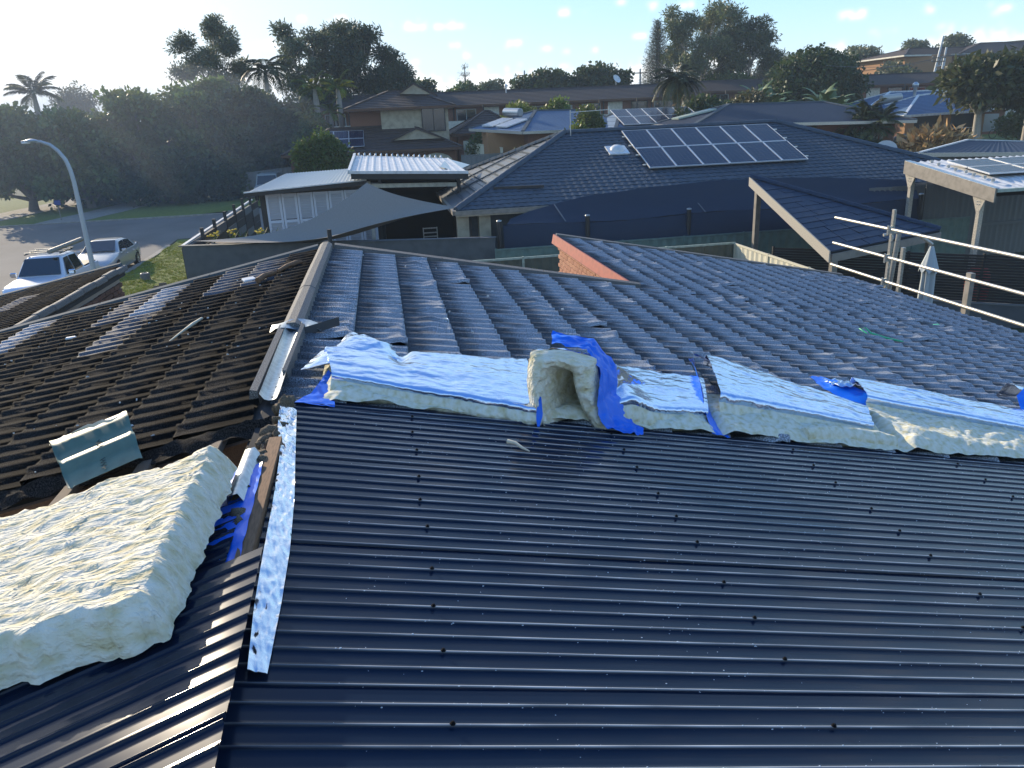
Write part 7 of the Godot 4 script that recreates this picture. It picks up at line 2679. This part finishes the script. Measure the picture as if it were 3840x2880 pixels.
func palm(called: String, label: String, x: float, z: float, high: float, n2: int, length: float, tint: Color, arch := 1.0, stems := 1, spread := 0.0, skirt := 0.0, group := "", base_y := -99.0) -> void:
	var g := gy(x, z) if base_y < -50.0 else base_y
	var o := thing(called, label, "palm tree", Vector3(x, g, z), group)
	for s in stems:
		var a0 := TAU * s / stems + 0.7
		var px := x + cos(a0) * spread * (1.0 if stems > 1 else 0.0)
		var pz := z + sin(a0) * spread * (1.0 if stems > 1 else 0.0)
		var h := high * (1.0 if stems == 1 else rnd(0.72, 1.0))
		var b := MB.new()
		var top := Vector3(px + rnd(-0.1, 0.1) * h * 0.3, g + h, pz)
		var tr := clampf(0.03 * h, 0.05, 0.22)
		b.tube([Vector3(px, g - 0.1, pz), Vector3(px, g, pz).lerp(top, 0.5), top.lerp(Vector3(px, g, pz), 0.12), top], [tr * 1.2, tr, tr * 1.05, tr * 0.6], 8)
		put("trunk", b, "bark_pale" if skirt <= 0.0 else "bark", o)
		for i in n2:
			var t := float(i) / n2
			var mesh: ArrayMesh = clumps["frond%d" % (i % 3)] if arch < 1.5 else clumps["droop%d" % (i % 3)]
			var yaw := i * 2.4 + s
			var pitch := lerpf(1.05, -0.45, t) + rnd(-0.15, 0.15)
			var l := length * rnd(0.85, 1.1) / 2.5
			var bas := Basis(Vector3.UP, yaw) * Basis(Vector3(0, 0, 1), pitch)
			var f := share("frond", mesh, tint_mat(tint, i % 3), o, Transform3D(bas.scaled(Vector3(l, l, l)), top))
			f.set_meta("kind", "thing")
			f.remove_meta("kind")
		if skirt > 0.0:
			for i in 14:
				var bas := Basis(Vector3.UP, i * 2.1) * Basis(Vector3(0, 0, 1), -1.15 + rnd(-0.2, 0.2))
				var l := skirt * rnd(0.8, 1.1) / 2.5
				share("dead_frond", clumps["droop%d" % (i % 3)], "dead_frond", o, Transform3D(bas.scaled(Vector3(l, l, l)), top - Vector3.UP * 0.25))


func tint_mat(c: Color, k: int) -> String:
	var key := "frond_%s_%d" % [c.to_html(false), k]
	if not M.has(key):
		var f: float = [0.82, 1.0, 1.2][k]
		mat(key, Color(c.r * f * (1.1 if k == 2 else 1.0), c.g * f, c.b * f), 0.45, {"back": Color(0.5, 0.5, 0.5)})
	return key


func pine(label: String, x: float, z: float, top: float, r: float, tiers: int, sparse: bool) -> void:
	var g := gy(x, z)
	var o := thing("norfolk_pine", label, "tree", Vector3(x, g, z))
	var b := MB.new()
	b.tube([Vector3(x, g, z), Vector3(x, lerpf(g, top, 0.6), z), Vector3(x, top, z)], [0.28, 0.16, 0.03], 8)
	var places := []
	for i in tiers:
		var t := (i + 0.2) / tiers
		var y := lerpf(top - 0.25, lerpf(g, top, 0.22), pow(t, 0.9))
		var rad := r * (0.10 + 0.90 * pow(t, 0.75)) * (1.0 - 0.25 * smoothstep(0.85, 1.0, t))
		var arms := 5 if sparse else 7
		for k in arms:
			var a := TAU * k / arms + i * 0.9
			var d := Vector3(cos(a), 0, sin(a))
			var tip := Vector3(x, y, z) + d * rad * rnd(0.85, 1.1) + Vector3.UP * rad * (0.45 if not sparse else 0.1)
			b.tube([Vector3(x, y, z), Vector3(x, y, z).lerp(tip, 0.5) - Vector3.UP * 0.05 * rad, tip], [0.05, 0.035, 0.015], 4)
			var m := 3 + int(rad * 2.6)
			for q in m:
				var u := (q + 0.6) / m
				if sparse and u < 0.55:
					continue
				var p := Vector3(x, y, z).lerp(tip, u) - Vector3.UP * 0.2 * rad * u * (1 - u)
				var s := rnd(0.8, 1.2) * (0.62 if not sparse else 0.7)
				places.append(Transform3D(Basis.from_euler(Vector3(rnd(0, TAU), rnd(0, TAU), rnd(0, TAU))).scaled(Vector3(s, s, s)), p + Vector3(rnd(-0.1, 0.1), rnd(-0.1, 0.15), rnd(-0.1, 0.1))))
	put("trunk", b, "bark", o)
	leafy(o, "crown", "needle", places, Color(0.045, 0.065, 0.045), 0.2)


func trees() -> void:
	clumps["dense"] = leaf_clump(24, 0.55, 0.115, 0.30, 0.1, 1)
	clumps["fine"] = leaf_clump(28, 0.42, 0.06, 0.17, 0.0, 2)
	clumps["gum"] = leaf_clump(20, 0.60, 0.06, 0.38, 0.7, 3)
	clumps["needle"] = leaf_clump(26, 0.42, 0.028, 0.32, -0.3, 4)
	clumps["big"] = leaf_clump(18, 0.60, 0.13, 0.55, 0.5, 5)
	for k in 3:
		clumps["frond%d" % k] = frond_mesh(26, 2.5, 0.035, 0.62, 0.75 + 0.12 * k, 11 + k)
		clumps["droop%d" % k] = frond_mesh(28, 2.5, 0.030, 0.60, 1.25 + 0.15 * k, 17 + k)
		clumps["blade%d" % k] = banana_blade(k)
	var dark := Color(0.052, 0.082, 0.030)
	var mid := Color(0.080, 0.125, 0.036)
	var lime := Color(0.15, 0.20, 0.040)
	var gum := Color(0.110, 0.135, 0.075)
	# the mass of trees beyond the far verge
	var far := "broad trees beyond the far verge"
	broad_tree("broad layered tree at the edge of view below the feathery palm", -27.0, -66.5, 8.3, 1.4, 4.3, 800, Color(0.115, 0.165, 0.045), "dense", 1.0, 0.42, 13, far)
	broad_tree("spreading tree with bright leaf tiers right behind the street lamp's head", -22.6, -66.0, 8.0, 1.2, 4.0, 850, Color(0.115, 0.165, 0.045), "dense", 1.0, 0.40, 13, far)
	broad_tree("wide layered tree between the street lamp and the lone tall gum", -18.6, -69.0, 9.3, 1.0, 4.3, 900, Color(0.115, 0.165, 0.045), "dense", 1.0, 0.40, 13, far)
	broad_tree("layered tree standing in front of the lone tall gum's foot", -14.4, -70.5, 10.0, 1.0, 4.4, 950, Color(0.115, 0.165, 0.045), "dense", 1.0, 0.40, 14, far)
	broad_tree("dark leafy tree below the palm, before the cluster of gums", -10.4, -69.0, 9.2, 1.0, 3.8, 800, dark, "dense", 1.0, 0.5, 12, far)
	broad_tree("dark bushy tree behind the grey gate and old four wheel drive", -7.2, -69.5, 8.0, 1.4, 3.0, 700, dark, "dense", 1.0, 0.6, 11, far)
	broad_tree("dark underwood below the layered trees along the far lawn", -16.5, -66.2, 4.6, 0.6, 3.4, 500, dark, "dense", 1.0, 0.6, 9, far)
	broad_tree("dark shrubs under the trees by the far driveway", -23.5, -69.0, 4.4, 0.5, 3.6, 500, dark, "dense", 1.0, 0.6, 9, far)
	broad_tree("dark shrubs beneath the tree before the grey gate", -11.5, -66.8, 4.2, 0.5, 2.8, 420, dark, "dense", 1.0, 0.6, 8, far)
	broad_tree("round topped small tree showing against the bright clouds", -28.0, -84.0, 10.6, 6.5, 2.4, 260, gum, "gum", 0.9, 0.8, 8)
	broad_tree("street tree on the verge at the corner, casting its shade over the road", -33.5, -54.0, 9.5, 2.5, 4.4, 700, dark, "dense", 1.0, 0.5, 11)
	broad_tree("second street tree by the corner, casting shade over the parked cars' road", -37.0, -47.0, 9.0, 2.5, 4.2, 600, dark, "dense", 1.0, 0.5, 11)
	palm("feathery_palm", "feathery palm with arching fronds rising over the trees below the bright clouds", -26.4, -70.0, 8.6, 16, 2.6, Color(0.085, 0.12, 0.035), 1.2)
	palm("feathery_palm", "tall feathery palm between the lone gum and the gum cluster", -9.4, -76.0, 9.6, 20, 3.0, Color(0.055, 0.08, 0.03), 1.8)
	gum_tree("lone tall gum tree with an open rounded crown against the sky", -17.0, -95.0, 17.2, 8.2, 3.7, 950, gum, "", 12)
	var gg := "gum trees of the tall cluster"
	gum_tree("pale open gum, first of the tall cluster beside the palm", -7.2, -90.0, 16.0, 8.6, 2.9, 520, gum, gg, 10)
	gum_tree("slender gum in the middle of the tall cluster, trunk bare below", -4.0, -92.0, 16.4, 10.0, 2.3, 380, gum, gg, 9)
	gum_tree("dense dark gum, broadest of the tall cluster", -0.9, -88.0, 15.6, 8.0, 3.6, 1150, Color(0.055, 0.08, 0.04), gg, 13)
	gum_tree("low dark gum leaning out at the end of the tall cluster", 1.5, -86.5, 11.6, 7.4, 2.3, 420, Color(0.055, 0.08, 0.04), gg, 9, 0.4)
	broad_tree("dark tree filling under the gum cluster behind the bright palms", -5.5, -84.0, 10.0, 4.0, 3.6, 520, Color(0.05, 0.072, 0.03), "gum", 1.0, 0.7, 10)
	var bp := "bright palms beside the cream house"
	palm("cane_palm", "bright lime palm with upright fronds, tallest beside the cream house", -4.6, -69.5, 7.4, 13, 2.0, Color(0.20, 0.26, 0.035), 0.9, 1, 0, 0, bp)
	palm("cane_palm", "lime palm with a leaning frond fan nearer the cream house wall", -2.9, -69.0, 7.2, 13, 1.9, Color(0.18, 0.25, 0.035), 0.9, 1, 0, 0, bp)
	palm("cane_palm", "shorter lime palm at the outer side of the bright group", -5.8, -68.5, 5.6, 12, 1.7, Color(0.16, 0.22, 0.04), 0.9, 1, 0, 0, bp)
	palm("cane_palm", "low lime palm whose trunk stands before the cream house's brick side", -3.6, -67.5, 5.4, 12, 1.5, Color(0.16, 0.22, 0.04), 0.9, 1, 0, 0, bp)
	broad_tree("green bush under the bright palms, behind the round hedge", -4.9, -66.8, 7.0, 2.6, 1.9, 420, mid, "fine", 1.0, 0.9, 8)
	broad_tree("dense round clipped green tree beside the brown garage roof", -4.0, -57.6, 5.5, 1.2, 2.15, 1700, Color(0.075, 0.125, 0.02), "fine", 0.9, 1.05, 12, "", "round_tree")
	# behind the apartments
	broad_tree("low tree row peeping over the apartment roof beside the gum cluster", 5.6, -106.0, 11.0, 6.5, 3.4, 420, dark, "dense", 1.1, 0.5, 9)
	pine("sparse tufted pine standing alone above the apartment roof", 12.2, -110.0, 13.0, 2.3, 9, true)
	broad_tree("low shrubs around the foot of the sparse tufted pine", 12.0, -108.0, 10.4, 7.0, 2.7, 260, mid, "dense", 1.0, 0.5, 7)
	broad_tree("small distant tree between the tufted pine and the dark broad trees", 17.2, -120.0, 11.2, 8.0, 2.2, 180, gum, "dense", 1.0, 0.6, 6)
	broad_tree("long dark evergreen hump behind the apartment roof", 20.8, -98.0, 11.0, 5.5, 4.8, 800, dark, "dense", 1.1, 0.5, 12)
	broad_tree("dark evergreen dome at the end of the hump towards the pointed pine", 27.4, -97.0, 11.5, 5.5, 4.2, 750, dark, "dense", 1.1, 0.55, 11)
	pine("tall pointed norfolk pine standing dark against the sky", 35.4, -100.0, 16.6, 2.9, 26, false)
	gum_tree("great pale gum with a high domed crown, next to the pointed pine", 40.3, -98.0, 18.2, 9.0, 5.0, 1500, Color(0.12, 0.145, 0.065), "", 14)
	gum_tree("darker gum joined to the great pale gum on its far side", 45.4, -96.0, 16.0, 9.5, 3.6, 900, Color(0.075, 0.10, 0.045), "", 12)
	broad_tree("shrubs under the great gum behind the brown apartment roof", 43.0, -95.0, 9.9, 6.5, 4.2, 350, mid, "dense", 1.0, 0.5, 8)
	palm("cocos_palm", "shaggy palm with a skirt of dead fronds before the brick apartments", 21.1, -55.0, 5.6, 30, 2.3, Color(0.075, 0.095, 0.035), 1.8, 1, 0.0, 1.5)
	broad_tree("ivy dark bush wrapped round the shaggy palm's foot", 21.2, -54.4, 5.9, 3.2, 1.35, 320, dark, "fine", 1.0, 1.0, 7, "", "bush")
	broad_tree("light olive shrub rising behind the water heater house", 11.4, -64.0, 7.0, 4.4, 1.7, 330, lime, "fine", 1.0, 0.7, 8, "", "bush")
	broad_tree("light olive shrub with a pointed top behind the slate ridge", 14.4, -64.0, 7.2, 4.4, 1.3, 260, lime, "fine", 1.0, 0.9, 7, "", "bush")
	broad_tree("narrow leafy bush between the slate roof and the dark array", 13.3, -50.0, 6.5, 2.8, 1.0, 360, Color(0.09, 0.12, 0.03), "fine", 0.9, 1.2, 8, "", "bush")
	broad_tree("lime leafed bush at the foot of the narrow bush, behind the ridge", 12.3, -49.0, 5.3, 3.0, 0.9, 220, lime, "fine", 0.9, 0.8, 6, "", "bush")
	broad_tree("dark green bush in the gap beside the tan fence", 8.2, -60.5, 5.2, 2.2, 1.6, 330, mid, "fine", 1.0, 0.8, 8, "", "bush")
	broad_tree("low bush before the brick wall of the water heater house", 10.2, -52.5, 4.1, 2.0, 1.6, 300, dark, "fine", 1.0, 0.7, 7, "", "bush")
	broad_tree("dark hedge running from the shaggy palm towards the banana", 25.0, -59.0, 6.6, 3.2, 2.6, 520, dark, "dense", 0.9, 0.6, 10, "", "bush")
	broad_tree("brownish hedge top below the banana leaves", 28.8, -60.0, 7.0, 4.0, 2.1, 420, Color(0.09, 0.085, 0.035), "fine", 1.0, 0.6, 9, "", "bush")
	banana("banana clump with broad pale arching leaves beside the big round tree", 31.2, -62.0, 8.2)
	banana("smaller banana clump with torn leaves close against the big round tree", 35.6, -60.0, 7.6)
	broad_tree("big dense round dark tree behind the navy roof", 41.6, -73.0, 11.0, 3.6, 5.0, 2000, Color(0.050, 0.078, 0.026), "dense", 0.95, 0.75, 16)
	# the hill
	var hill := "scattered trees on the hill"
	for k in [["pale scrubby tree on the slope beyond the big round tree", 60.0, -118, 12.6, 3.2], ["grey green tree on the slope against the sky", 66.0, -122, 13.2, 3.4], ["feathery tree on the hill crest beside the tan building", 74.0, -116, 14.0, 3.6], ["round small tree on the hill crest", 79.0, -126, 14.6, 2.8], ["low tree at the foot of the hill below the crest", 68.5, -100, 10.8, 3.2], ["dark bush before the tan brick building", 64.0, -92, 9.6, 3.0], ["tree behind the ridge of the tan brick building", 88.0, -124, 15.2, 3.0], ["far tree above the roof of the tan building", 97.0, -126, 16.0, 3.2]]:
		broad_tree(k[0], k[1], k[2], k[3], k[3] - 4.4, k[4], 300, gum if k[1] > 62 else Color(0.10, 0.10, 0.06), "dense", 1.0, 0.6, 8, hill)
	broad_tree("green bushes along the hill's foot beside the third apartment row", 56.5, -90.0, 8.9, 4.5, 4.6, 500, Color(0.06, 0.085, 0.04), "dense", 1.1, 0.5, 10, hill)
	var bank := MB.new()
	bank.grid(40, 12, func(u: float, w: float):
		var x: float = lerpf(30, 240, u)
		var z: float = lerpf(-125, -230, w)
		return Vector3(x, gy(x, z) - 3.0 + 7.0 * smoothstep(0.0, 0.8, u) * sin(clampf(w, 0, 1) * PI * 0.6) + 1.5 * nz.get_noise_2d(x * 0.05, z * 0.05), z))
	structure("hill", bank, "ground_green")
	# golden palms and the ragged tree by the blue roofed house
	palm("golden_cane", "golden cane palm clump with yellowing fronds beyond the solar roof's hip", 28.6, -49.0, 2.6, 12, 1.5, Color(0.17, 0.17, 0.03), 1.2, 5, 0.7)
	palm("golden_cane", "taller green cane palm clump against the blue roofed house", 31.6, -48.0, 3.9, 13, 1.6, Color(0.10, 0.13, 0.03), 1.2, 5, 0.65)
	broad_tree("dark leafy base of the cane palms", 30.6, -47.6, 4.0, 1.6, 1.7, 350, dark, "dense", 0.8, 0.8, 8, "", "bush")
	broad_tree("brown and green shrub under the golden palm fronds", 28.3, -48.0, 3.6, 1.5, 1.5, 300, Color(0.10, 0.10, 0.025), "dense", 0.8, 0.8, 8, "", "bush")
	broad_tree("ragged sparse tree with several bare trunks and hanging dead leaves", 44.6, -54.5, 8.8, 5.2, 3.4, 420, Color(0.075, 0.09, 0.035), "big", 1.0, 0.7, 12, "", "ragged_tree", "bark_pale")
	broad_tree("second ragged tree with drooping leaves at the edge of view", 48.4, -54.0, 9.2, 5.0, 3.0, 420, Color(0.08, 0.10, 0.04), "big", 1.0, 0.7, 11, "", "ragged_tree", "bark_pale")
	broad_tree("green garden bush at the edge of view beyond the lawn", 50.5, -57.0, 4.6, 2.8, 1.8, 260, mid, "fine", 1.0, 0.7, 7, "", "bush")
	# heap of dead palm fronds
	var heap := thing("frond_heap", "heap of dry brown palm fronds piled behind the low pale fence", "frond heap", Vector3(33.6, 2.2, -44.5))
	var places := []
	for i in 420:
		var a := rnd(0, TAU)
		var k := sqrt(rng.randf())
		var hx := 33.6 + cos(a) * k * 2.9
		var hz := -44.5 + sin(a) * k * 1.5
		var hy := 2.1 + 1.55 * (1.0 - k * k) * rnd(0.7, 1.05)
		var s := rnd(0.7, 1.3)
		places.append(Transform3D(Basis.from_euler(Vector3(rnd(-0.8, 0.8), rnd(0, TAU), rnd(-0.6, 0.6))).scaled(Vector3(s, s, s)), Vector3(hx, hy, hz)))
	scatter("dry_leaves", clumps["big"], "dead_frond", heap, places, [Color(1, 1, 1), Color(1.3, 1.2, 1.1), Color(0.7, 0.65, 0.6), Color(1.6, 1.5, 1.3)], true)
	# creeper by the fence
	broad_tree("small light green plant peeping up at the olive fence", 4.6, -23.4, 1.35, 0.6, 0.45, 60, lime, "fine", 0.45, 0.7, 5, "", "bush")


func banana_blade(k: int) -> ArrayMesh:
	var b := MB.new()
	b.sheet(5, 14, func(u: float, w: float):
		var x: float = w * 2.4
		var wide := 0.30 * sin(PI * clampf(w * 0.94 + 0.06, 0, 1)) * (1.0 + 0.15 * sin(w * 40.0 + k))
		var y := 1.2 * w - (1.1 + 0.2 * k) * w * w
		return Vector3(x * (1.0 - 0.12 * w), y - 0.12 * absf(u - 0.5), (u - 0.5) * 2.0 * wide), Vector3(0, -0.004, 0))
	return b.mesh()


func banana(label: String, x: float, z: float, top: float) -> void:
	var g := gy(x, z)
	var o := thing("banana_plant", label, "banana plant", Vector3(x, g, z))
	for s in 3:
		var p := Vector3(x + (s - 1) * 0.7, g, z + 0.3 * (s % 2))
		var h := (top - g) * (0.66 - 0.07 * s)
		var b := MB.new()
		b.tube([p, p + Vector3(0, h, 0)], [0.14, 0.09], 8)
		put("stem", b, "leaf_mid", o)
		for i in 9:
			var bas := Basis(Vector3.UP, i * 2.4 + s) * Basis(Vector3(0, 0, 1), lerpf(0.9, -0.1, i / 9.0))
			share("leaf", clumps["blade%d" % (i % 3)], tint_mat(Color(0.12, 0.18, 0.05), i % 3), o, Transform3D(bas, p + Vector3(0, h, 0)))
